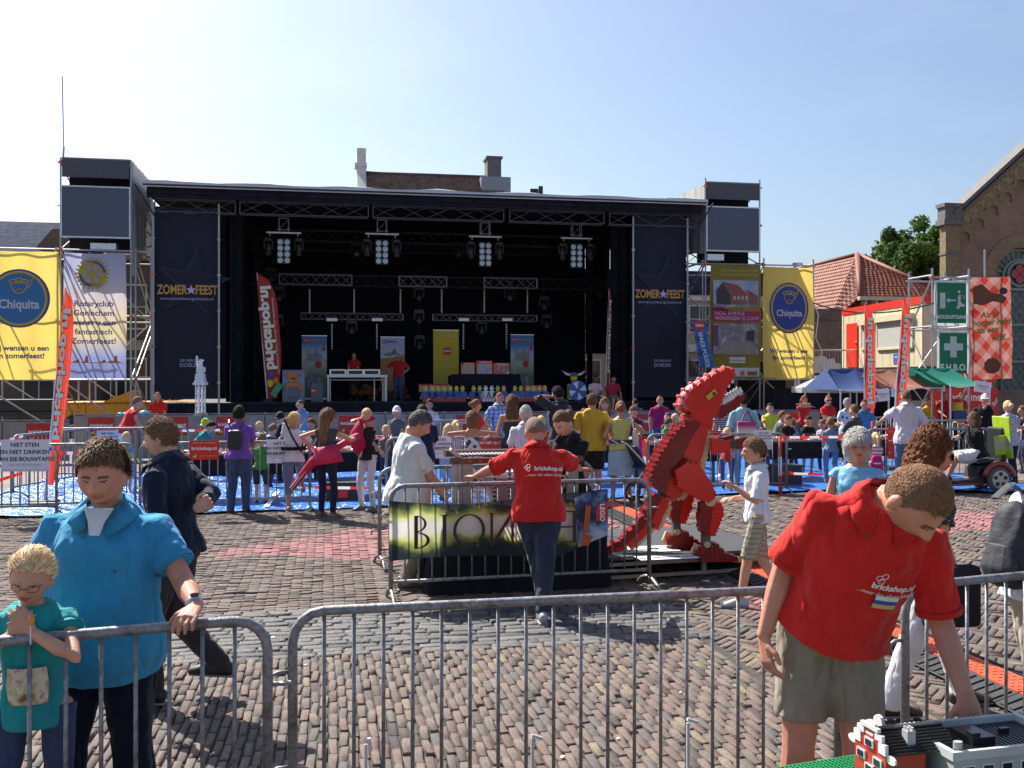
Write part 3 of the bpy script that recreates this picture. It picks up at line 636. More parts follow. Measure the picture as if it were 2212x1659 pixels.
# wall with the window opening: pieces around the arch
N=20; m=MB()
def wallcol(xa,xb,za,zb_):  # vertical slab
    m.add([(xa,0,za[0]),(xb,0,za[1]),(xb,0,zb_[1]),(xa,0,zb_[0])],[(0,1,2,3)])
wallcol(.5,wx-rad,(0,0),(zt(.5),zt(wx-rad)))
for i in range(N):
    xa=wx-rad+2*rad*i/N; xb=wx-rad+2*rad*(i+1)/N; f=lambda x: wz+math.sqrt(max(0,rad*rad-(x-wx)**2)); wallcol(xa,xb,(f(xa),f(xb)),(zt(xa),zt(xb)))
wallcol(wx-rad,wx+rad,(0,0),(sill,sill)); wallcol(wx+rad,hw,(0,0),(zt(wx+rad),zt(hw))); wallcol(hw,2*hw,(0,0),(zt(hw),zt(2*hw)))
m.build('wall',churchb,b)
MB().b2(4.6,2*hw,.4,3,0,e0[1]-.6).build('nave',brownb,b)
# arch band
ab=MB(); prof=[(wx+(rad+.0)*math.cos(t),wz+(rad)*math.sin(t)) for t in [PI*i/24 for i in range(25)]]; outp=[(wx+(rad+.62)*math.cos(t),wz+(rad+.62)*math.sin(t)) for t in [PI*i/24 for i in range(25)]]
me0=[]
for i in range(24):
    ab=MB(); g=.004; ab.prism([prof[i],outp[i],outp[i+1],prof[i+1]],-.06,.35); ab.build('arch_stone',sandb,b)
MB().b2(wx-rad-.62,wx-rad,-.06,.35,sill,wz).b2(wx+rad,wx+rad+.62,-.06,.35,sill,wz).build('jamb',sandb,b)
MB().prism([(wx-rad,sill)]+[(wx+rad*math.cos(t),wz+rad*math.sin(t)) for t in [PI-PI*i/20 for i in range(21)]]+[(wx+rad,sill)],.30,.33).build('pane',mat('leaded glass',(.10,.12,.12),.25,var=.5,vs_=6),b)
tr=MB(); 
for k in range(-14,15):       # diagonal leading
    for sgn in(1,-1):
        x0=wx+k*.42; pts=[]
        for t in np.linspace(0,9,46):
            xx=x0+sgn*t; zz=sill+t*1.25; ok=abs(xx-wx)<rad-.02 and (zz<wz or (xx-wx)**2+(zz-wz)**2<(rad-.3)**2)
            if ok: pts.append((xx,.27,zz))
            elif len(pts)>1: break
        if len(pts)>1: tr.tube([pts[0],pts[-1]],.025,4)
tr.build('leading',mat('lead grey',(.22,.26,.24),.6),b)
m=MB(); gm=mat('tracery grey green',(.24,.28,.25),.7)
for rr_ in (rad-.08,rad-.55): 
    m.tube([(wx+rr_*math.cos(t),.2,wz+rr_*math.sin(t)) for t in [PI*i/24 for i in range(25)]],.06,6)
for i in range(1,12): t=PI*i/12; m.tube([(wx+(rad-.5)*math.cos(t),.2,wz+(rad-.5)*math.sin(t)),(wx+(rad-.05)*math.cos(t),.2,wz+(rad-.05)*math.sin(t))],.03,4)
m.tube([(wx+.55*math.cos(t),.18,wz+.15+.55*math.sin(t)) for t in [2*PI*i/24 for i in range(25)]],.07,6)
for z in (wz-.55,wz-2.2,wz-3.9,wz-5.3): m.b2(wx-rad,wx+rad,.15,.28,z-.06,z+.06)
m.tube([(wx-.9,.2,sill),(wx-.9,.2,wz)],.05,6); m.tube([(wx+.9,.2,sill),(wx+.9,.2,wz)],.05,6); m.build('tracery',gm,b)
m=MB()
for (ax,az) in ((0,.24),(0,-.24),(.24,0),(-.24,0)): m.prism(circ(wx+ax,wz+.15+az,.2,.2,14),.12,.16)
m.build('red_quatrefoil',mat('red stained glass',(.4,.03,.03),.3),b)
# corner pier and cornice
pr=MB(); pr.b2(-.25,.45,-.3,.15,0,e0[1]-.55); pr.build('corner_pier',sandb,b)
pr=MB(); pr.b2(-.4,.58,-.42,.25,e0[1]-.55,e0[1]-.3); pr.b2(-.33,.52,-.38,.2,e0[1]-.3,e0[1]+.25); pr.b2(-.4,.58,-.45,.25,e0[1]+.25,e0[1]+.42); pr.build('pier_cap',stone,b)
pr=MB()
for z in (e0[1]-1.9,e0[1]-3.6,e0[1]-5.3): pr.b2(-.28,.48,-.33,.18,z,z+.12)
pr.build('pier_bands',stone,b)
cn=MB(); x0=.1
for (o0,o1,yy) in ((.12,.26,-.45),(-.02,.12,-.3),(-.3,-.16,-.16)):
    cn.add([(x0,yy,slx(x0,o0)),(hw,yy,slx(hw,o0)),(hw,yy,slx(hw,o1)),(x0,yy,slx(x0,o1)),(x0,.5,slx(x0,o0)),(hw,.5,slx(hw,o0)),(hw,.5,slx(hw,o1)),(x0,.5,slx(x0,o1))],[(0,1,2,3),(0,4,5,1),(3,2,6,7),(0,3,7,4)])
cn.build('cornice',stone,b)
fr=MB(); fr.add([(.62,-.1,slx(.62,-1.02)),(hw,-.1,slx(hw,-1.02)),(hw,-.1,slx(hw,-.3)),(.62,-.1,slx(.62,-.3)),(.62,0,slx(.62,-1.02)),(hw,0,slx(hw,-1.02))],[(0,1,2,3),(4,5,1,0)])
fr.build('frieze',sandb,b)
fr=MB(); x=.9
while x<hw-.3:
    z=slx(x,-.66); fr.prism([(x-.17,z),(x,z+.2),(x+.17,z),(x,z-.2)],-.13,-.1); fr.prism([(x+.1,z+.36),(x+.22,z+.46),(x+.34,z+.36),(x+.22,z+.26)],-.125,-.1); x+=.42
fr.build('frieze_relief',mat('frieze brick',(.30,.22,.12),.85,var=.2),b)
# arcade: little stepped arches
x=.85; arch_me=None
while x<hw-.3:
    zc=slx(x,-1.55); m=MB(); w=.27
    m.prism([(-.36,-.1),(-.24,-.1)]+[(w*.85*math.cos(t),.05+w*.85*math.sin(t)) for t in [PI-PI*i/8 for i in range(9)]][0:0]+[(-.24,.08)]+[(.24*math.cos(t),.08+.24*math.sin(t)) for t in [PI-PI*i/8 for i in range(9)]]+[(.24,-.1),(.36,-.1),(.36,.75),(-.36,.45)],-.12,0)
    if arch_me is None: arch_me=m.build('arcade_arch',sandb,b,loc=(x,0,zc)).data
    else: put(arch_me,'arcade_arch',b,(x,0,zc))
    x+=.72
# ---------------------------------------------------------------- trees
def tree(label,x,y,d,rad,h,seed):
    base=W(x,y,d); o=thing('tree',label,'tree',(base.x,base.y,0),0,'trees between the tiled roofs and the church'); rnd=random.Random(seed); zc=base.z
    tk=MB(); tk.tube([(0,0,0),(.1,0,zc*.5),(0,.1,zc)],[.35,.28,.12],8)
    for i in range(9): a=rnd.random()*6.28; tk.tube([(0,0,zc*.55+i*.2),(math.cos(a)*rad*.35,math.sin(a)*rad*.35,zc*.8+i*.15),(math.cos(a)*rad*.75,math.sin(a)*rad*.7,zc+rnd.uniform(-.3,.5)*h)],[.12,.08,.02],6)
    tk.build('trunk',mat('bark',(.09,.065,.045),.9),o)
    cl=[]
    for i in range(60):
        while True:
            v=Vector((rnd.uniform(-1,1),rnd.uniform(-1,1),rnd.uniform(-1,1)))
            if .25<v.length<1: break
        cl.append((Vector((v.x*rad,v.y*rad,zc+v.z*h)),rnd.uniform(.35,.8)*rad*.38))
    n=13000; idx=rng.integers(0,len(cl),n); cc_=np.array([tuple(c[0]) for c in cl])[idx]; rr=np.array([c[1] for c in cl])[idx]
    dv=rng.normal(size=(n,3)); dv/=np.linalg.norm(dv,axis=1)[:,None]; pos=cc_+dv*(rr*rng.random(n)**.4)[:,None]
    u_=rng.normal(size=(n,3)); u_/=np.linalg.norm(u_,axis=1)[:,None]; w_=np.cross(u_,dv); w_/=np.linalg.norm(w_,axis=1)[:,None]; s=rng.uniform(.10,.22,n)[:,None]
    V=np.stack([pos-u_*s,pos-w_*s*.6,pos+u_*s,pos+w_*s*.6],1).reshape(-1,3); Fc=np.arange(4*n).reshape(-1,4)
    lm=mat('leaf green',(.06,.1,.03),.6,transl=.35,spec=.3,pat=('tint',[(.05,.10,.02),(.08,.15,.035),(.12,.19,.045)]),var=0)
    stuff(put(meshnp('crown',V,Fc,lm,np.repeat(rng.random(n),4)),'crown',o))
tree('tall leafy green tree just left of the church pier',1985,560,62,3.0,2.5,3); tree('lower leafy green tree left of the taller one behind the tiled roof',1925,578,64,2.3,1.5,5)
tree('green tree top peeping between the second tiled roof and the church',2030,575,66,2.4,2.4,9)
# ================================================================ STAGE
ps0=pxq(322,Q0)[0]; ps1=pxq(1508,Q0)[0]; pm=(ps0+ps1)/2
ST=Matrix.Translation((-pm,-Q0,0)); stage=thing('stage','large black open air stage with white roof sheet and dark interior','stage',PQ(pm,Q0),A)
def sp(x,q=Q0): return pxq(x,q)[0]
def SM(): return MB(ST)
floorz=1.22
deck=mat('stage deck',(.02,.02,.022),.6,var=.2); 
SM().b2(ps0+.3,ps1-.3,Q0,Q0+11,floorz-.12,floorz).build('deck',deck,stage)
def drape(parent,p0,p1,q,z0,z1,name='drape',m=blackm,fold=.35,amp=.05,axis='p',M=None):
    mb=MB(M if M is not None else ST); n=max(4,int((p1-p0)/fold*4)); V=[];Fc=[]
    for i in range(n+1):
        t=p0+(p1-p0)*i/n; w=amp*math.sin(i*PI/2)+amp*.5*math.sin(i*.77)
        for z in (z0,(z0+z1)/2,z1): V.append((t,q+w,z) if axis=='p' else (q+w,t,z))
    for i in range(n):
        for k in range(2): a=i*3+k; Fc.append((a,a+3,a+4,a+1))
    mb.add(V,Fc); return mb.build(name,m,parent,smooth=True)
drape(stage,ps0+.3,ps1-.3,Q0-.06,.02,floorz-.02,'skirt')
bw0=sp(1268,44.5); bw1=sp(1322,44.5)
drape(stage,ps0+1,bw0,Q0+10,floorz,8.2,'back_drape',fold=.9); drape(stage,bw1,ps1-.4,Q0+10,floorz,8.2,'back_drape',fold=.9)
drape(stage,bw0,bw1,Q0+10,SZ(765,47),8.2,'back_drape',fold=.5)
drape(stage,Q0+.2,Q0+9.8,ps0+2.6,floorz,8.0,'side_drape',axis='q'); drape(stage,Q0+.2,Q0+9.8,ps1-.45,floorz,8.0,'side_drape',axis='q')
# inner leg drapes beside the opening
drape(stage,sp(480),sp(520),Q0+1.2,floorz,7.9,'leg_drape'); drape(stage,sp(1318,36.5),sp(1366,36.5),Q0+1.7,floorz,7.9,'leg_drape'); drape(stage,sp(1268,41),sp(1280,41),41,floorz,7.6,'leg_drape',amp=.02)
# roof
roofw=mat('roof membrane',(.62,.62,.62),.6,var=.08,transl=.0)
rz=8.5; m=SM(); n=24; V=[];Fc=[]
for i in range(n+1):
    p=ps0-.15+(ps1-ps0+.3)*i/n; jit=.05*math.sin(i*1.7)
    for (qq,z) in ((Q0-.55,rz-.16),(Q0-.62,rz+.02+jit*.5),(Q0-.2,rz+.1+jit),(Q0+5,rz+.25),(Q0+11,rz-.2)): V.append((p,qq,z))
for i in range(n):
    for k in range(4): a=i*5+k; Fc.append((a,a+5,a+6,a+1))
m.add(V,Fc); m.build('roof_sheet',roofw,stage,smooth=True)
SM().b2(ps0,ps1,Q0-.5,Q0+10.8,rz-.36,rz-.26).build('roof_lining',blackm,stage)
drape(stage,ps0,ps1,Q0-.45,rz-.5,rz-.12,'valance',amp=.02)
m=SM(); m.add([(ps0-.5,Q0-.65,rz-.08),(ps0,Q0-.6,rz-.2),(ps0+.1,Q0-.6,rz-1.1)],[(0,2,1)]).add if 0 else m.tube([(ps0-.35,Q0-.6,rz-.1),(ps0+.3,Q0-.4,rz-1.2)],.03,6).tube([(ps1+.35,Q0-.6,rz-.1),(ps1-.3,Q0-.4,rz-1.2)],.03,6).tube([(ps0-.1,Q0-.6,rz-.1),(ps1+.1,Q0-.6,rz-.1)],.03,6); m.build('roof_edge_bar',darkm,stage)
trussm=mat('truss aluminium',(.40,.41,.44),.4,.5,var=.2); trussd=mat('dark truss',(.06,.06,.065),.5,.3,var=.2)
def truss(parent,p0,p1,q,z0,z1,name='truss',m=trussm,depth=.3,r=.022,step=None,M=None):
    mb=MB(M if M is not None else ST); h=z1-z0; step=step or h*1.1; n=max(2,int(round((p1-p0)/step)))
    for qq in (q,q+depth):
        for z in (z0,z1): mb.tube([(p0,qq,z),(p1,qq,z)],r,6)
    for i in range(n):
        a=p0+(p1-p0)*i/n; b=p0+(p1-p0)*(i+1)/n; za,zb=(z0,z1) if i%2==0 else (z1,z0); mb.tube([(a,q,za),(b,q,zb)],r*.55,5); mb.tube([(a,q+depth,zb),(b,q+depth,za)],r*.55,5)
        if i%2==0: mb.tube([(a,q,za),(a,q+depth,za)],r*.5,4)
    for p in (p0,p1): mb.tube([(p,q,z0),(p,q,z1)],r,5)
    return mb.build(name,m,parent)
xs_=[(338,510),(520,795),(805,1085),(1098,1300),(1312,1500)]
for a,b_ in xs_: truss(stage,sp(a),sp(b_),Q0-.3,rz-.92,rz-.5,'front_truss',m=mat('mid truss',(.11,.11,.115),.5,.3),step=.9,r=.018)
for q_ in (Q0+3.2,Q0+6): truss(stage,ps0+2.7,ps1-2.2,q_,7.2,7.6,'roof_truss',m=mat('black truss',(.02,.02,.022),.6))
truss(stage,sp(500,41),sp(1310,41),41,SZ(622,41.5),SZ(600,41.5),'rear_truss',m=trussd); 
for a,b_ in ((603,760),(862,965),(1046,1160)): truss(stage,sp(a,40.5),sp(b_,40.5),40.5,SZ(622,41.3),SZ(601,41.3),'rear_truss',step=.42)
for a,b_ in ((650,871),(935,1160)):
    truss(stage,sp(a,42),sp(b_,42),42,SZ(693,42.5),SZ(680,42.5),'lower_truss',step=.3)
lens=mat('lamp lens',(.34,.33,.36),.15,.6,var=.05); 
# banner columns, poles
pole_me={}
def polet(parent,a,b,r,name,m):
    a=Vector(a); b=Vector(b); key=(m.name,)
    if key not in pole_me: mb=MB(); mb.cyl((0,0,0),(0,0,1),1,8); me=mb.build('tube_seed',m,smooth=False); pole_me[key]=me.data; bpy.data.objects.remove(me)
    o=put(pole_me[key],name,parent,a); d=b-a; o.rotation_mode='QUATERNION'; o.rotation_quaternion=d.to_track_quat('Z','Y'); o.scale=(r,r,d.length); return o
couplm=mat('orange coupler',(.75,.12,.03),.5)
pm_=mat('scaffold tube',(.40,.41,.43),.45,.5,var=.25,vs_=3)
for x in (333,474,1365,1482):
    p=sp(x)-pm; polet(stage,(p,-.15,.0),(p,-.15,rz-.6),.035,'mast',pm_)
    for z in (1.9,3.1,4.3,5.5,6.7,7.6): MB().box((p,-.15,z),(.1,.1,.07)).build('coupler',couplm if z in(3.1,5.5) and x in (1365,333) else pm_,stage)
for z0 in (2.2,2.75,4.3,6.7):
    pass
# spotlights clusters
def blinder(i,x,yc,lab):
    q=37.5; p,d=pxq(x,q); s=d/F; z=SZ(yc,d); o=thing('blinder_light',lab,'stage light',PQ(p,q,z),A,'blinder lamp clusters hanging over the stage')
    MB().b2(-.24,.24,0,.16,-.46,.48).build('housing',darkm,o)
    m0=None
    for r_ in range(4):
        for c in (-1,1):
            xx=c*.125; zz=.34-.225*r_
            if m0 is None:
                mb=MB(); mb.tube([(0,-.03,0),(0,-.045,0)],.1,16); mb.tube([(0,-.045,0),(0,-.05,0)],.035,10); m0=mb.build('lens',lens,o,loc=(xx,0,zz)).data
            else: put(m0,'lens',o,(xx,0,zz))
    MB().box((0,0,.68),(1.25,.08,.06)).cyl((-.5,0,.68),(-.5,0,.55),.02).cyl((.5,0,.68),(.5,0,.55),.02).build('bar',alu,o)
    t=MB(); 
    for sx in(-.17,.17): t.cyl((sx,-.1,.75),(sx,-.1,1.2),.022,6).cyl((sx,.2,.75),(sx,.2,1.2),.022,6).ell((sx,-.08,.8),(.06,.05,.05),8)
    t.cyl((-.17,-.1,.78),(.17,-.1,1.18),.014,5).cyl((-.17,-.1,1.2),(.17,-.1,1.2),.022,6); t.cyl((-.17,-.1,.78),(.17,-.1,.78),.014,5).build('truss',trussm,o)
    t=MB(); t.cyl((0,0,1.2),(0,0,7.9-z),.01,5).b2(-.14,.14,-.1,.1,1.55,1.9).build('hoist',darkm,o)
    for c in (-1,1):
        mv=MB(); mv.box((c*.55,0,.42),(.24,.2,.1)); mv.ell((c*.55,0,.12),(.13,.13,.22),10); mv.b2(c*.55-.16,c*.55-.13,-.05,.05,.05,.4); mv.b2(c*.55+.13,c*.55+.16,-.05,.05,.05,.4); mvo=mv.build('moving_head',mat('black lamp body',(.03,.03,.035),.4),o)
        MB().tube([(c*.55,-.05,-.05),(c*.55,-.1,-.12)],.1,10).build('head_lens',mat('amber lens',(.12,.09,.07),.15),mvo)
for i,(x,y,l) in enumerate(((613,543,'lamp cluster of eight blinders above the leaning red flag, first from the left'),(825,545,'lamp cluster of eight blinders above the DJ table, second from the left'),(1048,550,'lamp cluster of eight blinders right of the stage middle, third from the left'),(1245,553,'lamp cluster of eight blinders at the far right of the stage'))): blinder(i,x,y,l)
# dotted lamp strips and tube fixtures
dots=mat('small lamp dots',(.7,.7,.75),.3,.2,var=0)
k=0
for (x,y0,y1) in ((669,624,676),(765,624,676),(865,624,676),(954,624,676),(1046,624,676),(1139,624,676),(717,699,755),(814,699,755),(1001,699,755),(1094,699,755)):
    p,d=pxq(x,41.6); o=thing('lamp_strip',ORD[k if k<6 else k-6]+' '+('upper' if y0<690 else 'lower')+' hanging strip of tiny lamps from the left','lamp strip',PQ(p,41.6,0),A,'vertical lamp strips at the back of the stage'); k+=1
    MB().b2(-.03,.03,0,.03,SZ(y1,d),SZ(y0,d)).build('strip',darkm,o); m=MB(); n=11
    for i in range(n): m.box((0,-.012,SZ(y1,d)+(SZ(y0,d)-SZ(y1,d))*(i+.5)/n),(.055,.02,.055))
    m.build('lamps',dots,o)
for i,x in enumerate((717,815,1002,1096)):
    p,d=pxq(x,41.8); o=thing('strobe_light',ORD[i]+' pale strobe lamp from the left under the lower trusses','stage light',PQ(p,41.8,SZ(690,d)),A,'strobe lamps on the lower trusses')
    MB().b2(-.24,.24,0,.14,-.01,.13).build('housing',darkm,o); MB().b2(-.22,.22,-.02,-.001,-.07,.05).build('reflector',mat('strobe reflector',(.8,.8,.82),.25,.3,var=0),o)
for i,(x,y) in enumerate(((860,772),(585,600),(1395-100,635),(905,640),(905,690),(1100,640),(906,745),(1175,660),(1180,700),(770,545),(990,545),(600,700),(604,640),(1040,712),(760,712))):
    p,d=pxq(x,42.3); o=thing('moving_head_lamp','black moving head lamp hanging in the dark rear of the stage, number %d'%(i+1),'stage light',PQ(p,42.3,SZ(y,d)),A,'dark moving head lamps at the rear of the stage'); o['label']='dark moving head lamp '+['just left of the standing man','beside the upper part of the red flag','in the right half under the rear truss','between the two lower trusses, upper one','between the two lower trusses, second from top','above the right lower truss','between the lower trusses, lowest one','over the right end of the lower truss','at the right end below the lower truss','left of the second blinder cluster','left of the third blinder cluster','left of the left lower truss','under the first blinder cluster','behind the tall yellow poster','over the man at the DJ table'][i]
    t=MB(); t.b2(-.2,.2,-.15,.15,.25,.4); t.b2(-.22,-.17,-.06,.06,-.05,.28); t.b2(.17,.22,-.06,.06,-.05,.28); t.build('yoke',mat('black lamp body',(0,0,0)),o); MB().ell((0,0,0),(.16,.16,.2),10).build('head',mat('black lamp body',(0,0,0)),o); MB().tube([(0,-.12,-.08),(0,-.17,-.1)],.1,10).build('head_lens',lens,o)
    MB().cyl((0,0,.4),(0,0,.4+.8),.015,5).build('hanger',darkm,o)
# ---------------------------------------------------------------- printed cloths
yel=mat('banner yellow',(.82,.63,.15),.7,var=.03,transl=.5); lilac=mat('banner lilac',(.55,.55,.70),.7,var=.02,transl=.45,pat=('zramp',0,4.2,[(.25,.3,.6),(.3,.35,.62),(.72,.62,.35),(.75,.62,.45),(.62,.56,.62),(.5,.52,.74),(.48,.5,.74)]))
gold=mat('gold print',(.62,.44,.05),.6,var=.05,transl=.35); ltblue=mat('light blue print',(.06,.25,.55),.6,var=.02,transl=.35); blueb=mat('blue print translucent',(.05,.10,.42),.6,var=0,transl=.35); whitet=mat('white print translucent',(.8,.8,.85),.6,var=0,transl=.4)
def sheet(parent,w,h,m,name='cloth',amp=.03,z0=0,seed=0,sag=.02):
    mb=MB(); nx,nz=16,24; V=[];Fc=[]
    for j in range(nz+1):
        for i in range(nx+1):
            x=-w/2+w*i/nx; z=z0+h*j/nz; e=math.sin(PI*i/nx); 
            V.append((x-(.02*w)*math.sin(PI*j/nz)*(1 if i<nx/2 else -1)*abs(1-2*i/nx),amp*(math.sin(i*.9+seed)+.6*math.sin(j*.5+i*.4+seed*2)),z-(sag*math.sin(PI*i/nx) if j==nz else 0)+(sag*math.sin(PI*i/nx*3)*.3 if j==0 else 0)))
    for j in range(nz):
        for i in range(nx): a=j*(nx+1)+i; Fc.append((a,a+1,a+nx+2,a+nx+1))
    mb.add(V,Fc); return mb.build(name,m,parent,smooth=True)
def oval(o,x,z,rx,rz,m,y,name='oval'): return flat(o,name,m,circ(x,z,rx,rz,36),y)
def chiquita(o,w,h):
    cx=0; cz=h*.63; r=w*.37; rz_=h*.19
    oval(o,cx,cz,r*1.08,rz_*1.2,blueb,-.06,'oval_rim'); oval(o,cx,cz,r*.99,rz_*1.13,yel,-.065,'oval_ring'); oval(o,cx,cz,r*.90,rz_*1.03,ltblue if o.get('lt') else blueb,-.07,'oval_field')
    text('Chiquita',w*.172,whitet,o,cx,cz-rz_*.25,-.08,.03,sx=.9)
    # line drawing above the word: a plain bowl of fruit outline
    m=MB(); c=(cx,cz+rz_*.42); rr=.018
    for dx,dz,a,b in ((-.12,.28,.1,.07),(0,.32,.09,.09),(.12,.28,.1,.07)): m.tube([(c[0]+(dx+a*math.cos(t))*r*1.6,-.075,c[1]+(dz+b*math.sin(t))*rz_) for t in [2*PI*i/10 for i in range(11)]],rr,4)
    m.tube([(c[0]+.28*r*s,-.075,c[1]+.22*rz_-abs(s)*0) for s in (-1,-.5,0,.5,1)],rr,4); m.tube([(c[0]+.28*r*math.cos(t),-.075,c[1]+.2*rz_+.42*rz_*math.sin(t)) for t in [-PI*i/10 for i in range(11)]],rr,4)
    m.tube([(c[0]+.3*r,-.075,c[1]),(c[0]+.42*r,-.075,c[1]+.2*rz_),(c[0]+.5*r,-.075,c[1]+.5*rz_)],rr,4); m.tube([(c[0]-.1*r,-.075,c[1]-.1*rz_),(c[0],-.075,c[1]),(c[0]+.1*r,-.075,c[1]-.12*rz_)],rr,4)
    m.build('line_drawing',yel,o)
    text('Wij wensen u een',w*.105,blueb,o,0,h*.2+.18,-.06,.03); text('fijn zomerfeest!',w*.105,blueb,o,0,h*.2-.07,-.06,.03)
def hung(x0,x1,y0,y1,q,name,label,group='printed cloth banners tied to the scaffolds'):
    P,w,zb,zt_=srect(x0,x1,y0,y1,q); P.z=zb; o=thing(name,label,'banner',P,A,group); return o,w,zt_-zb
o,w,h=hung(-42,126,542,820,34.4,'banner','yellow banner with a blue oval cut by the left edge of the picture'); o['lt']=1; sheet(o,w,h,yel); chiquita(o,w,h)
o,w,h=hung(1650,1755,577,817,34.4,'banner','yellow banner with a blue oval on the right scaffold'); sheet(o,w,h,yel,seed=2); chiquita(o,w,h)
o,w,h=hung(138,271,547,818,34.4,'banner','pale lilac banner with a gold cog wheel beside the left screen tower'); sheet(o,w,h,lilac,seed=1)
cx,cz,rr=-.06,h*.835,w*.27; g=[]
for i in range(24):
    a=2*PI*i/24
    for da,k in ((-.06,.86),(-.045,1.04),(.045,1.04),(.06,.86)): g.append((cx+rr*k*math.sin(a+da),cz+rr*k*math.cos(a+da)))
flat(o,'cog_rim',gold,g,-.06); flat(o,'cog_gap',mat('banner lilac flat',(.5,.5,.68),.7,transl=.4),circ(cx,cz,rr*.6,rr*.6,30),-.066)
for a0 in (.25,1.25): flat(o,'cog_band',blueb,[(cx+rr*.8*math.cos(a0*PI+PI*t/16*.5),cz+rr*.8*math.sin(a0*PI+PI*t/16*.5)) for t in range(-7,8)]+[(cx+rr*.68*math.cos(a0*PI+PI*t/16*.5),cz+rr*.68*math.sin(a0*PI+PI*t/16*.5)) for t in range(7,-8,-1)],-.067)
for i in range(6): a=PI*i/3; ux_,uz=math.sin(a),math.cos(a); flat(o,'cog_spoke',gold,[(cx+ux_*rr*.1-uz*.035,cz+uz*rr*.1+ux_*.035),(cx+ux_*rr*.63-uz*.05,cz+uz*rr*.63+ux_*.05),(cx+ux_*rr*.63+uz*.05,cz+uz*rr*.63-ux_*.05),(cx+ux_*rr*.1+uz*.035,cz+uz*rr*.1-ux_*.035)],-.07)
flat(o,'cog_hub',gold,circ(cx,cz,rr*.2,rr*.2,16),-.072)
text('ROTARY',rr*.17,bluei,o,cx,cz+rr*.74,-.075,.01); text('INTERNATIONAL',rr*.15,bluei,o,cx,cz-rr*.74,-.075,.01)
for i,t in enumerate(('Rotaryclub','Gorinchem','wenst u een','fantastisch','Zomerfeest!')): text(t,w*.135,mat('indigo ink',(.08,.09,.36),.6,var=0,transl=.35),o,-.02,h*(.595-.0745*i),-.06,.02,sx=1.08)
m=MB(); random.seed(3); x=-w/2+.05; pts=[(-w/2+.03,h*.125)]
while x<w/2-.1: hh=random.choice([.0,.05,.09,.03,.0,.22]); pts+=[(x,h*.13+hh),(x+.06,h*.13+hh)]; x+=.09
pts+=[(w/2-.03,h*.125)]; m.prism(pts,-.06,-.056); m.build('skyline',mat('coral print',(.75,.22,.12),.6,var=0,transl=.35),o)
m=MB()
for i in range(9): z=.08+i*.05; m.tube([(-w/2+.06+.02*i+t*(w-.2)/8,-.058,z+.015*math.sin(t*1.7+i)) for t in range(9)],.006,4)
m.build('water_lines',whitet,o)
# property banner
o,w,h=hung(1535,1643,572,815,34.4,'banner','olive green property banner with two house pictures on the right scaffold')
sheet(o,w,h,mat('banner olive',(.30,.23,.035),.7,transl=.35,pat=('zramp',0,4.3,[(.62,.6,.58),(.62,.6,.58),(.32,.25,.04),(.31,.24,.04),(.3,.23,.035),(.3,.23,.035),(.3,.23,.035),(.28,.22,.035),(.28,.22,.035)]) if 0 else None))
olt=mat('olive pale print',(.55,.48,.3),.6,var=0,transl=.3)
text('TROTS OP GORINCHEM',w*.067,olt,o,.1,h*.945,-.06,.005); text('THUIS IN HOOG DALEM',w*.067,olt,o,.1,h*.91,-.06,.005)
flat(o,'photo_sky',mat('print sky',(.38,.45,.62),.6,pat=('paint',1.2,[(.3,.4,.62),(.6,.62,.7)]),transl=.3),[(-w*.46,h*.62),(w*.44,h*.62),(w*.44,h*.86),(-w*.46,h*.86)],-.06)
rf=mat('print roof red',(.36,.10,.07),.6,transl=.25); wl=mat('print wall red',(.30,.13,.10),.6,transl=.25); dk=mat('print dark',(.06,.05,.06),.6,transl=.2); gy=mat('print grey',(.35,.33,.35),.6,transl=.3,pat=('paint',3,[(.5,.46,.5),(.25,.22,.26),(.6,.58,.62)]))
flat(o,'photo_ground',gy,[(-w*.46,h*.62),(w*.44,h*.62),(w*.44,h*.645),(-w*.46,h*.66)],-.066)
flat(o,'photo_gable',dk,[(-w*.4,h*.65),(-w*.4,h*.77),(-w*.27,h*.84),(-w*.12,h*.74),(-w*.12,h*.645)],-.07)
flat(o,'photo_wall',wl,[(-w*.12,h*.645),(-w*.12,h*.74),(w*.22,h*.73),(w*.22,h*.65)],-.0705); flat(o,'photo_roof',rf,[(-w*.27,h*.845),(w*.02,h*.82),(w*.24,h*.73),(-w*.1,h*.74)],-.076)
flat(o,'photo_wall',wl,[(w*.24,h*.645),(w*.24,h*.735),(w*.43,h*.72),(w*.43,h*.645)],-.0706); flat(o,'photo_roof',rf,[(w*.18,h*.775),(w*.3,h*.76),(w*.43,h*.72),(w*.25,h*.735)],-.077)
for i in range(4): flat(o,'photo_window',mat('print pale',(.6,.58,.55),.6,transl=.3),[(-w*.06+i*w*.08,h*.69),(-w*.02+i*w*.08,h*.69),(-w*.02+i*w*.08,h*.72),(-w*.06+i*w*.08,h*.72)],-.076)
flat(o,'pink_strip',mat('magenta print',(.50,.03,.20),.6,transl=.35),[(-w*.48,h*.5),(w*.47,h*.495),(w*.47,h*.585),(-w*.48,h*.595),(-w*.42,h*.64),(-w*.45,h*.6)],-.062)
text('NOG ENKELE',w*.098,whitet,o,-w*.43,h*.565,-.07,.0,align='LEFT'); text('WONINGEN TE KOOP',w*.098,whitet,o,-w*.43,h*.522,-.07,.0,align='LEFT',sx=.88)
flat(o,'interior_photo',gy,[(-w*.46,h*.2),(w*.44,h*.2),(w*.44,h*.475),(-w*.46,h*.475)],-.06)
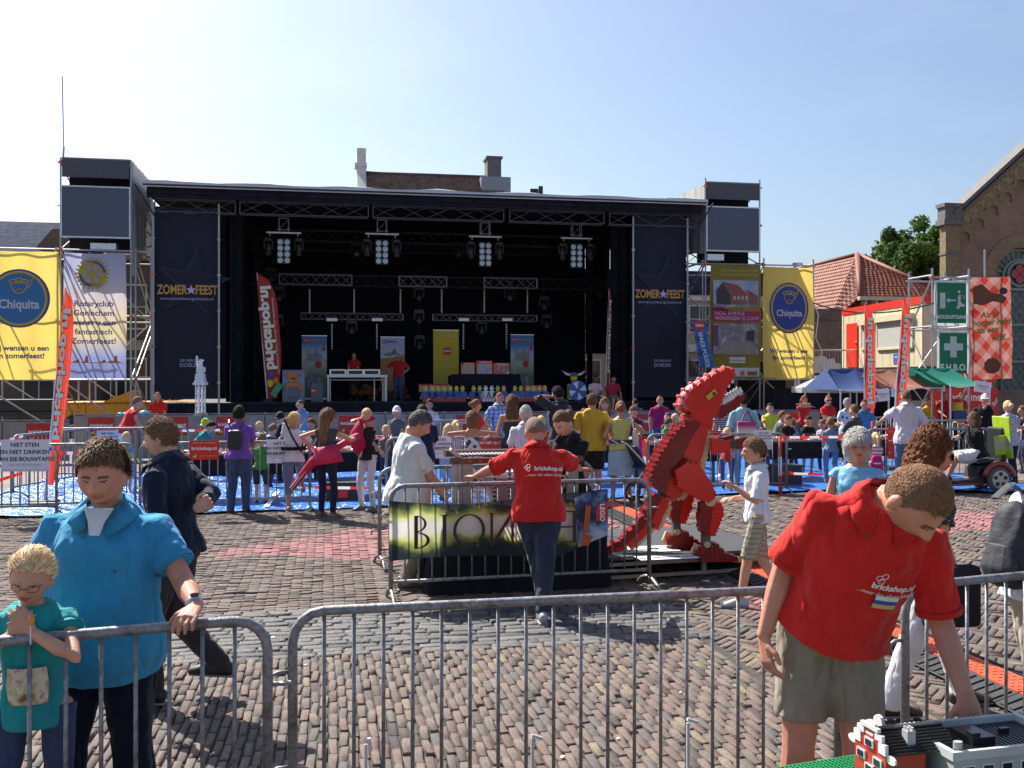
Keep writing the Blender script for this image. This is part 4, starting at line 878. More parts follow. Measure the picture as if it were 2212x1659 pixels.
flat(o,'interior_floor',mat('print taupe',(.40,.33,.3),.6,transl=.3),[(-w*.46,h*.2),(w*.44,h*.2),(w*.3,h*.3),(-w*.2,h*.33)],-.065); flat(o,'interior_cabinet',mat('print mauve',(.15,.07,.16),.6,transl=.2),[(-w*.46,h*.28),(-w*.36,h*.28),(-w*.36,h*.46),(-w*.46,h*.46)],-.066); flat(o,'interior_screen',dk,[(w*.2,h*.33),(w*.36,h*.32),(w*.36,h*.42),(w*.2,h*.41)],-.067)
flat(o,'logo_block',whitet,[(-w*.14,h*.125),(w*.18,h*.125),(w*.18,h*.18),(-w*.14,h*.18)],-.06); flat(o,'logo_wave',olt,[(-w*.14,h*.15),(0,h*.158),(w*.18,h*.15),(w*.18,h*.142),(-w*.14,h*.142)],-.066)
flat(o,'foot_strip',whitet,[(-w*.47,0.03),(w*.46,.03),(w*.46,h*.085),(-w*.47,h*.085)],-.06); flat(o,'red_logo',redp,[(w*.08,h*.015),(w*.16,h*.015),(w*.16,h*.055),(w*.08,h*.055)],-.066); flat(o,'orange_logo',mat('tan print',(.5,.25,.08),.6,transl=.3),[(w*.22,h*.015),(w*.42,h*.015),(w*.42,h*.055),(w*.22,h*.055)],-.066); text('heijmans',w*.05,dk,o,w*.32,h*.035,-.072,.01)
# dark festival banners in the stage wings
fest=mat('banner dark blue mesh',(.009,.012,.026),.8,var=.15,vs_=3,transl=.03); zy=mat('zomer yellow',(.55,.36,.03),.6,var=0); zp=mat('zomer magenta',(.3,.03,.15),.6,var=0); zl=mat('zomer pale star',(.018,.023,.045),.8,var=0); zw=mat('zomer soft white',(.33,.33,.5),.6,var=0)
for (x0,x1,y0,y1,lab) in ((334,474,447,862,'dark blue festival banner in the left wing of the stage'),(1367,1481,466,858,'dark blue festival banner in the right wing of the stage')):
    o,w,h=hung(x0,x1,y0,y1,Q0-.02,'festival_banner',lab,'dark festival banners'); sheet(o,w,h,fest,amp=.012)
    flat(o,'star_outline',zl,star(w*.08,h*.60,w*.62,.15,.38),-.04); flat(o,'star_inner',mat('banner dark flat',(.009,.012,.026),.8,var=0),star(w*.1,h*.60,w*.5,.15,.38),-.045)
    zc=h*.565; text('ZOMER',w*.21,zp,o,-w*.23,zc+.01,-.05,.04,sx=.66); text('ZOMER',w*.205,zy,o,-w*.23,zc,-.056,.012,sx=.66); text('FEEST',w*.21,zp,o,w*.30,zc+.01,-.05,.04,sx=.66); text('FEEST',w*.205,zy,o,w*.30,zc,-.056,.012,sx=.66)
    flat(o,'star',zp,star(w*.065,zc+.01,w*.1),-.058); flat(o,'star',mat('star white',(.55,.5,.6),.6,var=0),star(w*.065,zc+.01,w*.08),-.064)
    text('www.zomerfeest-gorinchem.nl',w*.066,zw,o,0,zc-.28,-.05,.01)
    text('DE NIEUWE',w*.06,zw,o,w*.05,h*.2,-.05,.02,align='CENTER'); text('DOELEN',w*.085,zw,o,w*.05,h*.176,-.05,.02)
# ---------------------------------------------------------------- scaffold towers with screens
def tower(label,p0,p1,q0,q1,H,levels,extra=()):
    o=thing('scaffold_tower',label,'scaffold',PQ((p0+p1)/2,(q0+q1)/2),A,'scaffold towers beside the stage'); c=(p0+p1)/2; qc=(q0+q1)/2; a,b_=p0-c,p1-c; f,g=q0-qc,q1-qc
    for x in (a,b_):
        for y in (f,g): polet(o,(x,y,0),(x,y,H),.03,'standard',pm_)
    for z in levels:
        for y in (f,g): polet(o,(a-.1,y,z),(b_+.1,y,z),.027,'ledger',pm_)
        for x in (a,b_): polet(o,(x,f,z+.07),(x,g,z+.07),.027,'ledger',pm_)
    for i in range(len(levels)-1):
        z0,z1=levels[i],levels[i+1]; s=i%2
        polet(o,(a if s else b_,g,z0),(b_ if s else a,g,z1),.024,'brace',pm_); polet(o,(b_,f if s else g,z0),(b_,g if s else f,z1),.024,'brace',pm_); polet(o,(a,f if s else g,z0),(a,g if s else f,z1),.024,'brace',pm_)
        if i==0: polet(o,(a if s else b_,f,z0),(b_ if s else a,f,z1),.024,'brace',pm_)
    for i,z in enumerate(levels):
        for x in (a,b_):
            if (i+int(x>0))%2: MB().box((x,f,z),(.1,.1,.08)).build('coupler',couplm,o)
    return o,a,b_,f,g
lv=[.35,2.0,4.1,6.25,7.7,9.1]
pL0,pL1=sp(131,34.6),sp(283,34.6)
TL,a,b_,f,g=tower('left scaffold tower carrying a dark screen and a tall aerial',pL0,pL1,34.6,38.6,9.25,lv)
tarpg=mat('grey cover sheet',(.36,.36,.35),.6,var=.1,bump=.5,bs=5,transl=.15)
def screen_top(TW,a,b_,f,g,q,xl,xr,ys0,ys1,side,lab,ycov):
    zt_=9.25; t=MB(); t.b2(a+.03,b_-.03,f-.02,g,zt_-.03,zt_+.02); t.build('top_cover',tarpg,TW)
    MB().b2(a+.05,b_-.05,f-.05,f-.03,8.62,9.22).build('front_cover',mat('dark grey sheet',(.075,.08,.095),.6,var=.1),TW)
    MB().b2(a+.05,b_-.05,f+.9,f+1.0,6.3,9.2).build('back_cloth',blackm,TW)
    # side sheet with folds
    n=22; V=[];Fc=[]; x=b_ if side>0 else a
    for i in range(n+1):
        t_=i/n; y=f+(g-f)*t_; wv=.05*math.sin(i*1.9)+.03*math.sin(i*.8)
        zs=(9.22,8.0,7.0,ycov+.35*math.sin(t_*3)+ (1.1*t_ if side>0 else -.4*t_))
        for k,z in enumerate(zs): V.append((x+.04*side+wv*(k*.5+.3),y,z))
    for i in range(n):
        for k in range(3): c=i*4+k; Fc.append((c,c+1,c+5,c+4))
    mb=MB(); mb.add(V,Fc); mb.build('side_cover',tarpg,TW,smooth=True)
    P,w,zb,zt2=srect(xl,xr,ys0,ys1,q); P.z=zb; o=thing('screen',lab,'screen',P,A,'large dark screens on the scaffold towers'); h=zt2-zb
    MB().b2(-w/2,w/2,0,.15,0,h).build('panel',mat('screen face',(.075,.09,.13),.35,var=.05,vs_=200,bump=.15,bs=250),o)
    t=.045; MB().b2(-w/2-t,w/2+t,-.02,.16,h,h+t).b2(-w/2-t,w/2+t,-.02,.16,-t,0).b2(-w/2-t,-w/2,-.02,.16,0,h).b2(w/2,w/2+t,-.02,.16,0,h).build('frame',alu,o)
screen_top(TL,a,b_,f,g,34.5,134,279,405,511,1,'dark screen hanging in the left tower',5.4)
polet(TL,(a+.1,f,9.2),(a+.05,f,11.9),.015,'aerial',darkm); polet(TL,(a+.06,f,9.0),(a+.1,f,9.6),.03,'aerial_base',pm_)
MB().b2(-.2,.6,f+.1,f+.5,6.3,6.5).build('speaker_box',alu,TL)
pR0,pR1=sp(1524,34.6),sp(1641,34.6)
TR,a,b_,f,g=tower('right scaffold tower carrying a dark screen above the property banner',pR0,pR1,34.6,38.6,9.4,lv)
screen_top(TR,a,b_,f,g,34.5,1528,1639,449,541,-1,'dark screen hanging in the right tower',6.6)
MB().b2(-.95,-.3,f+.1,f+.5,6.4,6.62).build('speaker_box',alu,TR)
lv2=[.35,2.0,4.1,6.25]
tower('far left scaffold bay behind the yellow banner at the picture edge',sp(-60,34.6),sp(129,34.6)-.12,34.6,37.6,6.3,lv2)
tower('narrow scaffold bay between the left screen tower and the stage',sp(285,34.6)+.1,sp(326,34.6),34.7,38.6,6.3,lv2)
tower('narrow scaffold bay between the stage and the right screen tower',sp(1487,34.6),sp(1520,34.6),34.7,38.6,6.4,lv2)
TC,a,b_,f,g=tower('scaffold bay holding the right yellow banner',sp(1650,34.6),sp(1757,34.6),34.6,37.2,6.5,lv2); MB().b2(a,b_,g-.3,g-.2,.2,2.0).build('back_cloth',blackm,TC)
MB().b2(-1,1,1.2,1.25,.2,2.0).build('back_cloth',blackm,TR)
for i,(x0,x1) in enumerate(((-.9,-.2),(0,.9))): pass
# roll-up posters and things on stage
lego_red=mat('logo red',(.55,.02,.02),.5,var=0)
def logo(o,x,z,s,y=-.02):
    flat(o,'logo_square',lego_red,[(x-s/2,z-s/2),(x+s/2,z-s/2),(x+s/2,z+s/2),(x-s/2,z+s/2)],y); text('LEGO',s*.34,wink,o,x,z,y-.006,.04,shear=.2)
def rollup(x0,x1,y0,y1,q,label,mm,kind):
    P,w,zb,zt_=srect(x0,x1,y0,y1,q); P.z=floorz if zb>floorz-.3 else zb; h=zt_-P.z; o=thing('rollup_poster',label,'poster',P,A,'poster stands at the back of the stage')
    MB().b2(-w/2,w/2,0,.02,.06,h).build('print',mm,o); MB().b2(-w/2,w/2,-.06,.08,0,.06).build('stand',alu,o); MB().b2(-w/2-.01,w/2+.01,-.01,.03,h,h+.03).build('top_rail',alu,o)
    if kind=='castle':
        logo(o,-w*.33,h*.93,w*.19); text('KINGDOMS',w*.13,zy,o,w*.15,h*.93,-.02,.02)
        flat(o,'cone_roof',lego_red,[(w*.3,h*.77),(w*.38,h*.86),(w*.46,h*.77)],-.015); flat(o,'castle_shape',mat('print stone',(.3,.3,.33),.7),[(-w*.3,h*.6),(-w*.3,h*.78),(-w*.2,h*.78),(-w*.2,h*.73),(0,h*.73),(0,h*.8),(w*.1,h*.8),(w*.1,h*.74),(w*.3,h*.72),(w*.3,h*.6)],-.014)
        flat(o,'shield_shape',lego_red,circ(w*.15,h*.55,w*.14,w*.16,8),-.018); flat(o,'sword_shape',mat('print steel',(.4,.42,.5),.5),[(-w*.36,h*.35),(-w*.33,h*.75),(-w*.28,h*.35)],-.016); flat(o,'knight_shape',mat('print grey',(0,0,0)),circ(0,h*.25,w*.3,h*.15,9),-.017)
    elif kind=='desert': logo(o,-w*.34,h*.93,w*.15); text('SPACE',w*.14,bluei,o,-w*.03,h*.93,-.02,.03); flat(o,'craft_shape',mat('print grey',(0,0,0)),[(-w*.4,h*.72),(0,h*.78),(w*.1,h*.84),(w*.18,h*.74),(-w*.1,h*.7)],-.015); flat(o,'sand_shape',mat('print orange',(.45,.2,.07),.7),[(-w*.49,.2),(w*.49,.2),(w*.49,h*.72),(w*.1,h*.68),(-w*.49,h*.66)],-.012)
    elif kind=='yellow':
        logo(o,w*.05,h*.7,w*.28)
        for (za,zb2) in ((h*.85,h*.99),(h*.1,h*.55)):
            flat(o,'block_outline',mat('pale yellow',(.62,.5,.1),.6,var=0),[(-w*.16,za),(w*.49,za),(w*.49,zb2),(-w*.16,zb2)],-.012); flat(o,'block_face',mat('stand yellow',(.60,.42,.02),.6),[(-w*.14,za+.03),(w*.49,za+.03),(w*.49,zb2-.03),(-w*.14,zb2-.03)],-.018)
            for i in range(3):
                for j in range(max(1,int((zb2-za)/.3))): flat(o,'stud_ring',mat('pale yellow',(0,0,0)),circ(-.02+i*w*.18,za+.18+j*.28,.06,.06,10),-.024)
castle=mat('poster castle',(.1,.2,.3),.6,pat=('zramp',0,2.2,[(.1,.12,.1),(.16,.2,.1),(.15,.2,.12),(.45,.45,.3),(.5,.55,.55),(.08,.2,.5)]))
rollup(652,706,726,837,39.5,'tall poster with castle picture left of the DJ table',castle,'castle'); rollup(1103,1153,724,833,39.5,'tall poster with castle picture right of the boxes',castle,'castle')
rollup(822,874,729,842,40,'tall poster with desert picture behind the standing man on stage',mat('poster space',(.4,.4,.5),.6,pat=('zramp',0,2.2,[(.1,.1,.15),(.2,.15,.12),(.3,.2,.12),(.55,.55,.6),(.45,.45,.6)])),'desert')
rollup(936,991,714,832,39.5,'tall yellow poster with a red square mark on the stage',mat('stand yellow',(.60,.42,.02),.6,var=.03),'yellow')
# short boards left
def board(x0,x1,y0,y1,q,label,mm,name='display_board',cat='display board',t=.03):
    P,w,zb,zt_=srect(x0,x1,y0,y1,q); P.z=floorz; h=zt_-floorz; o=thing(name,label,cat,P,A); MB().b2(-w/2,w/2,0,t,0,h).build('panel',mm,o); return o,w,h
o,w,h=board(610,658,799,862,35.8,'poster board with an orange toy monster leaning by the red flag',mat('poster underwater',(.1,.2,.35),.6,pat=('zramp',0,1.5,[(.15,.18,.22),(.25,.3,.4),(.05,.12,.35)])))
logo(o,-w*.38,h*.9,w*.14)
om=mat('toy orange',(.6,.17,.05),.6); fm=MB(); fm.prism([(-.2,.85),(-.26,1.0),(-.16,.98),(-.12,1.12),(-.03,1.0),(.05,1.1),(.1,.98),(.2,1.0),(.16,.85),(.15,.7),(-.15,.7)],-.06,0); fm.prism([(-.3,.45),(-.2,.66),(.2,.66),(.34,.42),(.25,.38),(.15,.52),(-.14,.52),(-.22,.4)],-.06,0); fm.build('toy_figure',om,o)
MB().prism([(-.14,.15),(.16,.15),(.14,.53),(-.12,.53)],-.07,0).build('toy_dungarees',mat('toy grey blue',(.13,.16,.25),.6),o); MB().prism(circ(0,.82,.08,.04,8),-.07,0).build('toy_mouth',darkm,o)
o,w,h=board(672,698,828,862,35.9,'low grey display box beside the poster boards on stage',mat('display grey',(.12,.12,.14),.6)); logo(o,-w*.3,h*.6,.18)
MB().box((0,0,0),(.5,.12,.22),Matrix.Rotation(-1.0,3,'Y')).build('green_toy_arm',mat('toy green',(.05,.3,.16),.5),None)
o=bpy.data.objects['green_toy_arm']; p,d=pxq(598,35.7); o.location=PQ(p,35.7,1.65); o.rotation_euler=(0,0,A); tag(o,'green brick shaped prop leaning beside the orange toy monster board','prop')
# DJ table
P,w,zb,zt_=srect(706,837,806,863,36.2); P.z=floorz; h=.95; o=thing('dj_table','white framed table with three players on the stage','table',P,A)
MB().b2(-w/2,w/2,-.05,.65,h-.09,h).build('table_top',whitep,o); 
for x in (-w/2+.05,w/2-.05,):
    for y in (0,.6): MB().b2(x-.03,x+.03,y-.03,y+.03,0,h-.09).build('leg',whitep,o)
for x in (-w/2+.12,w/2-.14,w/2-.45): MB().b2(x-.02,x+.02,.45,.49,0,h-.12).build('leg',whitep,o)
MB().b2(-w/2+.1,w/2-.1,.5,.53,h-.2,h-.16).build('rail',whitep,o)
for i,x in enumerate((730,768,803)):
    p=sp(x,36.3); pl_=PQ(p,36.3,floorz+.951); t=thing('dj_player',['left white player on the DJ table','middle white player on the DJ table','right white player on the DJ table'][i],'player',pl_,A,'players on the DJ table'); MB().b2(-.3,.3,0,.35,0,.2).build('case',alu,t); MB().b2(-.24,.24,-.01,-.001,.03,.15).build('front_panel',darkm,t); MB().tube([(0,.17,.2),(0,.17,.225)],.15,16).build('platter',darkm,t)
for i,(x,dx) in enumerate(((782,.0),(850,.0))):
    p=sp(x,38); t=thing('orange_heap',['left orange heap of soft toys under the DJ table','right orange heap of soft toys under the DJ table'][i],'heap',PQ(p,38,floorz),A,'orange heaps on the stage'); m=MB(); random.seed(i)
    for k in range(16): m.ell((random.uniform(-.6,.6),random.uniform(-.2,.2),random.uniform(.1,.5)),(.16,.14,.13),8)
    m.build('heap',mat('dark orange plush',(.16,.045,.015),.9),t,smooth=True)
# black table with boxes
P,w,zb,zt_=srect(974,1128,808,860,36.6); P.z=floorz; o=thing('black_draped_table','black draped table on the stage with three boxes on top','table',P,A); h=zt_-floorz
m=MB(); m.prism([(-w/2,0),(-w/2,h-.08),(-w/2+.15,h),(w/2-.1,h),(w/2,h*.55),(w/2+.02,0)],0,.9); m.build('drape',blackm,o)
def sbox(x0,x1,y0,y1,q,z0,label,art,orange=False):
    P,w,zb,zt_=srect(x0,x1,y0,y1,q); P.z=z0; h=zt_-zb; t=thing('set_box',label,'box',P,A,'printed toy boxes on the stage'); MB().b2(-w/2,w/2,0,.18,0,h).build('carton',lego_red if not orange else mat('box orange',(.6,.12,.03),.5),t)
    flat(t,'picture',art,[(-w*.47,h*.04),(w*.47,h*.04),(w*.47,h*.78),(-w*.47,h*.78)],-.006); 
    if y1-y0>18: text('brickshop.nl',w*.15,wink,t,w*.05,h*.89,-.006,.02)
    return t
art1=mat('box art sand',(.4,.35,.25),.5,pat=('paint',9,[(.1,.25,.45),(.55,.42,.25),(.3,.2,.12),(.7,.65,.5)])); art2=mat('box art blue',(.2,.3,.5),.5,pat=('paint',8,[(.05,.15,.45),(.35,.5,.65),(.5,.2,.12),(.7,.7,.75)])); art3=mat('box art red',(.5,.15,.1),.5,pat=('paint',7,[(.08,.2,.5),(.55,.08,.05),(.65,.6,.55)]))
zt3=floorz+h
zt3=srect(974,1128,808,860,36.6)[3]
sbox(996,1026,782,807,36.7,zt3,'left toy box on the black table',art1); sbox(1029,1064,778,807,36.7,zt3,'tallest middle toy box on the black table',art2); sbox(1066,1101,783,807,36.7,zt3,'orange edged right toy box on the black table',art3,True)
for i,(x0,x1) in enumerate(((905,925),(926,948),(950,972))): sbox(x0,x1,822,839,36.4,floorz+.33,['leftmost of three low boxes under the yellow poster','middle of three low boxes under the yellow poster','right one of three low boxes under the yellow poster'][i],art2 if i%2 else art1)
for i,(x0,x1) in enumerate(((1132,1142),(1143,1162),(1164,1180))): sbox(x0,x1,826,840,36.4,floorz+.33,['leftmost of three low boxes right of the black table','middle of three low boxes right of the black table','right one of three low boxes right of the black table'][i],art2 if i%2 else art3)
for x0,x1,lb in ((903,974,'black low shelf under the boxes left of the black table'),(1130,1182,'black low shelf under the boxes right of the black table')):
    P,w,_,_=srect(x0,x1,820,840,36.4); P.z=floorz; t=MB().b2(-w/2,w/2,0,.4,0,.33).build('low_shelf',blackm,None,loc=P,rotz=A); tag(t,lb,'shelf','black shelves on the stage')
# row of cut-out toy figures
fy=mat('figure yellow',(.62,.52,.05),.5,var=0); fb=mat('figure blue',(.05,.10,.38),.5,var=0); fr_=mat('figure red',(.5,.05,.04),.5,var=0); fw=mat('figure white',(.7,.72,.75),.5,var=0)
def fig(x,white,first=[None,None]):
    p=sp(x,35.0); P=PQ(p,35.0,floorz)
    if first[white] is None:
        t=thing('cutout_figure','x','cut-out figure',P,A,'cut-out toy figures along the stage front'); Y,Bl,Rd=(fw,fw,fw) if white else (fy,fb,fr_)
        MB().prism(circ(0,.46,.075,.075,14),-.03,0).b2(-.045,.045,-.03,0,.53,.56).b2(-.05,.05,-.03,0,.37,.4).build('head',Y,t)
        MB().prism([(-.12,.14),(.12,.14),(.1,.37),(-.1,.37)],-.03,0).prism([(-.1,.37),(-.16,.3),(-.19,.17),(-.15,.15),(-.1,.26)],-.03,-.002).prism([(.1,.37),(.16,.3),(.19,.17),(.15,.15),(.1,.26)],-.03,-.002).build('body',Bl,t)
        MB().b2(-.12,-.008,-.03,0,0,.138).b2(.008,.12,-.03,0,0,.138).build('legs',Rd,t); MB().prism(circ(-.175,.13,.028,.028,8),-.03,-.0).prism(circ(.175,.13,.028,.028,8),-.03,0).build('hands',Y,t); first[white]=t; return t
    return dup(first[white],P,A)
bl=[]; 
for g_,xs2 in enumerate(((920,934,947,960,973,986,999),(1023,1036),(1075,1088),(1112,1125,1140,1152,1165,1177))):
    for i,x in enumerate(xs2):
        t=fig(x,0); t['label']=ORD[i]+' blue and red cut-out figure '+('of the left group of seven','of the pair left of the white two','of the pair right of the white two','of the right group of six')[g_]
for i,x in enumerate((1049,1062)): fig(x,1)['label']=['left one of the two all white cut-out toy figures','right one of the two all white cut-out toy figures'][i]
# viking prop
p=sp(1241,35.2); t=thing('viking_figure','toy viking with horned helmet and round blue and white shield on the stage edge','figure',PQ(p,35.2,floorz),A)
MB().ell((0,.1,.85),(.13,.12,.14),12).b2(-.2,.2,0,.3,.05,.62).cyl((0,.1,.6),(0,.1,.75),.08).build('body',fy,t); MB().ell((0,.1,.95),(.15,.14,.11),12).build('helmet',mat('helmet grey',(.1,.1,.11),.4),t)
for s in(-1,1): MB().tube([(s*.12,.1,.95),(s*.28,.1,.98),(s*.42,.1,1.1)],[.05,.04,.01],8).build('horn',whitep,t,smooth=True)
MB().b2(-.13,.13,-.03,0,.68,.75).build('beard',mat('beard brown',(.25,.1,.03),.7),t)
MB().prism(circ(.1,.38,.34,.36,30),-.1,-.05).build('shield',mat('shield blue',(.03,.10,.42),.4),t)
for k in range(4): a_=k*PI/2+.3; MB().prism([(.1+.06*math.cos(a_),.38+.06*math.sin(a_))]+[(.1+.31*math.cos(a_+u_),.38+.33*math.sin(a_+u_)) for u_ in (-.35,-.12,.12,.35)],-.108,-.1).build('shield_quarter',fw,t)
MB().prism(circ(.1,.38,.06,.06,12),-.13,-.09).build('shield_boss',stone,t)
# leaning blue flag and yellow machine, bag
o=thing('hanging_flag','narrow blue flag with a red square top hanging crooked beside the property banner','flag',W(1518,798,35.2),A); 
MB().prism([(-.1,0.1),(.45,0.0),(.08,1.7),(-.42,1.7)],-.03,-.01).build('cloth',mat('flag blue',(.03,.08,.35),.6,pat=('paint',2.5,[(.02,.04,.16),(.04,.12,.42),(.1,.3,.6)]),transl=.2),o); logo(o,-.14,1.55,.34,-.035); text('SPACE POLICE',.2,mat('flag white',(.6,.65,.75),.5,var=0),o,.03,.7,-.036,.03,ang=-1.32)
g_=PQ(sp(262,37),37); o=thing('yellow_trailer','yellow flatbed machine parked behind the board fence','trailer',g_,A); ym=mat('machine yellow',(.62,.27,.01),.45,var=.1)
MB().b2(-2.3,2.6,0,1.6,.55,1.22).build('body',ym,o,bevel=.03); MB().prism([(-.6,1.22),(.35,1.62),(.6,1.62),(.6,1.22)],0,.3).build('bracket',ym,o); MB().b2(-2.3,2.6,-.02,-.001,1.14,1.2).b2(-1.2,-1.17,-.01,-.001,.6,1.14).build('trim',mat('rust trim',(.3,.13,.01),.6),o)
for x in (-1.5,1.6): MB().cyl((x,-.05,.4),(x,.35,.4),.4,20).build('wheel',darkm,o)
MB().b2(-4.6,-1.9,.2,1.5,.9,1.3).b2(-4.9,-1.7,.1,1.6,.75,.88).build('loading_arm',darkm,o)
m=MB(); random.seed(5)
for k in range(26): m.ell((random.uniform(-.5,.5),random.uniform(-.2,.2),random.uniform(.45,.78)),(random.uniform(.08,.2),.15,random.uniform(.06,.14)),8)
bag=m.build('plastic_bag',mat('light blue plastic',(.18,.5,.68),.25,transl=.3,bump=.8,bs=15),None,smooth=True,loc=PQ(sp(300,26.6),26.6,.35)); tag(bag,'light blue plastic bags piled on the board fence behind the red sleeveless man','bag')
# white brick statue on a lattice column
P=W(433,895,25.3); P.z=0; st=thing('brick_statue','white toy brick statue with raised torch on a white lattice column','statue',P,0); wb=mat('white brick',(.72,.72,.72),.4,var=.04); s_=25.3/F
zc=SZ(893,25.3); z1=SZ(829,25.3); z2=SZ(768,25.3)
MB().b2(-.16,.16,-.16,.16,0,.35).b2(-.14,.14,-.14,.14,zc-.05,zc).build('base',wb,st); m=MB()
for x in (-.09,0,.09):
    for y in (-.09,.09): m.b2(x-.014,x+.014,y-.014,y+.014,.35,z1-.02)
for i in range(10): z=.4+(z1-.5)*i/9; m.b2(-.1,.1,-.1,.1,z,z+.02)
m.build('column',wb,st); MB().b2(-.15,.15,-.15,.15,z1-.03,z1+.03).build('plinth',wb,st)
H=z2-z1; m=MB(); n=14
for i in range(n):
    t_=i/n; r_=.125*(1-.5*t_)+.012*math.sin(i*2.3); m.b2(-r_+.01*math.sin(i),r_,-r_*.8,r_*.8,z1+.03+H*.6*t_,z1+.03+H*.6*(t_+1/n)-.002)
m.build('robe',wb,st); MB().b2(-.045,.045,-.045,.045,z1+H*.64,z1+H*.78).build('head',wb,st); m=MB()
for i in range(5): a_=-.9+.45*i; m.tube([(.04*math.sin(a_),0,z1+H*.77),(.11*math.sin(a_),0,z1+H*.77+.08*math.cos(a_))],.008,4)
m.build('crown',wb,st); MB().tube([(-.07,0,z1+H*.58),(-.1,0,z1+H*.76),(-.09,0,z1+H*.92)],.022,5).b2(-.115,-.065,-.025,.025,z1+H*.9,z1+H*.94).prism([(-.12,z1+H*.94),(-.06,z1+H*.94),(-.09,z1+H)],-.02,.02).build('torch_arm',wb,st); MB().box((.11,-.03,z1+H*.5),(.05,.03,.11)).build('tablet',wb,st)
# ================================================================ FEATHER FLAGS, STALLS, RIGHT SIDE
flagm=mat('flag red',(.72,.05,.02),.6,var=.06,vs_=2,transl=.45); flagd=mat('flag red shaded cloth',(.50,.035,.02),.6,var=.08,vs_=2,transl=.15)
def feather(base,H,wd_,lean,ang,label,m,txt='brickshop.nl',z0=.55,bend=.35,flip=True,mark=True):
    """tall narrow flag: pole on the straight edge side, curved top"""
    o=thing('feather_flag',label,'flag',base,ang,'tall red feather flags')
    L_=H-z0; n=18; V=[];Fc=[]
    ed=lambda t: wd_*(.55+.45*math.sin(min(1,t/.45)*PI/2)) if t<.72 else wd_*math.sqrt(max(0,1-((t-.72)/.28)**2))
    polex=lambda t: lean*t*H
    for i in range(n+1):
        t=i/n; z=z0+L_*t; x0=polex(z/H); e=ed(t); 
        for k in range(4): V.append((x0+e*k/3+ .0,.03*math.sin(t*7+k),z))
    for i in range(n):
        for k in range(3): a=i*4+k; Fc.append((a,a+1,a+5,a+4))
    mb=MB(); mb.add(V,Fc); mb.build('cloth',m,o,smooth=True)
    MB().tube([(0,0,0),(polex(.5),.02,H*.5),(polex(1)+.02,.02,H)],[.025,.02,.01],6).build('pole',whitep,o)
    MB().tube([(0,0,0),(0,0,.12)],[.28,.22],14).build('base',darkm,o)
    sz=wd_*.78; tl=L_*.66
    for yy,mm,bo in ((-.05,ink,.075),(-.056,yink,.055),(-.062,wink,.03)):
        me=textmesh(txt,1,bo,mirror=False); xs_=[v.co.x for v in me.vertices]; w_=max(xs_)-min(xs_); 
        for v in me.vertices: v.co.x*=tl/w_; v.co.z*=sz*(-1 if flip else 1)
        me.materials.append(mm); t_=put(me,'lettering',o,(polex(.6)+wd_*.42,yy,z0+L_*.56)); t_.rotation_euler=(0,(-PI/2-math.atan(lean)) if not flip else (PI/2+math.atan(lean)) ,0)
        if flip: t_.rotation_euler=(0,-PI/2+math.atan(lean),0)
    me=textmesh('DE LEUKSTE LEGO WINKEL VAN NEDERLAND',1,0); xs_=[v.co.x for v in me.vertices]; w_=max(xs_)-min(xs_)
    for v in me.vertices: v.co.x*=L_*.6/w_; v.co.z*=-wd_*.13
    me.materials.append(wink); t_=put(me,'small_lettering',o,(polex(.6)+wd_*.82,-.05,z0+L_*.5)); t_.rotation_euler=(0,-PI/2+math.atan(lean),0)
    if mark:
        x=polex(.16)+wd_*.3; flat(o,'blue_mark',bluei,circ(x,z0+L_*.185,wd_*.2,wd_*.17,8),-.05); flat(o,'yellow_mark',yink,circ(x-.03,z0+L_*.12,wd_*.18,wd_*.22,9),-.055); flat(o,'orange_mark',mat('orange print',(.7,.2,.03),.6),circ(x+wd_*.25,z0+L_*.14,wd_*.14,wd_*.2,9),-.05)
    return o
# stage flag: leans left going up
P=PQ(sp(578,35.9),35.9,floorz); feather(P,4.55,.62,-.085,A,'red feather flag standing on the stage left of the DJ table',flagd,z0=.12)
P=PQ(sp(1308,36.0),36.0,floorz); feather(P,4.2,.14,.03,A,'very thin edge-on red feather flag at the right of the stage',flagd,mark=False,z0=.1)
P=at(96,1010,15.8); P.z=0; feather(P,3.50,.19,.085,R(12),'red feather flag leaning at the far left of the tarpaulin',flagm,z0=.35)
P=at(1868,900,26.0); P.z=0; feather(P,4.0,.31,.0,A,'tall red feather flag left of the man in the pale shirt',flagm,z0=.6)
P=at(1925,1010,21.8); P.z=0; feather(P,3.82,.23,.075,A,'tall red feather flag rising behind the man in the pale shirt',flagm,z0=.5)
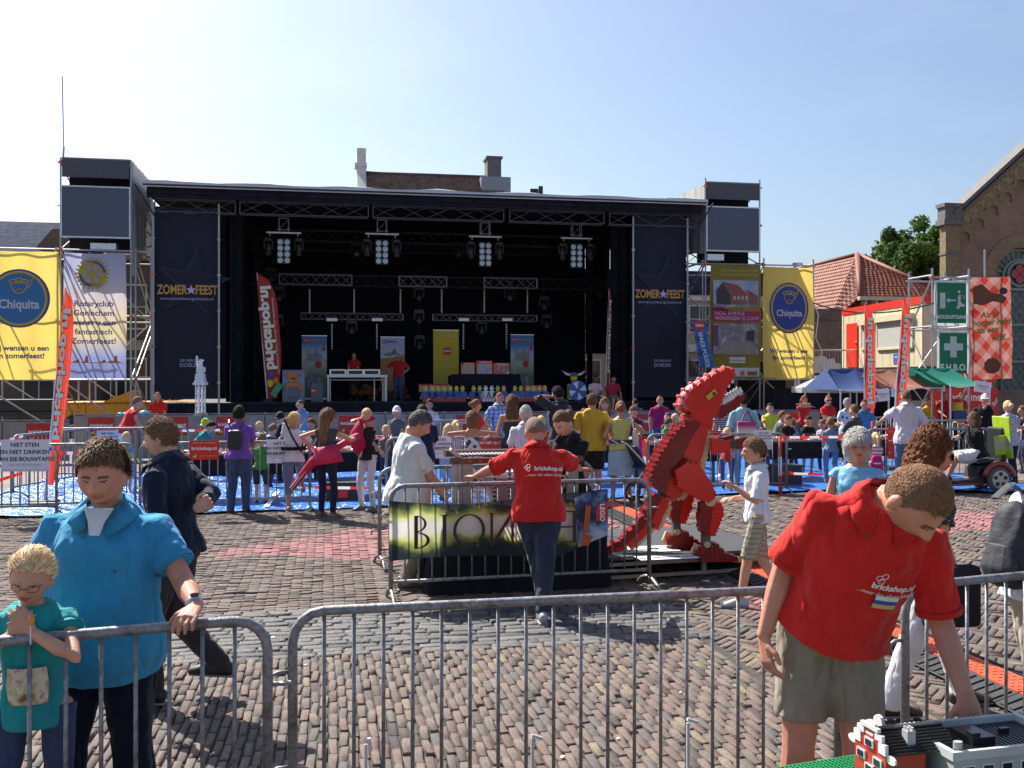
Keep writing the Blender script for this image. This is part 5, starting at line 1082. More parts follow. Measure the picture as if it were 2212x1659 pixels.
# first aid tower with green banners
gr=mat('sign green',(.015,.23,.11),.55,var=.04,transl=.3); gw=mat('sign white cloth',(.72,.74,.75),.6,var=.03,transl=.3)
q=26.6; pa=pxq(2014,q)[0]; pb=pxq(2093,q)[0]
T_,a,b_,f,g=tower('small scaffold tower with two green emergency banners near the church',pa,pb,q,q+1.2,pz(2050,598,q)[1]+.25,[.4,1.9,pz(2050,710,q)[1],pz(2050,600,q)[1]])
def gsign(x0,x1,y0,y1,label,k):
    o,w,h=hung(x0,x1,y0,y1,q-.1,'green_sign',label,'green emergency banners'); sheet(o,w,h,gw,amp=.01,sag=.01)
    flat(o,'green_field',gr,[(-w*.44,h*.06 if k else .0),(w*.44,h*.06 if k else 0),(w*.44,h*.94),(-w*.44,h*.94)],-.03)
    if k:
        flat(o,'door_shape',gw,[(-w*.36,h*.38),(-w*.2,h*.38),(-w*.2,h*.72),(-w*.36,h*.72)],-.036)
        flat(o,'arrow',gw,[(-w*.17,h*.555),(-w*.07,h*.61),(-w*.07,h*.57),(w*.12,h*.57),(w*.12,h*.54),(-w*.07,h*.54),(-w*.07,h*.5)],-.036)
        flat(o,'running_head',gw,circ(w*.22,h*.745,w*.042,w*.042,12),-.036); m=MB()
        for pts in ([(w*.24,h*.68),(w*.22,h*.53)],[(w*.22,h*.53),(w*.3,h*.45),(w*.38,h*.45)],[(w*.22,h*.53),(w*.22,h*.44),(w*.17,h*.38)],[(w*.24,h*.68),(w*.33,h*.66),(w*.37,h*.59)],[(w*.24,h*.67),(w*.16,h*.63),(w*.12,h*.59)]): m.tube([(p_[0],-.036,p_[1]) for p_ in pts],[(.045,.004)]*len(pts),6,side=None)
        m.build('running_figure',gw,o); text('NOODUITGANG',w*.135,whitep,o,0,h*.19,-.045,.03,sx=.94)
    else:
        c,cz=0,h*.62; s=w*.3; t_=w*.1; flat(o,'cross',gw,[(c-t_,cz-s),(c+t_,cz-s),(c+t_,cz-t_),(c+s,cz-t_),(c+s,cz+t_),(c+t_,cz+t_),(c+t_,cz+s),(c-t_,cz+s),(c-t_,cz+t_),(c-s,cz+t_),(c-s,cz-t_),(c-t_,cz-t_)],-.036); text('E.H.B.O.',w*.25,whitep,o,0,h*.14,-.045,.03,sx=.98)
gsign(2019,2090,605,704,'green emergency exit banner with a running figure',1); gsign(2024,2092,714,807,'green first aid banner with a white cross',0)
# red checked food banner
o,w,h=hung(2096,2188,598,819,27.0,'food_banner','red and white checked food banner beside the green emergency signs'); o.rotation_euler=(0,R(-1.5),A)
sheet(o,w,h,mat('checked cloth',(.52,.045,.03),.7,transl=.3,var=.04,pat=('diamond',1.5,(.58,.33,.28))),amp=.03)
brn=mat('print brown',(.17,.06,.03),.7,transl=.15); oli=mat('print olive text',(.22,.19,.02),.6,transl=.1)
flat(o,'brown_shape',brn,[(-w*.4,h*.9),(-w*.2,h*.93),(w*.02,h*.84),(w*.25,h*.83),(w*.38,h*.79),(w*.3,h*.74),(w*.05,h*.76),(-w*.2,h*.72),(-w*.42,h*.74)],-.05)
flat(o,'brown_shape',brn,circ(0,h*.13,w*.2,h*.08,9),-.05); flat(o,'dark_shape',darkm,circ(w*.3,h*.86,w*.1,h*.035,12),-.056)
for i,(t_,x_) in enumerate((('Als je',-.05),('honger hebt',0),('als een',-.1),('wolf...',.2))): text(t_,w*.18,oli,o,w*x_,h*(.63-i*.075),-.058,.03,shear=.2,ang=R(3))
polet(T_,(1.7,.2,0),(1.7,.2,6.0),.03,'standard',pm_); polet(T_,(.5,.0,pz(2050,600,q)[1]),(1.9,.2,pz(2180,606,q)[1]),.025,'ledger',pm_)
# cable hung from the scaffold
m=MB(); a0=W(1758,745-90,36); a1=W(2016,655,29.); pts=[]
for i in range(21): t_=i/20; p_=a0.lerp(a1,t_); p_.z-=.9*4*t_*(1-t_)*.35; pts.append(p_)
tag(m.tube(pts,.025,5).build('hanging_cable',darkm),'black cable slung from the right scaffold across to the green sign tower','cable')
m=MB(); m.tube([W(1757,655,36),W(1768,680,36),W(1762,730,36),W(1776,760,36),W(1766,790,36)],.02,5); tag(m.build('hanging_rope',whitep),'white rope hanging beside the right yellow banner','rope')
m=MB().tube([(0,0,0),(0,0,.25)],.16,12).tube([(0,0,.2),(0,0,.3)],.25,12).tube([(0,0,-6),(0,0,0)],.12,8); o=m.build('vent_pipe',alu); o.location=W(1722,583,44); tag(o,'metal vent cap peeping over the right yellow banner','vent')
# market stalls
def canopy(x0,x1,yt,yf,d,label,m,depth=2.2,zt_=2.45,zf=1.95,skirt=.0,dx=0):
    a=W(x0,yf,d); b_=W(x1,yf,d); ang=math.atan2(0,1); o=thing('market_stall',label,'stall',(a.x,a.y,0),A,'market stalls with coloured canopies'); w=b_.x-a.x; w/=UX
    n=16; V=[];Fc=[]; J=6
    for i in range(n+1):
        for j in range(J+1):
            t=j/J; V.append((w*i/n+dx*t,depth*t*.5-.2,zf+(zt_-zf)*t-.10*math.sin(PI*t)-.05*math.sin(PI*((i/n*2)%1))))
    for i in range(n):
        for j in range(J): c=i*(J+1)+j; Fc.append((c,c+J+1,c+J+2,c+1))
    N=len(V)
    for i in range(n+1):
        for j in range(J+1): t=j/J; V.append((w*i/n+dx*(1-t),depth*.5-.2+depth*t*.5,zt_-(zt_-zf)*t-.1*math.sin(PI*t)))
    for i in range(n):
        for j in range(J): c=N+i*(J+1)+j; Fc.append((c,c+J+1,c+J+2,c+1))
    mb=MB(); mb.add(V,Fc); mb.build('canopy',m,o,smooth=True)
    # gable end cloth
    mb=MB(); mb.add([(0,-.2,zf),(dx*.5+0,depth*.5-.2,zt_),(0,depth-.2,zf),(-.02,-.2,zf-.02)],[(0,1,2)]); mb.build('end_cloth',m,o)
    for x in (0.05,w-.05):
        for y in (-.15,depth-.25): MB().cyl((x,y,0),(x,y,zf),.025,6).build('post',whitep,o)
    MB().cyl((0,-.2,zf),(w,-.2,zf),.02,6).build('front_rail',whitep,o); MB().b2(.1,w-.1,.0,.9,.7,.76).build('counter',mat('counter board',(.25,.18,.1),.7),o); MB().b2(.1,w-.1,-.02,0,.05,.7).build('counter_cloth',blackm,o)
    return o,w
cb=mat('canvas blue',(.03,.07,.22),.75,var=.08,transl=.15); cs=mat('canvas salmon',(.45,.2,.13),.75,var=.06,transl=.25); cg=mat('canvas green',(.02,.24,.17),.75,var=.06,transl=.2)
canopy(1806,1925,806,842,28.0,'market stall with blue canvas canopy',cb,zt_=2.32,zf=1.72,dx=.3); canopy(1926,2040,806,838,27.7,'market stall with salmon pink canvas canopy',cs,zt_=2.30,zf=1.78,dx=-.3); canopy(2042,2142,804,832,27.4,'market stall with green canvas canopy',cg,zt_=2.34,zf=1.84,dx=-.5)
# stall back drop, red lettered cloth and shelves
o=thing('red_lettered_cloth','red cloth with white words behind the stalls on the right','banner',W(2084,905,31.2),A); o.location.z=0; MB().b2(-1.2,1.15,0,.01,.3,1.75).build('cloth',mat('cloth red plain',(.6,.03,.03),.6,var=.05,bump=.2,bs=4,transl=.1),o)
text('voor meer',.36,wink,o,.18,1.45,-.02,.02,sx=.8); text('dan v...',.36,wink,o,.18,.98,-.02,.02,sx=.8); text('Robo',.2,wink,o,-.85,1.35,-.02,0,shear=.3,ang=.5); text('Lego Bar',.2,wink,o,.92,1.1,-.02,.01,shear=.2,ang=1.0)
o=MB().b2(-3.2,3.9,0,.05,.02,1.7).build('dark_backdrop',blackm,None,loc=PQ(pxq(1850,32.5)[0],32.5),rotz=A); tag(o,'black cloth backdrop behind the market stalls','backdrop')
for i,(x,y,w,h,d) in enumerate(((1927,845,.34,.26,26.6),(1894,842,.4,.24,26.8),(2024,838,.3,.2,26.9))): pass
for (x,y,w,h,an,lab) in ((1943,871-22,.5,.26,-8,'white price card hanging under the salmon canopy'),(1908,853,.36,.34,5,'grey price card hanging under the blue canopy'),(2123,836,.5,.30,-8,'white price card hanging under the green canopy'),(1886,862,.22,.18,0,'small white card pinned low under the blue canopy')):
    P=W(x,y,26.8); o=thing('price_card',lab,'card',P,A,'white cards hung on the stalls'); b__=MB().box((0,0,0),(w,.006,h),Matrix.Rotation(R(-an),3,'Y')).build('card',signw,o); text('Tickets hier',.07,ink,o,0,.02,-.008,.01,ang=R(an)); text('brickshop',.05,ink,o,0,-.05,-.008,.0,ang=R(an)); MB().cyl((-w*.4,0,h*.5),(-w*.4,0,h*.5+.15),.006,4).cyl((w*.4,0,h*.4),(w*.4,0,h*.5+.15),.006,4).build('string',darkm,o)
# parasol
P=W(1790,830,31); o=thing('parasol','white parasol between the right scaffold and the blue stall','parasol',(P.x,P.y,0),0); m=MB(); n=12; ze=SZ(838,31); za=SZ(806,31)
V=[(-.0,0,za)]+[(1.15*math.cos(2*PI*i/n),1.15*math.sin(2*PI*i/n),ze+.03*(i%2)) for i in range(n)]+[(1.15*math.cos(2*PI*i/n),1.15*math.sin(2*PI*i/n),ze-.14) for i in range(n)]; m.add(V,[(0,1+i,1+(i+1)%n) for i in range(n)]+[(1+i,1+n+i,1+n+(i+1)%n,1+(i+1)%n) for i in range(n)]); m.build('canopy',mat('parasol cloth',(.62,.63,.62),.7,transl=.3,var=.05),o)
MB().cyl((0,0,0),(0,0,za),.03,8).build('pole',whitep,o)
MB().tube([(0,0,0),(0,0,.08)],[.3,.26],12).build('foot',darkm,o)

# ================================================================ BUILDING TABLES
lego_cols=[(.68,.04,.02),(.72,.72,.70),(.03,.03,.03),(.6,.05,.03),(.35,.35,.36),(.72,.5,.04),(.05,.2,.5),(.04,.3,.12),(.45,.33,.2)]
lc=[mat('toy brick colour %d'%i,c,.3,var=.02,coat=.3) for i,c in enumerate(lego_cols)]; wts=[.36,.2,.1,.12,.07,.06,.03,.04,.02]
def btable(x0,d0,x1,d1,label,depth=.8,legc='green',H=.78,green=False):
    a=Vector(((x0-CX)*d0/F,d0,0)); b=Vector(((x1-CX)*d1/F,d1,0)); ang=math.atan2(b.y-a.y,b.x-a.x); L_=(b-a).length
    o=thing('building_table',label,'table',a,ang,'building tables covered in toy bricks'); MB().b2(0,L_,0,depth,H-.04,H).build('table_top',mat('table board',(.10,.07,.04),.7),o)
    MB().b2(-.01,L_+.01,-.015,-.005,H-.34,H+.03).b2(-.01,0,0,depth,H-.34,H+.03).b2(L_,L_+.01,0,depth,H-.34,H+.03).build('black_skirt',mat('black felt',(.008,.008,.01),.9,var=.2),o); MB().b2(-.01,L_+.01,-.03,-.016,H+.0,H+.035).build('edge_board',mat('edge strip',(.3,.25,.2),.6) if not green else mat('green edge',(.1,.35,.12),.6),o)
    gl=mat('green steel leg',(.01,.16,.07),.45)
    n=max(2,int(L_/2.1)+1)
    for i in range(n):
        x=.15+(L_-.3)*i/(n-1)
        for y in (.08,depth-.08): MB().b2(x-.025,x+.025,y-.02,y+.02,0,H-.04).build('leg',gl,o)
        MB().b2(x-.02,x+.02,.1,depth-.1,.25,.3).build('leg_bar',gl,o)
    # loose bricks: one stuff mesh with many small studded blocks
    mb=MB(); cnt=int(L_*depth*330)
    for k in range(cnt):
        x=random.uniform(.03,L_-.03); y=random.uniform(0.0,depth-.03); hgt=.06*(1-abs(y/depth-.5)*1.4); z=H+random.uniform(.0,max(.012,hgt)); s=random.choice([(.032,.016,.012),(.045,.03,.02),(.06,.03,.02),(.03,.03,.02),(.08,.03,.02)])
        mb.m=random.choices(range(len(lc)),wts)[0]; mb.box((x,y,z+s[2]/2),s,Euler((random.uniform(-.7,.7),random.uniform(-.7,.7),random.uniform(0,6.3))).to_matrix())
    stuff(mb.build('loose_bricks',lc,o)); return o
btable(360,16.1,820,17.3,'long building table left of the white shirted man, nearest the camera'); btable(560,19.6,860,20.6,'second building table on the left, farther back')
btable(870,18.3,1180,19.2,'building table behind the girl in the halter dress'); btable(1182,18.6,1402,19.2,'building table behind the woman in the blue skirt'); btable(1205,22,1400,22.6,'farther building table behind the yellow T-shirt',green=True)
btable(1404,18.9,1560,19.3,'building table behind the dinosaur neck'); btable(1662,19.7,1900,20.4,'building table where the black shirted boys stand')
btable(1905,20.6,2000,20.9,'short end of the right building table beside the pink striped girl')
# dark storage box with lid under the table
for i,(x,y,lab) in enumerate(((1700,1052,'black storage box under the right building table'),(795,1100,'x'),(795,1090,'x'))):
    if lab!='x': g_=G(x,y); o=thing('storage_box',lab,'box',(g_.x,g_.y,.03),R(8)); MB().b2(-.3,.3,0,.4,0,.34).build('body',darkm,o); MB().b2(-.32,.32,-.02,.42,.34,.38).build('lid',darkm,o)
g_=G(795,1089); o=thing('storage_box','low black crate with a red mark under the left building table by the purple woman','box',(g_.x,g_.y,.03),R(8)); 
o.location=G(800,1078); o.location=Vector(((790-CX)*15.9/F,15.9,.03)); o.location=Vector(((350*2.1-CX)*16/F,16.4,.03)); MB().b2(-.3,.3,0,.4,0,.3).build('body',darkm,o); MB().b2(-.1,.05,-.01,-.001,.05,.2).build('label',redp,o)
# pushchair behind the dinosaur tail
g_=G(1385,1086); o=thing('pushchair','dark folded pushchair with black wheels behind the dinosaur tail','pushchair',(g_.x,g_.y,.03),R(20))
for (x,y) in ((-.05,-.2),(-.05,.2),(.45,0)): 
    w_=MB(); w_.tube([(x+.13*math.cos(t),y,.13+.13*math.sin(t)) for t in [2*PI*i/14 for i in range(15)]],.022,6); w_.build('wheel',darkm,o)
    MB().cyl((x,y-.02,.13),(x,y+.02,.13),.03,8).build('hub',alu,o)
for y in (-.2,.2): MB().tube([(.4,y*.3,.15),(.1,y,.5),(-.35,y,.95),(-.45,y,1.0)],.015,6).tube([(-.05,y,.13),(.15,y,.5),(.3,y,.7)],.013,6).build('frame',alu,o)
MB().box((.12,0,.5),(.4,.34,.05),Matrix.Rotation(.3,3,'Y')).box((-.08,0,.72),(.05,.34,.45),Matrix.Rotation(-.5,3,'Y')).build('seat',mat('navy cloth',(.02,.025,.06),.8),o)
# mobility scooter
g_=G(2120,1064); o=thing('mobility_scooter','dark red and black mobility scooter with grey wheels','mobility scooter',(g_.x,g_.y,.01),R(8)); scooter=o
Xw=(2169-CX)*17.7/F-g_.x
def wheel(x,y,r):
    m=MB(); m.tube([(x+ (r-.05)*math.cos(t),y,r+(r-.05)*math.sin(t)) for t in [2*PI*i/24 for i in range(25)]],[(.055,.06)]*25,8); w_=m.build('wheel',mat('grey tyre',(.11,.11,.115),.8),o,smooth=True)
    m=MB(); m.tube([(x,y-.03,r),(x,y-.06,r)],.16,20); m.build('rim',mat('rim silver',(.5,.5,.5),.3,.6),w_)
    m=MB(); 
    for i in range(5): a_=2*PI*i/5+.3; m.tube([(x+.1*math.cos(a_),y-.061,r+.1*math.sin(a_)),(x+.1*math.cos(a_),y-.066,r+.1*math.sin(a_))],.038,10)
    m.build('rim_hole',darkm,w_)
wheel(Xw,-.0,.225); wheel(Xw,.5,.225); wheel(Xw-1.0,.25,.17)
m=MB(); m.prism([(Xw-1.0,.14),(Xw-.55,.13),(Xw-.3,.12),(Xw+.3,.2),(Xw+.33,.4),(Xw+.2,.5),(Xw-.1,.52),(Xw-.35,.45),(Xw-.42,.22),(Xw-1.0,.19)],.06,.46); m.build('body',darkm,o,bevel=.03)
m=MB(); m.tube([(Xw+.28*math.cos(t),-.02,.225+.28*math.sin(t)) for t in [PI*.05+PI*.9*i/12 for i in range(13)]],[(.06,.03)]*13,8); m.tube([(Xw-.3,.0,.15),(Xw-.9,.02,.13)],[.03,.02],6); m.build('fender',mat('scooter red',(.25,.02,.02),.25,coat=.6),o,smooth=True)
MB().tube([(Xw-1.0,.25,.3),(Xw-.85,.25,.7),(Xw-.72,.25,.95)],[.05,.045,.03],8).tube([(Xw-.72,.05,.96),(Xw-.72,.45,.96)],.02,6).build('tiller',darkm,o); MB().box((Xw-.98,.25,.78),(.2,.3,.3)).build('basket_bag',mat('bag dark red',(.22,.015,.015),.6),o,bevel=.04)
MB().b2(Xw-.35,Xw+.1,.02,.5,.5,.58).box((Xw+.13,.26,.85),(.09,.46,.6)).build('seat',mat('seat black vinyl',(.015,.015,.015),.5),o,bevel=.03)
v=MB(); v.box((Xw+.23,.1,.93),(.04,.5,.75)).box((Xw+.1,-.02,.8),(.25,.03,.35)); v=v.build('safety_vest',mat('vest yellow',(.45,.62,.02),.6,pat=('zramp',.5,1.3,[(.4,.6,.02),(.4,.6,.02),(.45,.45,.4),(.4,.6,.02),(.45,.65,.02),(.45,.65,.02)]),transl=.2),None,bevel=.06); v.location=o.location; v.rotation_euler=(0,R(-5),R(8)); tag(v,'fluorescent yellow safety vest hung over the back of the mobility scooter seat','safety vest')
# ================================================================ DINOSAUR OF TOY BRICKS
dred=mat('toy brick red',(.66,.014,.006),.32,var=.05,spec=.35); ddark=mat('toy brick dark red',(.21,.005,.006),.32,var=.06,spec=.35); dtan=mat('toy brick tan',(.55,.42,.22),.35); dgrey=mat('toy brick dark grey',(.07,.08,.09),.35); dwhite=mat('toy brick white',(.75,.75,.73),.3,coat=.3); dblack=mat('toy brick black',(.015,.015,.015),.3,coat=.3); dyel=mat('toy brick yellow',(.6,.42,.02),.3)
DS=10.4; pf=W(1478,817,DS); dino=thing('brick_dinosaur','life sized red toy brick dinosaur with open toothed jaws on a black platform','dinosaur model',(pf.x,pf.y,.25),R(4))
def dz(x,y): return ((x-1478)*DS/F,HC-.25-(y-YH)*DS/F)
nb=[0]
def segment(name,outl,w,ax,y=0,t=.022,dark=0,tan=0,tw=None,maxn=999,studs=True,studside=-1,topm=None):
    """solid from a side outline, sliced across direction ax into courses of bricks. dark: share of the back (b low) side in dark bricks with studs"""
    P=[dz(*p) for p in outl]; a=Vector((dz(*ax[1])[0]-dz(*ax[0])[0],dz(*ax[1])[1]-dz(*ax[0])[1])).normalized(); b=Vector((a.y,-a.x))   # a along the segment, b to its front
    A_=[(p[0]*a.x+p[1]*a.y,p[0]*b.x+p[1]*b.y) for p in P]; a0=min(p[0] for p in A_); a1=max(p[0] for p in A_); n=max(2,int((a1-a0)/t)); 
    Mx=Matrix(((a.x,0,b.x,0),(0,1,0,y),(a.y,0,b.y,0),(0,0,0,1)))   # local (a, depth, b) to x,y,z
    core=None; rows=[]
    for i in range(n):
        am=a0+(i+.5)*(a1-a0)/n; bs=[]
        for k in range(len(A_)):
            p,q_=A_[k],A_[(k+1)%len(A_)]
            if (p[0]-am)*(q_[0]-am)<0: bs.append(p[1]+(q_[1]-p[1])*(am-p[0])/(q_[0]-p[0]))
        if len(bs)>=2: rows.append((i,am,min(bs),max(bs)))
    m=MB(); cx_=sum(p[0] for p in P)/len(P); cz_=sum(p[1] for p in P)/len(P); wm=w*(.8 if tw else 1)*.8
    m.prism([(cx_+(p[0]-cx_)*.85,cz_+(p[1]-cz_)*.85) for p in P],y-wm/2,y+wm/2)
    core=m.build(name,dred,dino); h=(a1-a0)/n
    for (i,am,b0,b1) in rows:
        ww=(tw(i/n) if tw else 1)*w; g=.016; b0=round(b0/g)*g; b1=round(b1/g)*g+.008; hd=h*.955; bd=b0+(b1-b0)*dark
        if tan: 
            bt=b1-(b1-b0)*tan; m=MB(Mx); m.box((am,0,(bt+b1)/2),(hd,ww*.9,b1-bt-.003)); m.build('brick',dtan,core); b1=bt
        if dark:
            m=MB(Mx); step=.008 if i%3 else 0; m.box((am,0,(b0+bd)/2-step/2),(hd,ww+.002,bd-b0+step-.003))
            if studs and i%2==0:
                kk=max(2,int(ww/.045))
                for j in range(kk): yy=-ww/2+ww*(j+.5)/kk; m.cyl((am,yy,b0-step+.002),(am,yy,b0-step-.016),.0165,8)
            m.build('brick',ddark,core); nb[0]+=1
            if bd<b1-.01: m=MB(Mx); m.box((am,0,(bd+b1)/2),(hd,ww,b1-bd-.003)); m.build('brick',dred,core); nb[0]+=1
        else: m=MB(Mx); m.box((am,0,(b0+b1)/2),(hd,ww,b1-b0-.003)); m.build('brick',topm or dred,core); nb[0]+=1
    return core
# torso leaning back, hips low left, shoulders high right
torso=segment('torso',[(1490,907),(1529,925),(1527,950),(1518,990),(1512,1015),(1495,1050),(1470,1074),(1445,1078),(1409,1052),(1402,1018),(1414,988),(1440,950),(1461,925)],.34,((1440,1060),(1510,920)),dark=.42,tan=.14,t=.027,tw=lambda f:.75+.35*math.sin(PI*min(1,f+.1)))
neck=segment('neck',[(1478,905),(1500,890),(1535,905),(1530,928),(1495,915)],.24,((1500,925),(1515,890)),t=.04,topm=dred)
MB().ell((dz(1500,900)[0],0,dz(1500,900)[1]),(.1,.1,.1),12).build('neck_joint',dgrey,dino)
head=segment('skull',[(1474,880),(1475,862),(1490,838),(1524,818),(1550,801),(1572,795),(1584,798),(1584,811),(1566,836),(1554,866),(1545,890),(1518,918),(1492,902)],.27,((1500,905),(1575,805)),t=.027,tw=lambda f:1.05-.5*f,topm=dred)
# studded crest on head
a_=Vector(dz(1476,850)); pts=[(1474,872),(1475,860),(1482,847),(1491,836),(1507,826),(1523,817),(1540,806),(1556,798),(1574,794)]
m=MB()
for k in range(len(pts)-1):
    p0=Vector(dz(*pts[k])); p1=Vector(dz(*pts[k+1])); d=p1-p0; nrm=Vector((-d.y,d.x)).normalized(); c=(p0+p1)/2; rt=Matrix.Rotation(-math.atan2(d.y,d.x),3,'Y'); wk=.27-.14*k/8
    for j in range(max(2,int(wk/.045))): yy=-wk/2+wk*(j+.5)/max(2,int(wk/.045)); fy_=1-.35*(2*yy/wk)**2; nn=Vector((nrm.x,0,nrm.y)); s=Vector((c.x+.012,yy*1.02,c.y-.05)); m.ell(s+nn*(.088-.022*k/8)*fy_,(.019,.019,.019),8)
rd_=[(.142-.07*k/8,.088-.022*k/8) for k in range(9)]; cm_=MB(); cm_.tube([(dz(*q_)[0]+.012,0,dz(*q_)[1]-.05) for q_ in pts],rd_,16,side=(0,1,0),rnd=.6); cm_.build('crest_ridge',mat('toy brick glossy red',(.60,.03,.02),.27,coat=1,spec=1),dino,smooth=True)
m.build('crest',[mat('toy brick glossy red',(.55,.05,.04),.3,coat=1,spec=1),mat('toy brick glossy red',(0,0,0))],dino)
MB().box((dz(1530,852)[0],-.138,dz(1530,852)[1]),(.12,.02,.05),Matrix.Rotation(-.7,3,'Y')).build('eye_patch',dyel,dino); ex=dz(1535,850); MB().cyl((ex[0],-.155,ex[1]),(ex[0],-.14,ex[1]),.018,10).build('pupil',dblack,dino)
for k in range(5):
    for sy in (-.06,.06): c=dz(1578-k*8,822+k*10); MB().box((c[0]+.012,sy,c[1]-.01),(.022,.02,.035),Matrix.Rotation(.3,3,'Y')).build('tooth',dwhite,head)
jaw=segment('lower_jaw',[(1534,895),(1548,880),(1570,872),(1595,853),(1604,853),(1604,862),(1592,876),(1572,890),(1550,904)],.2,((1545,893),(1600,858)),t=.036,topm=ddark,tw=lambda f:1.1-.35*f)
for k in range(7):
    c=dz(1560+k*6.4,868-k*4.0)
    for yy in (-.08+.004*k,.08-.004*k): m=MB(); m.box((c[0],yy,c[1]),(.028,.03,.045),Matrix.Rotation(-.55,3,'Y')); m.ell((c[0]-.005,yy,c[1]+.025),(.013,.013,.016),8); m.build('tooth',dwhite,jaw)
for sgn,sx,nm_ in ((-1,0,'near'),(1,-10,'far')):
    th=segment('thigh',[(1447+sx,1014),(1464+sx,998),(1480+sx,993),(1497+sx,998),(1514+sx,1024),(1531+sx,1053),(1530+sx,1070),(1513+sx,1078),(1480+sx,1062),(1450+sx,1043)],.15,((1475+sx,1000),(1520+sx,1066)),y=sgn*.21,t=.032,dark=.0,topm=dred)
    m=MB(); 
    for k in range(6):
        c=dz(1452+sx+k*5,1022-k*5.5); 
        for j in range(3): m.box((c[0]-.02*(k%2),sgn*.21+(j-1)*.05,c[1]),(.05,.048,.05),Matrix.Rotation(-.8,3,'Y')); m.ell((c[0]-.03,sgn*.21+(j-1)*.05,c[1]+.03),(.018,.018,.018),6)
    m.build('knee_studs',ddark,dino)
    dx=0 if sgn<0 else -44; dy=0 if sgn<0 else -14
    MB().cyl((dz(1520+dx*.8,1076)[0],sgn*.21-.07,dz(0,1076+dy*.3)[1]),(dz(1520+dx*.8,1076)[0],sgn*.21+.07,dz(0,1076+dy*.3)[1]),.055,12).build('knee_joint',dtan,dino)
    segment('shin',[(1502+dx,1080+dy),(1540+dx,1080+dy),(1549+dx,1092+dy),(1546+dx,1112+dy),(1530+dx,1150+dy),(1512+dx,1150+dy),(1499+dx,1136+dy),(1498+dx,1110+dy)],.14,((1524+dx,1145+dy),(1524+dx,1085+dy)),y=sgn*.2,t=.036,dark=.5,studs=False)
    c=dz(1514+dx,1160+dy); MB().box((c[0],sgn*.2,c[1]),(.08,.09,.14)).box((c[0]+.03,sgn*.2,c[1]-.04),(.05,.1,.06)).build('ankle',dgrey,dino); c=dz(1514+dx,1168+dy); MB().cyl((c[0],sgn*.2-.07,c[1]),(c[0],sgn*.2+.07,c[1]),.035,12).build('ankle_pin',dtan,dino)
    segment('foot',[(1498+dx,1172+dy),(1516+dx,1176+dy),(1536+dx,1164+dy),(1546+dx,1182+dy),(1578+dx,1194+dy),(1578+dx,1202+dy),(1500+dx,1202+dy),(1488+dx,1186+dy)],.2,((1500+dx,1190+dy),(1570+dx,1190+dy)),y=sgn*.2,t=.045,topm=ddark)
    c=dz(1570+dx,1200+dy)
    for yy in (-.06,0,.06): MB().box((c[0]+.04,sgn*.2+yy,c[1]-.008),(.1,.035,.035)).build('claw',dtan,dino)
    m=MB(); c=dz(1490+dx,1178+dy); m.box((c[0],sgn*.2,c[1]),(.035,.05,.1),Matrix.Rotation(.4,3,'Y')); m.build('claw',dtan,dino)
# tail
segment('tail_segment',[(1404,1068),(1414,1062),(1448,1088),(1424,1138),(1412,1140),(1384,1112)],.22,((1398,1128),(1430,1074)),t=.04,dark=.4,tan=.18)
segment('tail_segment',[(1384,1112),(1408,1140),(1390,1162),(1366,1182),(1356,1178),(1342,1166),(1344,1154)],.19,((1352,1170),(1398,1124)),t=.04,dark=.4,tan=.18)
segment('tail_segment',[(1344,1162),(1352,1182),(1330,1192),(1292,1202),(1285,1198),(1286,1184),(1310,1176)],.16,((1290,1193),(1346,1172)),t=.045,dark=.45,tan=.2)
segment('tail_segment',[(1284,1187),(1286,1200),(1256,1212),(1240,1214),(1240,1205),(1262,1193)],.12,((1242,1210),(1286,1192)),t=.05,dark=.4,tan=.2)
for (x,y) in ((1398,1075),(1372,1132),(1345,1172),(1286,1194)): c=dz(x,y); MB().cyl((c[0],-.07,c[1]),(c[0],.07,c[1]),.03,10).build('tail_joint',dgrey,dino)
# arms
for sgn in (-1,1):
    segment('upper_arm',[(1524,944),(1564,950),(1564,968),(1526,978)],.09,((1526,960),(1562,958)),y=sgn*.22,t=.03,topm=dred); c=dz(1571,957); MB().box((c[0],sgn*.22,c[1]),(.07,.09,.085)).build('elbow',dblack,dino)
    segment('forearm',[(1577,948),(1598,941),(1603,958),(1579,966)],.08,((1578,957),(1602,950)),y=sgn*.22,t=.03,topm=ddark); m=MB()
    for k in (-1,0,1): c=dz(1605,951); m.box((c[0]+.03,sgn*.22+k*.03,c[1]+.0),(.06,.02,.025))
    m.build('fingers',dtan,dino)
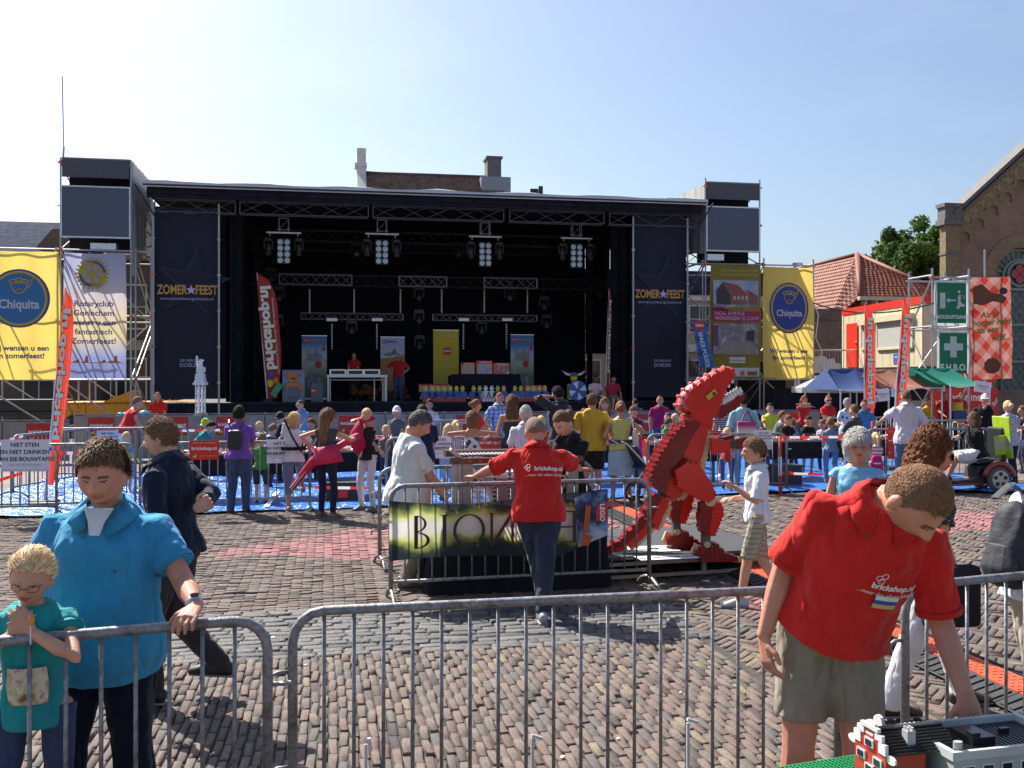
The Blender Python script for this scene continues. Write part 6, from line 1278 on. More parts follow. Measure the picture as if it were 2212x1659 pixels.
# platform
a=G(1288,1258); b=G(1575,1240); ang=math.atan2(b.y-a.y,b.x-a.x)
pl=thing('model_platform','low black platform on a pale wooden frame under the dinosaur','platform',(a.x+.08,a.y,.01),ang); Lp=2.0; wdm=mat('pale wood edge',(.34,.27,.19),.7,var=.15)
MB().b2(-.35,Lp,.0,1.75,.2,.235).build('deck',mat('platform black',(.045,.045,.05),.6,var=.15),pl)
MB().b2(-.12,Lp-.1,.01,.04,.14,.175).b2(-.1,Lp-.12,.01,.04,.01,.045).b2(-.12,-.08,.01,.05,.01,.2).b2(Lp-.16,Lp-.12,.01,.05,.01,.2).b2(Lp*.55,Lp*.55+.04,.01,.05,.04,.15).build('front_frame',wdm,pl); MB().b2(-.3,Lp-.1,.5,1.6,.02,.19).build('inner_box',blackm,pl)
for (x,y,w,h,an,lab,tx) in ((1385,1187,.75,.35,-4,'large white notice lying left on the model platform','NIET AAN HET MODEL KOMEN'),(1440,1204,.62,.22,-3,'white notice lying by the dinosaur feet on the platform','HET DIER BIJT AUB AFSTAND')):
    g_=G(x,y,.25); o=thing('floor_notice',lab,'notice',(g_.x,g_.y,.252),ang+R(an),'white notices on the platform'); MB().box((0,0,0),(w,h,.004)).build('sheet',whitep,o); t_=text(tx,.075,ink,o,0,0,0,.02); t_.rotation_euler=(R(-90),0,0); t_.location=(0,-.02,.005)
# ================================================================ THE MODEL TABLE AND ITS BANNER
bb=thing('draped_banner','dark green and yellow banner with BIONICLE seen from behind, draped on the barrier','banner',(-1.10,9.03,0),math.atan2(.62,2.51))
n=60; J=12; V=[];Fc=[]
for i in range(n+1):
    f=i/n; x=-.02+2.08*f; zt_=.945+ (.0 if f<.4 else 0)-.05*math.sin(min(1,f/.62)*PI)+ (.05*max(0,f-.62)/.38); zb_=.40-.0*f+.02*math.sin(f*6)+(.0)
    if f>.78: zb_+=.16*(f-.78)/.22
    for j in range(J+1): t=j/J; V.append((x,-.045-.012*math.sin(i*.62)-.01*math.sin(t*3+i*.2),zb_+(zt_-zb_)*t))
for i in range(n):
    for j in range(J): a_=i*(J+1)+j; Fc.append((a_,a_+J+1,a_+J+2,a_+1))
mb=MB(); mb.add(V,Fc)
bm=mat('banner green glow print',(.1,.1,.02),.55,var=.1,transl=.35,pat=('paint',2.6,[(.02,.03,.04),(.05,.07,.04),(.3,.36,.1),(.75,.78,.3),(.85,.82,.72)]))
# the pale centre band of the print follows height: mix dark towards the edges
t=bm.node_tree; N_=t.nodes; pr_=[k for k in N_ if k.type=='MIX_RGB'][0]
sp_=N_.new('ShaderNodeSeparateXYZ'); tcn=[k for k in N_ if k.type=='TEX_COORD'][0]; t.links.new(tcn.outputs['Object'],sp_.inputs[0])
def mth(op,a_,b_=None):
    x=N_.new('ShaderNodeMath'); x.operation=op
    for i,v in enumerate((a_,b_)):
        if v is None: continue
        if isinstance(v,(int,float)): x.inputs[i].default_value=v
        else: t.links.new(v,x.inputs[i])
    return x.outputs[0]
band=mth('SUBTRACT',1,mth('MULTIPLY',mth('ABSOLUTE',mth('SUBTRACT',sp_.outputs[2],.67)),4.6)); rmp=[k for k in N_ if k.type=='VALTORGB'][0]; nf=rmp.inputs[0].links[0].from_socket
t.links.new(mth('ADD',mth('MULTIPLY',mth('SUBTRACT',nf,.5),.9),mth('ADD',mth('MULTIPLY',band,.5),.33)),rmp.inputs[0])
mb.build('cloth',bm,bb,smooth=True)
dki=mat('banner dark ink',(.05,.035,.03),.6,var=0,transl=.1)
def roman(ch,x,z,s,mir=False,flipz=False):
    # thin serif capitals drawn with strokes
    m=MB(); y=-.075; k=.006; tk=s*.115
    if ch=='I': m.prism([(x-tk/2,z-s/2),(x+tk/2,z-s/2),(x+tk/2,z+s/2),(x-tk/2,z+s/2)],y-k,y); m.prism([(x-s*.16,z-s/2),(x+s*.16,z-s/2),(x,z-s*.45)],y-k,y); m.prism([(x-s*.16,z+s/2),(x+s*.16,z+s/2),(x,z+s*.45)],y-k,y)
    if ch=='O':
        for a0 in range(32): a1=2*PI*a0/32; a2=2*PI*(a0+1)/32; g=lambda a_,r_,r2:(x+r_*math.cos(a_),z+r2*math.sin(a_)); m.prism([g(a1,s*.5,s*.5),g(a2,s*.5,s*.5),g(a2,s*.40,s*.46),g(a1,s*.40,s*.46)],y-k,y)
    if ch=='N':
        d=-1 if mir else 1
        for xx in (-.33,.33): m.prism([(x+s*xx-tk*.35,z-s/2),(x+s*xx+tk*.35,z-s/2),(x+s*xx+tk*.35,z+s/2),(x+s*xx-tk*.35,z+s/2)],y-k,y); m.prism([(x+s*xx-s*.11,z+s/2),(x+s*xx+s*.11,z+s/2),(x+s*xx,z+s*.45)],y-k,y)
        m.prism([(x-d*s*.33-tk*.5,z+s/2),(x-d*s*.33+tk*.5,z+s/2),(x+d*s*.33+tk*.5,z-s/2),(x+d*s*.33-tk*.5,z-s/2)],y-k-.003,y-.003)
    if ch in 'BE':
        d=-1 if mir else 1; m.prism([(x-d*s*.2-tk/2,z-s/2),(x-d*s*.2+tk/2,z-s/2),(x-d*s*.2+tk/2,z+s/2),(x-d*s*.2-tk/2,z+s/2)],y-k,y)
        if ch=='B':
            for (cz,r1,r2) in ((z+s*.25,s*.25,s*.32),(z-s*.25,s*.25,s*.42)):
                for a0 in range(14): a1=-PI/2+PI*a0/14; a2=-PI/2+PI*(a0+1)/14; g=lambda a_,q1,q2:(x-d*s*.2+d*q2*math.cos(a_),cz+q1*math.sin(a_)); m.prism([g(a1,r1,r2),g(a2,r1,r2),g(a2,r1*.88,r2*.76),g(a1,r1*.88,r2*.76)],y-k,y)
        else:
            for zz in (-.48,0,.48): m.prism([(x-d*s*.2,z+s*zz-tk*.2),(x+d*s*.28,z+s*zz-tk*.2),(x+d*s*.28,z+s*zz+tk*.2),(x-d*s*.2,z+s*zz+tk*.2)],y-k-.003,y-.003)
    m.build('lettering',dki,bb)
sB=.30; zB=.655
for ch,x,mir in (('B',.28,0),('I',.48,0),('O',.71,0),('N',1.02,1),('I',1.22,0),('E',1.66,1)): roman(ch,x,zB,sB,bool(mir))
text('mmm',.055,yink,bb,1.3,.865,-.08,.0); text('u',.05,yink,bb,1.68,.875,-.08,0)
m=MB(); m.prism([(1.76,.46),(1.74,.7),(1.72,.92),(1.84,.97),(2.05,.985),(2.05,.56)],-.078,-.074); m.build('picture_field',mat('print blue black',(.03,.05,.1),.5,transl=.25,pat=('paint',6,[(.01,.015,.03),(.03,.07,.2),(.25,.4,.65),(.6,.65,.7)])),bb)
MB().prism([(1.80,.58),(1.83,.86),(1.88,.84),(1.86,.6)],-.084,-.08).prism([(1.78,.47),(1.8,.58),(1.9,.56),(1.86,.47)],-.084,-.08).build('orange_flame',mat('print flame',(.65,.15,.03),.5,transl=.3),bb)
flat(bb,'logo_square',lego_red,[(1.93,.70),(2.045,.71),(2.045,.86),(1.93,.85)],-.088); text('LEGO',.065,wink,bb,1.988,.78,-.094,.04,ang=R(-90))
# the table itself
tb=thing('model_table','table with black cloth to the ground carrying the grey brick factory model','table',(-.42,9.45,0),R(13)); W_=1.5
drp=MB(); n=40; V=[];Fc=[]
per=[(x,0) for x in np.linspace(-.35,W_-.1,24)]+[(W_-.1,y) for y in np.linspace(.05,.75,8)]+[(x,.75) for x in np.linspace(W_-.15,-.35,20)]+[(-.35,y) for y in np.linspace(.7,.05,8)]
for i,(x,y) in enumerate(per):
    w_=.03*math.sin(i*2.1); fl=(.0,.06)[1]; cx_,cy_=W_/2-.2,.37; dx,dy=x-cx_,y-cy_; l_=math.hypot(dx,dy); V+=[(x,y,.76),(x+dx/l_*w_*.5,y+dy/l_*(w_*.5+.02),.4),(x+dx/l_*(w_+.05),y+dy/l_*(w_+.05),.015)]
for i in range(len(per)):
    k=(i+1)%len(per)
    for j in range(2): Fc.append((i*3+j,i*3+j+1,k*3+j+1,k*3+j))
drp.add(V,Fc); drp.build('cloth_drape',blackm,tb,smooth=True); MB().b2(-.35,W_-.1,0,.75,.745,.77).build('table_top',blackm,tb)
# factory model
fm_=thing('brick_factory_model','grey and brown toy brick machine tower with conveyor belts and pink bin','model',(-.42,9.5,.775),R(13)); tg=mat('toy brick tan grey',(.33,.29,.26),.35,var=.05); tl_=mat('toy brick light grey',(.45,.45,.45),.35); br=mat('toy brick brown',(.10,.05,.035),.35)
for (x,y) in ((.0,.05),(.72,.05),(1.05,.05),(.0,.55),(1.05,.55)):
    m=MB(); nn=22
    for k in range(nn): m.box((x,y,.02+k*.022),(.1 if y<.1 else .08,.09,.0205))
    m.build('pillar',tg,fm_)
m=MB(); 
for k in range(22):
    for j in range(2): m.cyl((-.12+j*.035,.02,.03+k*.021),(-.12+j*.035,.0,.03+k*.021),.009,6)
m.b2(-.15,-.055,.02,.06,0,.5); m.build('studded_column',tl_,fm_)
MB().b2(-.16,1.15,.0,.11,.455,.51).build('beam',br,fm_); m=MB()
for k in range(11): m.prism([(x_+.02+k*.1,z_) for x_,z_ in ((-.018,.483),(0,.5),(.018,.483),(0,.466))],-.008,-.001)
m.build('beam_flowers',redp,fm_); MB().b2(-.16,1.15,.35,.5,.5,.56).b2(-.1,1.1,.3,.34,.535,.55).build('top_deck',br,fm_); m=MB()
for k in range(30): m.cyl((-.05+k*.038,.1,.535),(-.05+k*.038,.33,.535),.01,6)
m.build('conveyor_rollers',tl_,fm_); MB().box((-.08,.1,.53),(.2,.12,.035),Matrix.Rotation(.7,3,'Y')).build('chute',mat('toy brick beige',(.5,.42,.33),.4),fm_)
for x in (.27,.42,.62):
    m=MB(); 
    for k in range(20): m.m=k%2; m.box((x,.06,.05+k*.021),(.028,.03,.018))
    m.build('chain',[dblack,tl_],fm_)
m=MB(); 
for i in range(24): m.b2(.08,.68,.24,.243,.01+i*.009,.0135+i*.009); m.b2(.08+i*.026,.084+i*.026,.244,.246,0,.22)
m.build('mesh_bin',whitep,fm_); MB().tube([(.42,.35,.02),(.42,.35,.2),(.42,.35,.32)],[.11,.2,.24],18).build('bin',mat('clear pink plastic',(.75,.6,.66),.3,transl=.5),fm_); MB().tube([(.42,.35,.3),(.42,.35,.34)],.25,20).build('bin_rim',whitep,fm_); MB().ell((.46,.33,.27),(.2,.18,.07),12).build('pink_bag',mat('pink plastic bag',(.7,.3,.42),.35,transl=.4),fm_)
m=MB(); m.box((.62,-.12,.035),(.22,.12,.07)).box((.75,-.06,.1),(.24,.12,.06)); 
for (x,y,z) in ((.56,-.14,.078),(.66,-.14,.078),(.56,-.09,.078),(.66,-.09,.078),(.7,-.08,.138),(.8,-.08,.138)): m.cyl((x,y,z-.01),(x,y,z+.012),.022,12)
m.build('large_red_bricks',dred,fm_); MB().box((-.22,-.05,.02),(.16,.1,.04)).box((-.2,-.02,.05),(.08,.06,.03)).build('grey_parts',dgrey,fm_); MB().box((-.15,-.06,.055),(.06,.05,.03)).build('yellow_part',dyel,fm_)
# ================================================================ FOREGROUND TABLE WITH BRICK HOUSES
o0=G(1640,1659,.73); ft=thing('display_table','green toy baseplate table with brick town houses in the near right corner','table',(o0.x,o0.y,0),R(20)); gb_=mat('toy baseplate green',(.02,.24,.09),.35,coat=.2)
MB().b2(-.1,2.2,-1.2,0,.70,.725).build('table_top',mat('table board',(0,0,0)),ft)
MB().b2(-.05,2.1,-.5,-.02,.725,.733).build('baseplate',gb_,ft); st_me=None; m=MB()
for i in range(0,48):
    for j in range(0,14): m.tube([(-.04+i*.016,-.03-j*.016,.733),(-.04+i*.016,-.03-j*.016,.737)],.005,6)
stuff(m.build('studs',gb_,ft))
for x in (0.05,2.0): MB().b2(x-.03,x+.03,-.1,-.04,0,.7).build('leg',darkm,ft)
# dark red draped edge
def hloc(x,y,z): g_=G(x,y,z); return g_
# town house with white gable, x right y back (table angle)
gh=hloc(1876,1659+30,.745); th=thing('brick_town_house','toy brick town house with red front, white scrolled gable and black roof','model house',(1.185,3.27,.735),R(-76)); th.scale=(1.9,.85,1.0); s=1
hr=mat('toy house red',(.55,.03,.02),.35,coat=.3); 
MB().b2(-.045,.045,0,.16,0,.10).build('walls',hr,th)
m=MB(); m.prism([(-.045,0),(.045,0),(.045,.105),(.03,.125),(.03,.15),(.012,.158),(.012,.168),(-.012,.168),(-.012,.158),(-.03,.15),(-.03,.125),(-.045,.105)],-.012,0); m.build('facade',hr,th)
m=MB()
for sg in (-1,1):
    m.tube([(sg*.055,-.008,.098),(sg*.055,.0,.098)],.014,12); m.box((sg*.036,-.009,.122),(.02,.014,.035)); m.box((sg*.026,-.009,.152),(.02,.014,.02))
m.box((0,-.01,.172),(.05,.016,.012)); m.tube([(0,-.012,.178),(0,-.0,.178)],.015,12); m.box((0,-.013,.148),(.02,.006,.006)); m.build('gable_scrolls',dwhite,th)
for (x,z) in ((0,.12),(-.024,.07),(.024,.07),(0,.035)): w_=MB().box((x,-.016,z),(.024,.006,.028)).build('window',dwhite,th); MB().box((x,-.0205,z),(.016,.003,.02)).build('pane',glassd,w_)
m=MB(); 
for k in range(9): 
    zz=.105+k*.0065; xx=.05-k*.0055; m.b2(-xx,-xx+.012,0.001,.30,zz,zz+.0062); m.b2(xx-.012,xx,0.001,.30,zz,zz+.0062)
m.b2(-.006,.006,.001,.3,.16,.166); roof=m.build('roof',mat('toy brick black',(0,0,0)),th)
m=MB(); m.b2(.018,.034,.10,.135,.09,.168); 
for i in range(2):
    for j in range(2): m.cyl((.022+i*.008,.108+j*.018,.168),(.022+i*.008,.108+j*.018,.179),.004,8)
m.build('chimney',tl_,th)
g2=hloc(1905,1600,.82); t2=MB(); 
# pale gable of the next house behind
gh2=(gh.x+.14,gh.y+.22); h2=thing('brick_gable_house','second toy brick house with white rounded gable behind the red one','model house',(1.27,3.43,.735),R(-76)); MB().b2(-.04,.04,0,.1,0,.10).build('walls',tl_,h2); m=MB(); m.prism([(-.04,0),(.04,0),(.04,.1),(.025,.13),(-.025,.13),(-.04,.1)],-.01,0); m.tube([(0,-.012,.13),(0,.0,.13)],.026,14); m.build('gable',dwhite,h2)
g3=hloc(2010,1640,.76); fb=thing('brick_flat_roof_building','grey toy brick building with black flat roof and low parapet','model building',(1.405,3.165,.735),R(14)); fb.scale=(1.1,.78,.93); 
MB().b2(0,.42,0,.34,0,.105).build('walls',tl_,fb); m=MB(); 
for (x0,x1,y0,y1) in ((-.006,.426,-.006,.012),(-.006,.426,.328,.346),(-.006,.012,.012,.328),(.408,.426,.012,.328)): m.b2(x0,x1,y0,y1,.105,.135)
for i in range(26): m.cyl((.01+i*.016,.337,.135),(.01+i*.016,.337,.139),.005,6)
m.build('parapet',mat('toy brick pale grey',(.55,.56,.55),.35),fb); m=MB(); m.b2(.012,.408,.012,.328,.106,.112)
for i in range(24):
    for j in range(19): m.tube([(.022+i*.016,.022+j*.016,.112),(.022+i*.016,.022+j*.016,.1155)],.0052,6)
m.build('roof',dblack,fb); MB().b2(.12,.2,.1,.24,.112,.14).b2(.13,.16,.12,.16,.14,.15).b2(.28,.31,.2,.22,.112,.13).build('roof_boxes',dblack,fb)
MB().cyl((.03,.03,.135),(.03,.03,.16),.014,12).cyl((.40,.03,.135),(.40,.03,.16),.014,12).build('corner_caps',tl_,fb)
for i in range(6): w_=MB().b2(.03+i*.065,.07+i*.065,-.005,-.001,.03,.085).build('window',dwhite,fb); MB().b2(.035+i*.065,.065+i*.065,-.008,-.0055,.035,.08).build('pane',glassd,w_)
wc=thing('white_toy_car','white toy brick van on the green baseplate','toy car',(1.06,3.2,.735),R(25)); MB().b2(-.045,.045,-.02,.02,.008,.03).b2(-.03,.02,-.018,.018,.03,.045).build('body',dwhite,wc,bevel=.003)
for x in (-.028,.028): MB().cyl((x,-.024,.01),(x,.024,.01),.01,10).build('wheel',dblack,wc)
# slim grey model lamp posts close to the camera
for i,(x,y,d) in enumerate(((790,1605,2.9),(1150,1590,2.95),(1486,1555,3.05))):
    P=W(x,y,d); o=thing('model_lamp_post',['leftmost of three thin grey toy lamp posts at the bottom edge','middle one of three thin grey toy lamp posts at the bottom edge','rightmost of three thin grey toy lamp posts at the bottom edge'][i],'lamp post',(P.x,P.y,.72),R(15),'thin toy lamp posts'); h=P.z-.72
    m=MB(); 
    for k in range(int(h/.011)): m.box((0,0,k*.011+.005),(.009,.009,.009)); m.box((0,0,k*.011+.0095),(.006,.006,.003))
    m.build('post',tl_,o); MB().box((.012,-.005,h-.002),(.035,.012,.009),Matrix.Rotation(R(20 if i else 80),3,'Y')).build('arm',tl_,o)
o=thing('near_table','narrow display table below the picture edge carrying the toy lamp posts','table',(-.6,2.75,0),R(6)); MB().b2(0,1.25,0,.45,.69,.718).build('table_top',mat('table board',(0,0,0)),o); MB().b2(.05,.09,.05,.09,0,.69).b2(1.16,1.2,.05,.09,0,.69).build('leg',darkm,o)
folds=bpy.data.textures.new('folds','CLOUDS'); folds.noise_scale=.13; folds.noise_depth=2
tufts=bpy.data.textures.new('tufts','CLOUDS'); tufts.noise_scale=.03; tufts.noise_depth=2
# ================================================================ PEOPLE
SK={'fair':(.60,.31,.20),'tan':(.50,.235,.14),'pale':(.64,.36,.26),'dark':(.24,.12,.07),'red':(.58,.26,.17)}
def skin(k): return mat('skin '+k,SK[k],.55,var=.13,vs_=11,spec=.35,bump=.12,bs=120)
HCOL={'brown':(.15,.08,.04),'dark':(.02,.014,.01),'blond':(.72,.47,.24),'dblond':(.225,.115,.06),'grey':(.33,.32,.30),'white':(.5,.48,.44),'ginger':(.28,.07,.02),'auburn':(.16,.055,.02),'saltpepper':(.13,.12,.11),'ltbrown':(.20,.11,.055),'stubble':(.26,.17,.13)}
def hairm(k): return mat('hair '+k,HCOL[k],.68,var=.22,vs_=60,bump=.8,bs=110,spec=.2)
lipm=mat('lips',(.36,.09,.075),.5,var=0); eyew=mat('eye white',(.55,.52,.5),.3,var=0); iris=mat('iris',(.05,.05,.06),.2,var=0)
shade=mat('sunglass lens',(.01,.01,.012),.08,var=0)
def T(c): return mat('tee %.2f %.2f %.2f'%tuple(c),c,.85,var=.09,vs_=7,fold=.03,spec=.15,sheen=.12)
def gau(a,s): return math.exp(-a*a/(2*s*s))
def headfn(d,fem=0,child=0):
    ma=0 if (fem or child) else 1
    """surface distance along unit direction d of a head 1 unit = adult metres"""
    x,y,z=d; rx,ry,rz=.077,.097,.118
    if z<0: k=min(1,-z); rx*=1-(.30-.07*ma)*k**1.3*(1-.1*child); ry=ry*(1-.12*k) if y>0 else ry*(1-.42*k)
    r=1/math.sqrt((x/rx)**2+(y/ry)**2+(z/rz)**2)
    if y>0:
        a=x/max(.2,y); b=z/max(.2,y)
        r+=.027*(1-.35*child)*gau(a,.14)*gau(b+.22,.13)+.012*gau(a,.09)*gau(b+.02,.16)      # nose tip and bridge
        r+=(.004+.003*ma)*gau(abs(a)-.30,.2)*gau(b-.17,.07)-.010*gau(abs(a)-.36,.16)*gau(b-.02,.10)    # brow, sockets
        r+=.007*gau(a,.28)*gau(b+.56,.10)-.003*gau(a,.2)*gau(b+.72,.05)+(.010+.003*ma)*gau(a,.28)*gau(b+1.0,.17)   # mouth, chin
        r+=.005*gau(abs(a)-.5,.22)*gau(b+.25,.2)
    return r
def star_mesh(fn,n,m,C,Rm,sc):
    V=[];Fc=[]
    for i in range(m+1):
        th=-PI/2+PI*i/m
        for k in range(n): a=2*PI*k/n; d=Vector((math.cos(th)*math.sin(a),math.cos(th)*math.cos(a),math.sin(th))); V.append(C+Rm@(d*fn(d)*sc))
    for i in range(m):
        for k in range(n): a=i*n+k; b=i*n+(k+1)%n; Fc.append((a,a+n,b+n,b))
    return V,Fc
def sst(e0,e1,x): t=min(1,max(0,(x-e0)/(e1-e0))); return t*t*(3-2*t)
def hairline(y,style):
    if style in ('bald','thin'): pts=[(-1,-.55),(-.5,-.45),(-.1,-.12),(.15,.1),(.35,.5),(1,.95)]
    else: pts=[(-1,-.68),(-.5,-.55),(-.12,-.3),(.12,-.02),(.3,.28),(.6,.52),(1,.60)]
    if style in ('long','curly'): pts=[(-1,-.95),(-.4,-.95),(.05,-.75),(.22,-.2),(.4,.35),(.7,.55),(1,.62)]
    for (a,b),(c,d) in zip(pts[:-1],pts[1:]):
        if y<=c: return b+(d-b)*(y-a)/(c-a)
    return pts[-1][1]
def ik(a,t,l1,l2,hint):
    a=Vector(a);t=Vector(t);d=t-a;D=d.length
    if D>(l1+l2)*.999: t=a+d*((l1+l2)*.999/D); d=t-a; D=d.length
    if D<.05: D=.05
    dn=d.normalized(); x=(l1*l1-l2*l2+D*D)/(2*D); h=math.sqrt(max(0,l1*l1-x*x)); hv=Vector(hint)-dn*Vector(hint).dot(dn)
    if hv.length<1e-5: hv=dn.orthogonal()
    return a+dn*x+hv.normalized()*h,t
PEOPLE='visitors around the building tables'
def person(label,x,ty,d,yaw,h=None,g=1.0,fem=0,sk='fair',hair=('short','brown'),top=(.5,.5,.5),topm=None,sleeve='short',bot='trousers',botc=(.05,.06,.1),botm=None,shoe=(.05,.05,.05),
           lean=4,side=0,tw=0,head=(0,0,0),hands=None,feet=None,ph=None,z0=0,belly=0,fat=0,sl=.98,nk=0,pos=None,near=0,hang=.0,neck='round',extra=None,hem=.84,kneehint=(0,1,0),elbow=None,grp=PEOPLE,hscale=1.10,glasses=0,untuck=1,hatc=None,handfn=None):
    if pos is None: P=Vector(((x-CX)*d/F,d,z0))
    else: P=Vector(pos)
    if h is None: h=HC-(ty-YH)*d/F-z0
    o=thing('person',label,'person',P,R(yaw),grp)
    hh=(.235-max(0,1.75-h)*.045)*hscale; S=(h-hh)/(1.75-.235); hs=hh/.235; child=1 if h<1.45 else 0
    w=(.93 if fem else 1)*(.96 if child else 1); vx=.0056 if near==2 else .010 if near==1 else .017
    n1=14 if near else 10
    pz_=.95*S if ph is None else ph; PV=Vector((0,0,pz_))
    Rt=Matrix.Rotation(R(side),3,'Y')@Matrix.Rotation(R(-lean),3,'X'); Rw=Rt@Matrix.Rotation(R(tw),3,'Z')
    def TP(x_,y_,z_): f=min(1,max(0,(z_-.95)/.35)); Rr=Rt if f<.5 else Rw; return PV+Rr@(Vector((x_,y_,z_-.95))*S)
    sdv=Rw@Vector((1,0,0)); sd0=Vector((1,0,0))
    def torso(mb,inf,zl=.86,zh=1.47,close=True,shr=0):
        prof=[(.80,.165,.12,0),(.88,.172,.125,0),(.95,.165,.12,0),(1.02,.150,.108,.0),(1.10,.145,.105,.005),(1.20,.158,.112,.005),(1.30,.172,.118,0),(1.38,.162,.103,-.01),(1.43,.122,.083,-.015),(1.465,.085,.068,-.012),(1.50,.06,.06,-.008)]
        if fem: prof=[(.80,.172,.13,0),(.88,.178,.13,-.005),(.95,.168,.12,0),(1.02,.138,.1,.0),(1.10,.128,.095,.005),(1.20,.145,.112,.012),(1.28,.155,.12,.018),(1.36,.16,.1,-.002),(1.43,.12,.075,-.012),(1.465,.075,.06,-.012),(1.50,.054,.054,-.008)]
        pts=[];rd=[]
        for (z,rx,ry,yo) in prof:
            if z<zl-.001 or z>zh+.001: continue
            bl=belly*gau(z-1.02,.14); lo=(.018*sst(1.1,.9,z)) if inf else (-.03*sst(1.2,1.05,z) if z<1.2 else 0); gg=g*(1 if z<1.36 else (1+g)/2/g if g>0 else 1)
            pts.append(TP(0,yo+bl*.55,z)); rd.append(((rx*gg*w+bl*.4+inf+lo)*S,(ry*gg+bl*.6+inf+lo)*S))
        mb.tube(pts,rd,n1+4,side=sdv if abs(side)+abs(tw)>3 else sd0)
    sh=[TP(s*.175*w*(1+(g-1)*.5),-.012,1.378) for s in(-1,1)]; hip=[PV+Vector((s*.09*w,0,-.03*S)) for s in(-1,1)]
    ul,fl=.285*S,.255*S
    if hands is None: hands='hang'
    presets={'hang':((-.26,.04,.86),(.26,.04,.86)),'fwd':((-.14,.36,1.0),(.14,.36,1.02)),'cross':((.12,.20,1.17),(-.12,.22,1.14)),'hips':((-.2,.08,.98),(.2,.08,.98)),'work':((-.1,.34,.93),(.12,.37,.95)),'up':((-.1,.26,1.36),(.2,.3,1.0)),'rail':((-.22,.3,1.05),(.22,.3,1.05))}
    if isinstance(hands,str): hn=hands; hands=[Vector(v)*S+(PV-Vector((0,0,.95*S)))+(Rt@Vector((0,0,.3))-Vector((0,0,.3))) *(1 if hands=='hang' else .8) for v in presets[hands]]
    else: hn='custom'; hands=[Vector(v) for v in hands]
    arms=[]
    for i,s in enumerate((-1,1)):
        hint=(s*.6,-1,-.5) if hn not in('hips','cross','hang') else ((s,-.35,-.2) if hn!='hang' else (s*.5,-1,0))
        if elbow and elbow[i]: hint=elbow[i]
        e,wv=ik(sh[i],hands[i],ul,fl,hint); arms.append((sh[i],e,wv))
    if feet is None: feet=((-.11*S,.02,0),(.11*S,-.02,0))
    legs=[]
    for i,s in enumerate((-1,1)):
        f=Vector(feet[i]); an=Vector((f.x,f.y,f.z+.085*S)); kh=kneehint[i] if isinstance(kneehint[0],(tuple,list)) else kneehint
        k,a=ik(hip[i],an,.43*S,.42*S,kh); legs.append((hip[i],k,a,f))
    ga=(1+g)/2
    # ---- head frame
    nb_=TP(0,-.01,1.455); Rh=Matrix.Rotation(R(head[1]),3,'Z')@Matrix.Rotation(R(head[2]),3,'Y')@Matrix.Rotation(R(-head[0]),3,'X')
    up=(Rt@Vector((0,0,1))*.6+Vector((0,0,1))*.4).normalized(); Cn=nb_+up*(.036+nk)*S; C=Cn+Rh@Vector((0,.018,.098))*hs
    B_=MB()
    hn_,hm=(40,28) if near==2 else (28,20) if near else (18,14)
    ffn=lambda v:headfn(v,fem,child)*(1+fat*gau(v.z+.45,.4)*(.3+abs(v.x)))
    B_.add(*star_mesh(ffn,hn_,hm,C,Rh,hs))
    for s in(-1,1): B_.ell(C+Rh@Vector((s*.078,-.008,-.012))*hs,(.010*hs,.019*hs,.031*hs),8,rot=Rh)
    B_.tube([nb_-up*.05*S,nb_,Cn+up*.03,C-Rh@Vector((0,.01,.05))*hs],[.062*ga*S*w,.057*ga*S*w,.054*ga*S*w,.054*ga*S*w],12)
    torso(B_,0,.94,1.47)
    sc_=.72 if sleeve!='none' else .86
    cv=.84 if bot in('trousers','slim') else 1
    def hand(wv,e,i):
        dr=(wv-e).normalized(); s=(-1,1)[i]; 
        if handfn and handfn[i]: nrm_,dr2=handfn[i]; dr=Vector(dr2).normalized(); n_=Vector(nrm_)
        else: n_=Vector((s*.9,-.3,0)) if hn in('hang',) else Vector((0,0,1))     # back of hand
        n_=(n_-dr*n_.dot(dr)).normalized(); sdh=dr.cross(n_)*(1)   # thumb side decided below
        if not handfn: pass
        k=S*(1.06 if not child else 1.0); 
        B_.tube([wv-dr*.01,wv+dr*.03*k,wv+dr*.085*k],[(.028*k,.019*k),(.037*k,.016*k),(.043*k,.013*k)],8,side=sdh)
        th=sdh if (sdh.dot(Vector((-s*.7,1,0)))>0) else -sdh
        if near or d<16:
            for j,(o_,L1) in enumerate(((.035,.068),(.0118,.078),(-.0118,.072),(-.035,.055))):
                b0=wv+dr*.078*k+th*o_*k; b1=b0+(dr*.9-n_*.25)*L1*.5*k; b2=b1+(dr*.55-n_*.7)*L1*.5*k; B_.tube([b0,b1,b2],[.0090*k,.0084*k,.0074*k],6,rnd=1)
            b0=wv+dr*.03*k+th*.028*k; b1=b0+(dr*.55+th*.6-n_*.2).normalized()*.036*k; b2=b1+(dr*.8+th*.15-n_*.2).normalized()*.03*k; B_.tube([b0,b1,b2],[.013*k,.011*k,.009*k],6,rnd=1)
        else: B_.tube([wv+dr*.08*k,wv+dr*.12*k,wv+(dr*.15-n_*.03)*k],[(.036*k,.012*k),(.034*k,.011*k),(.022*k,.009*k)],6,side=sdh)
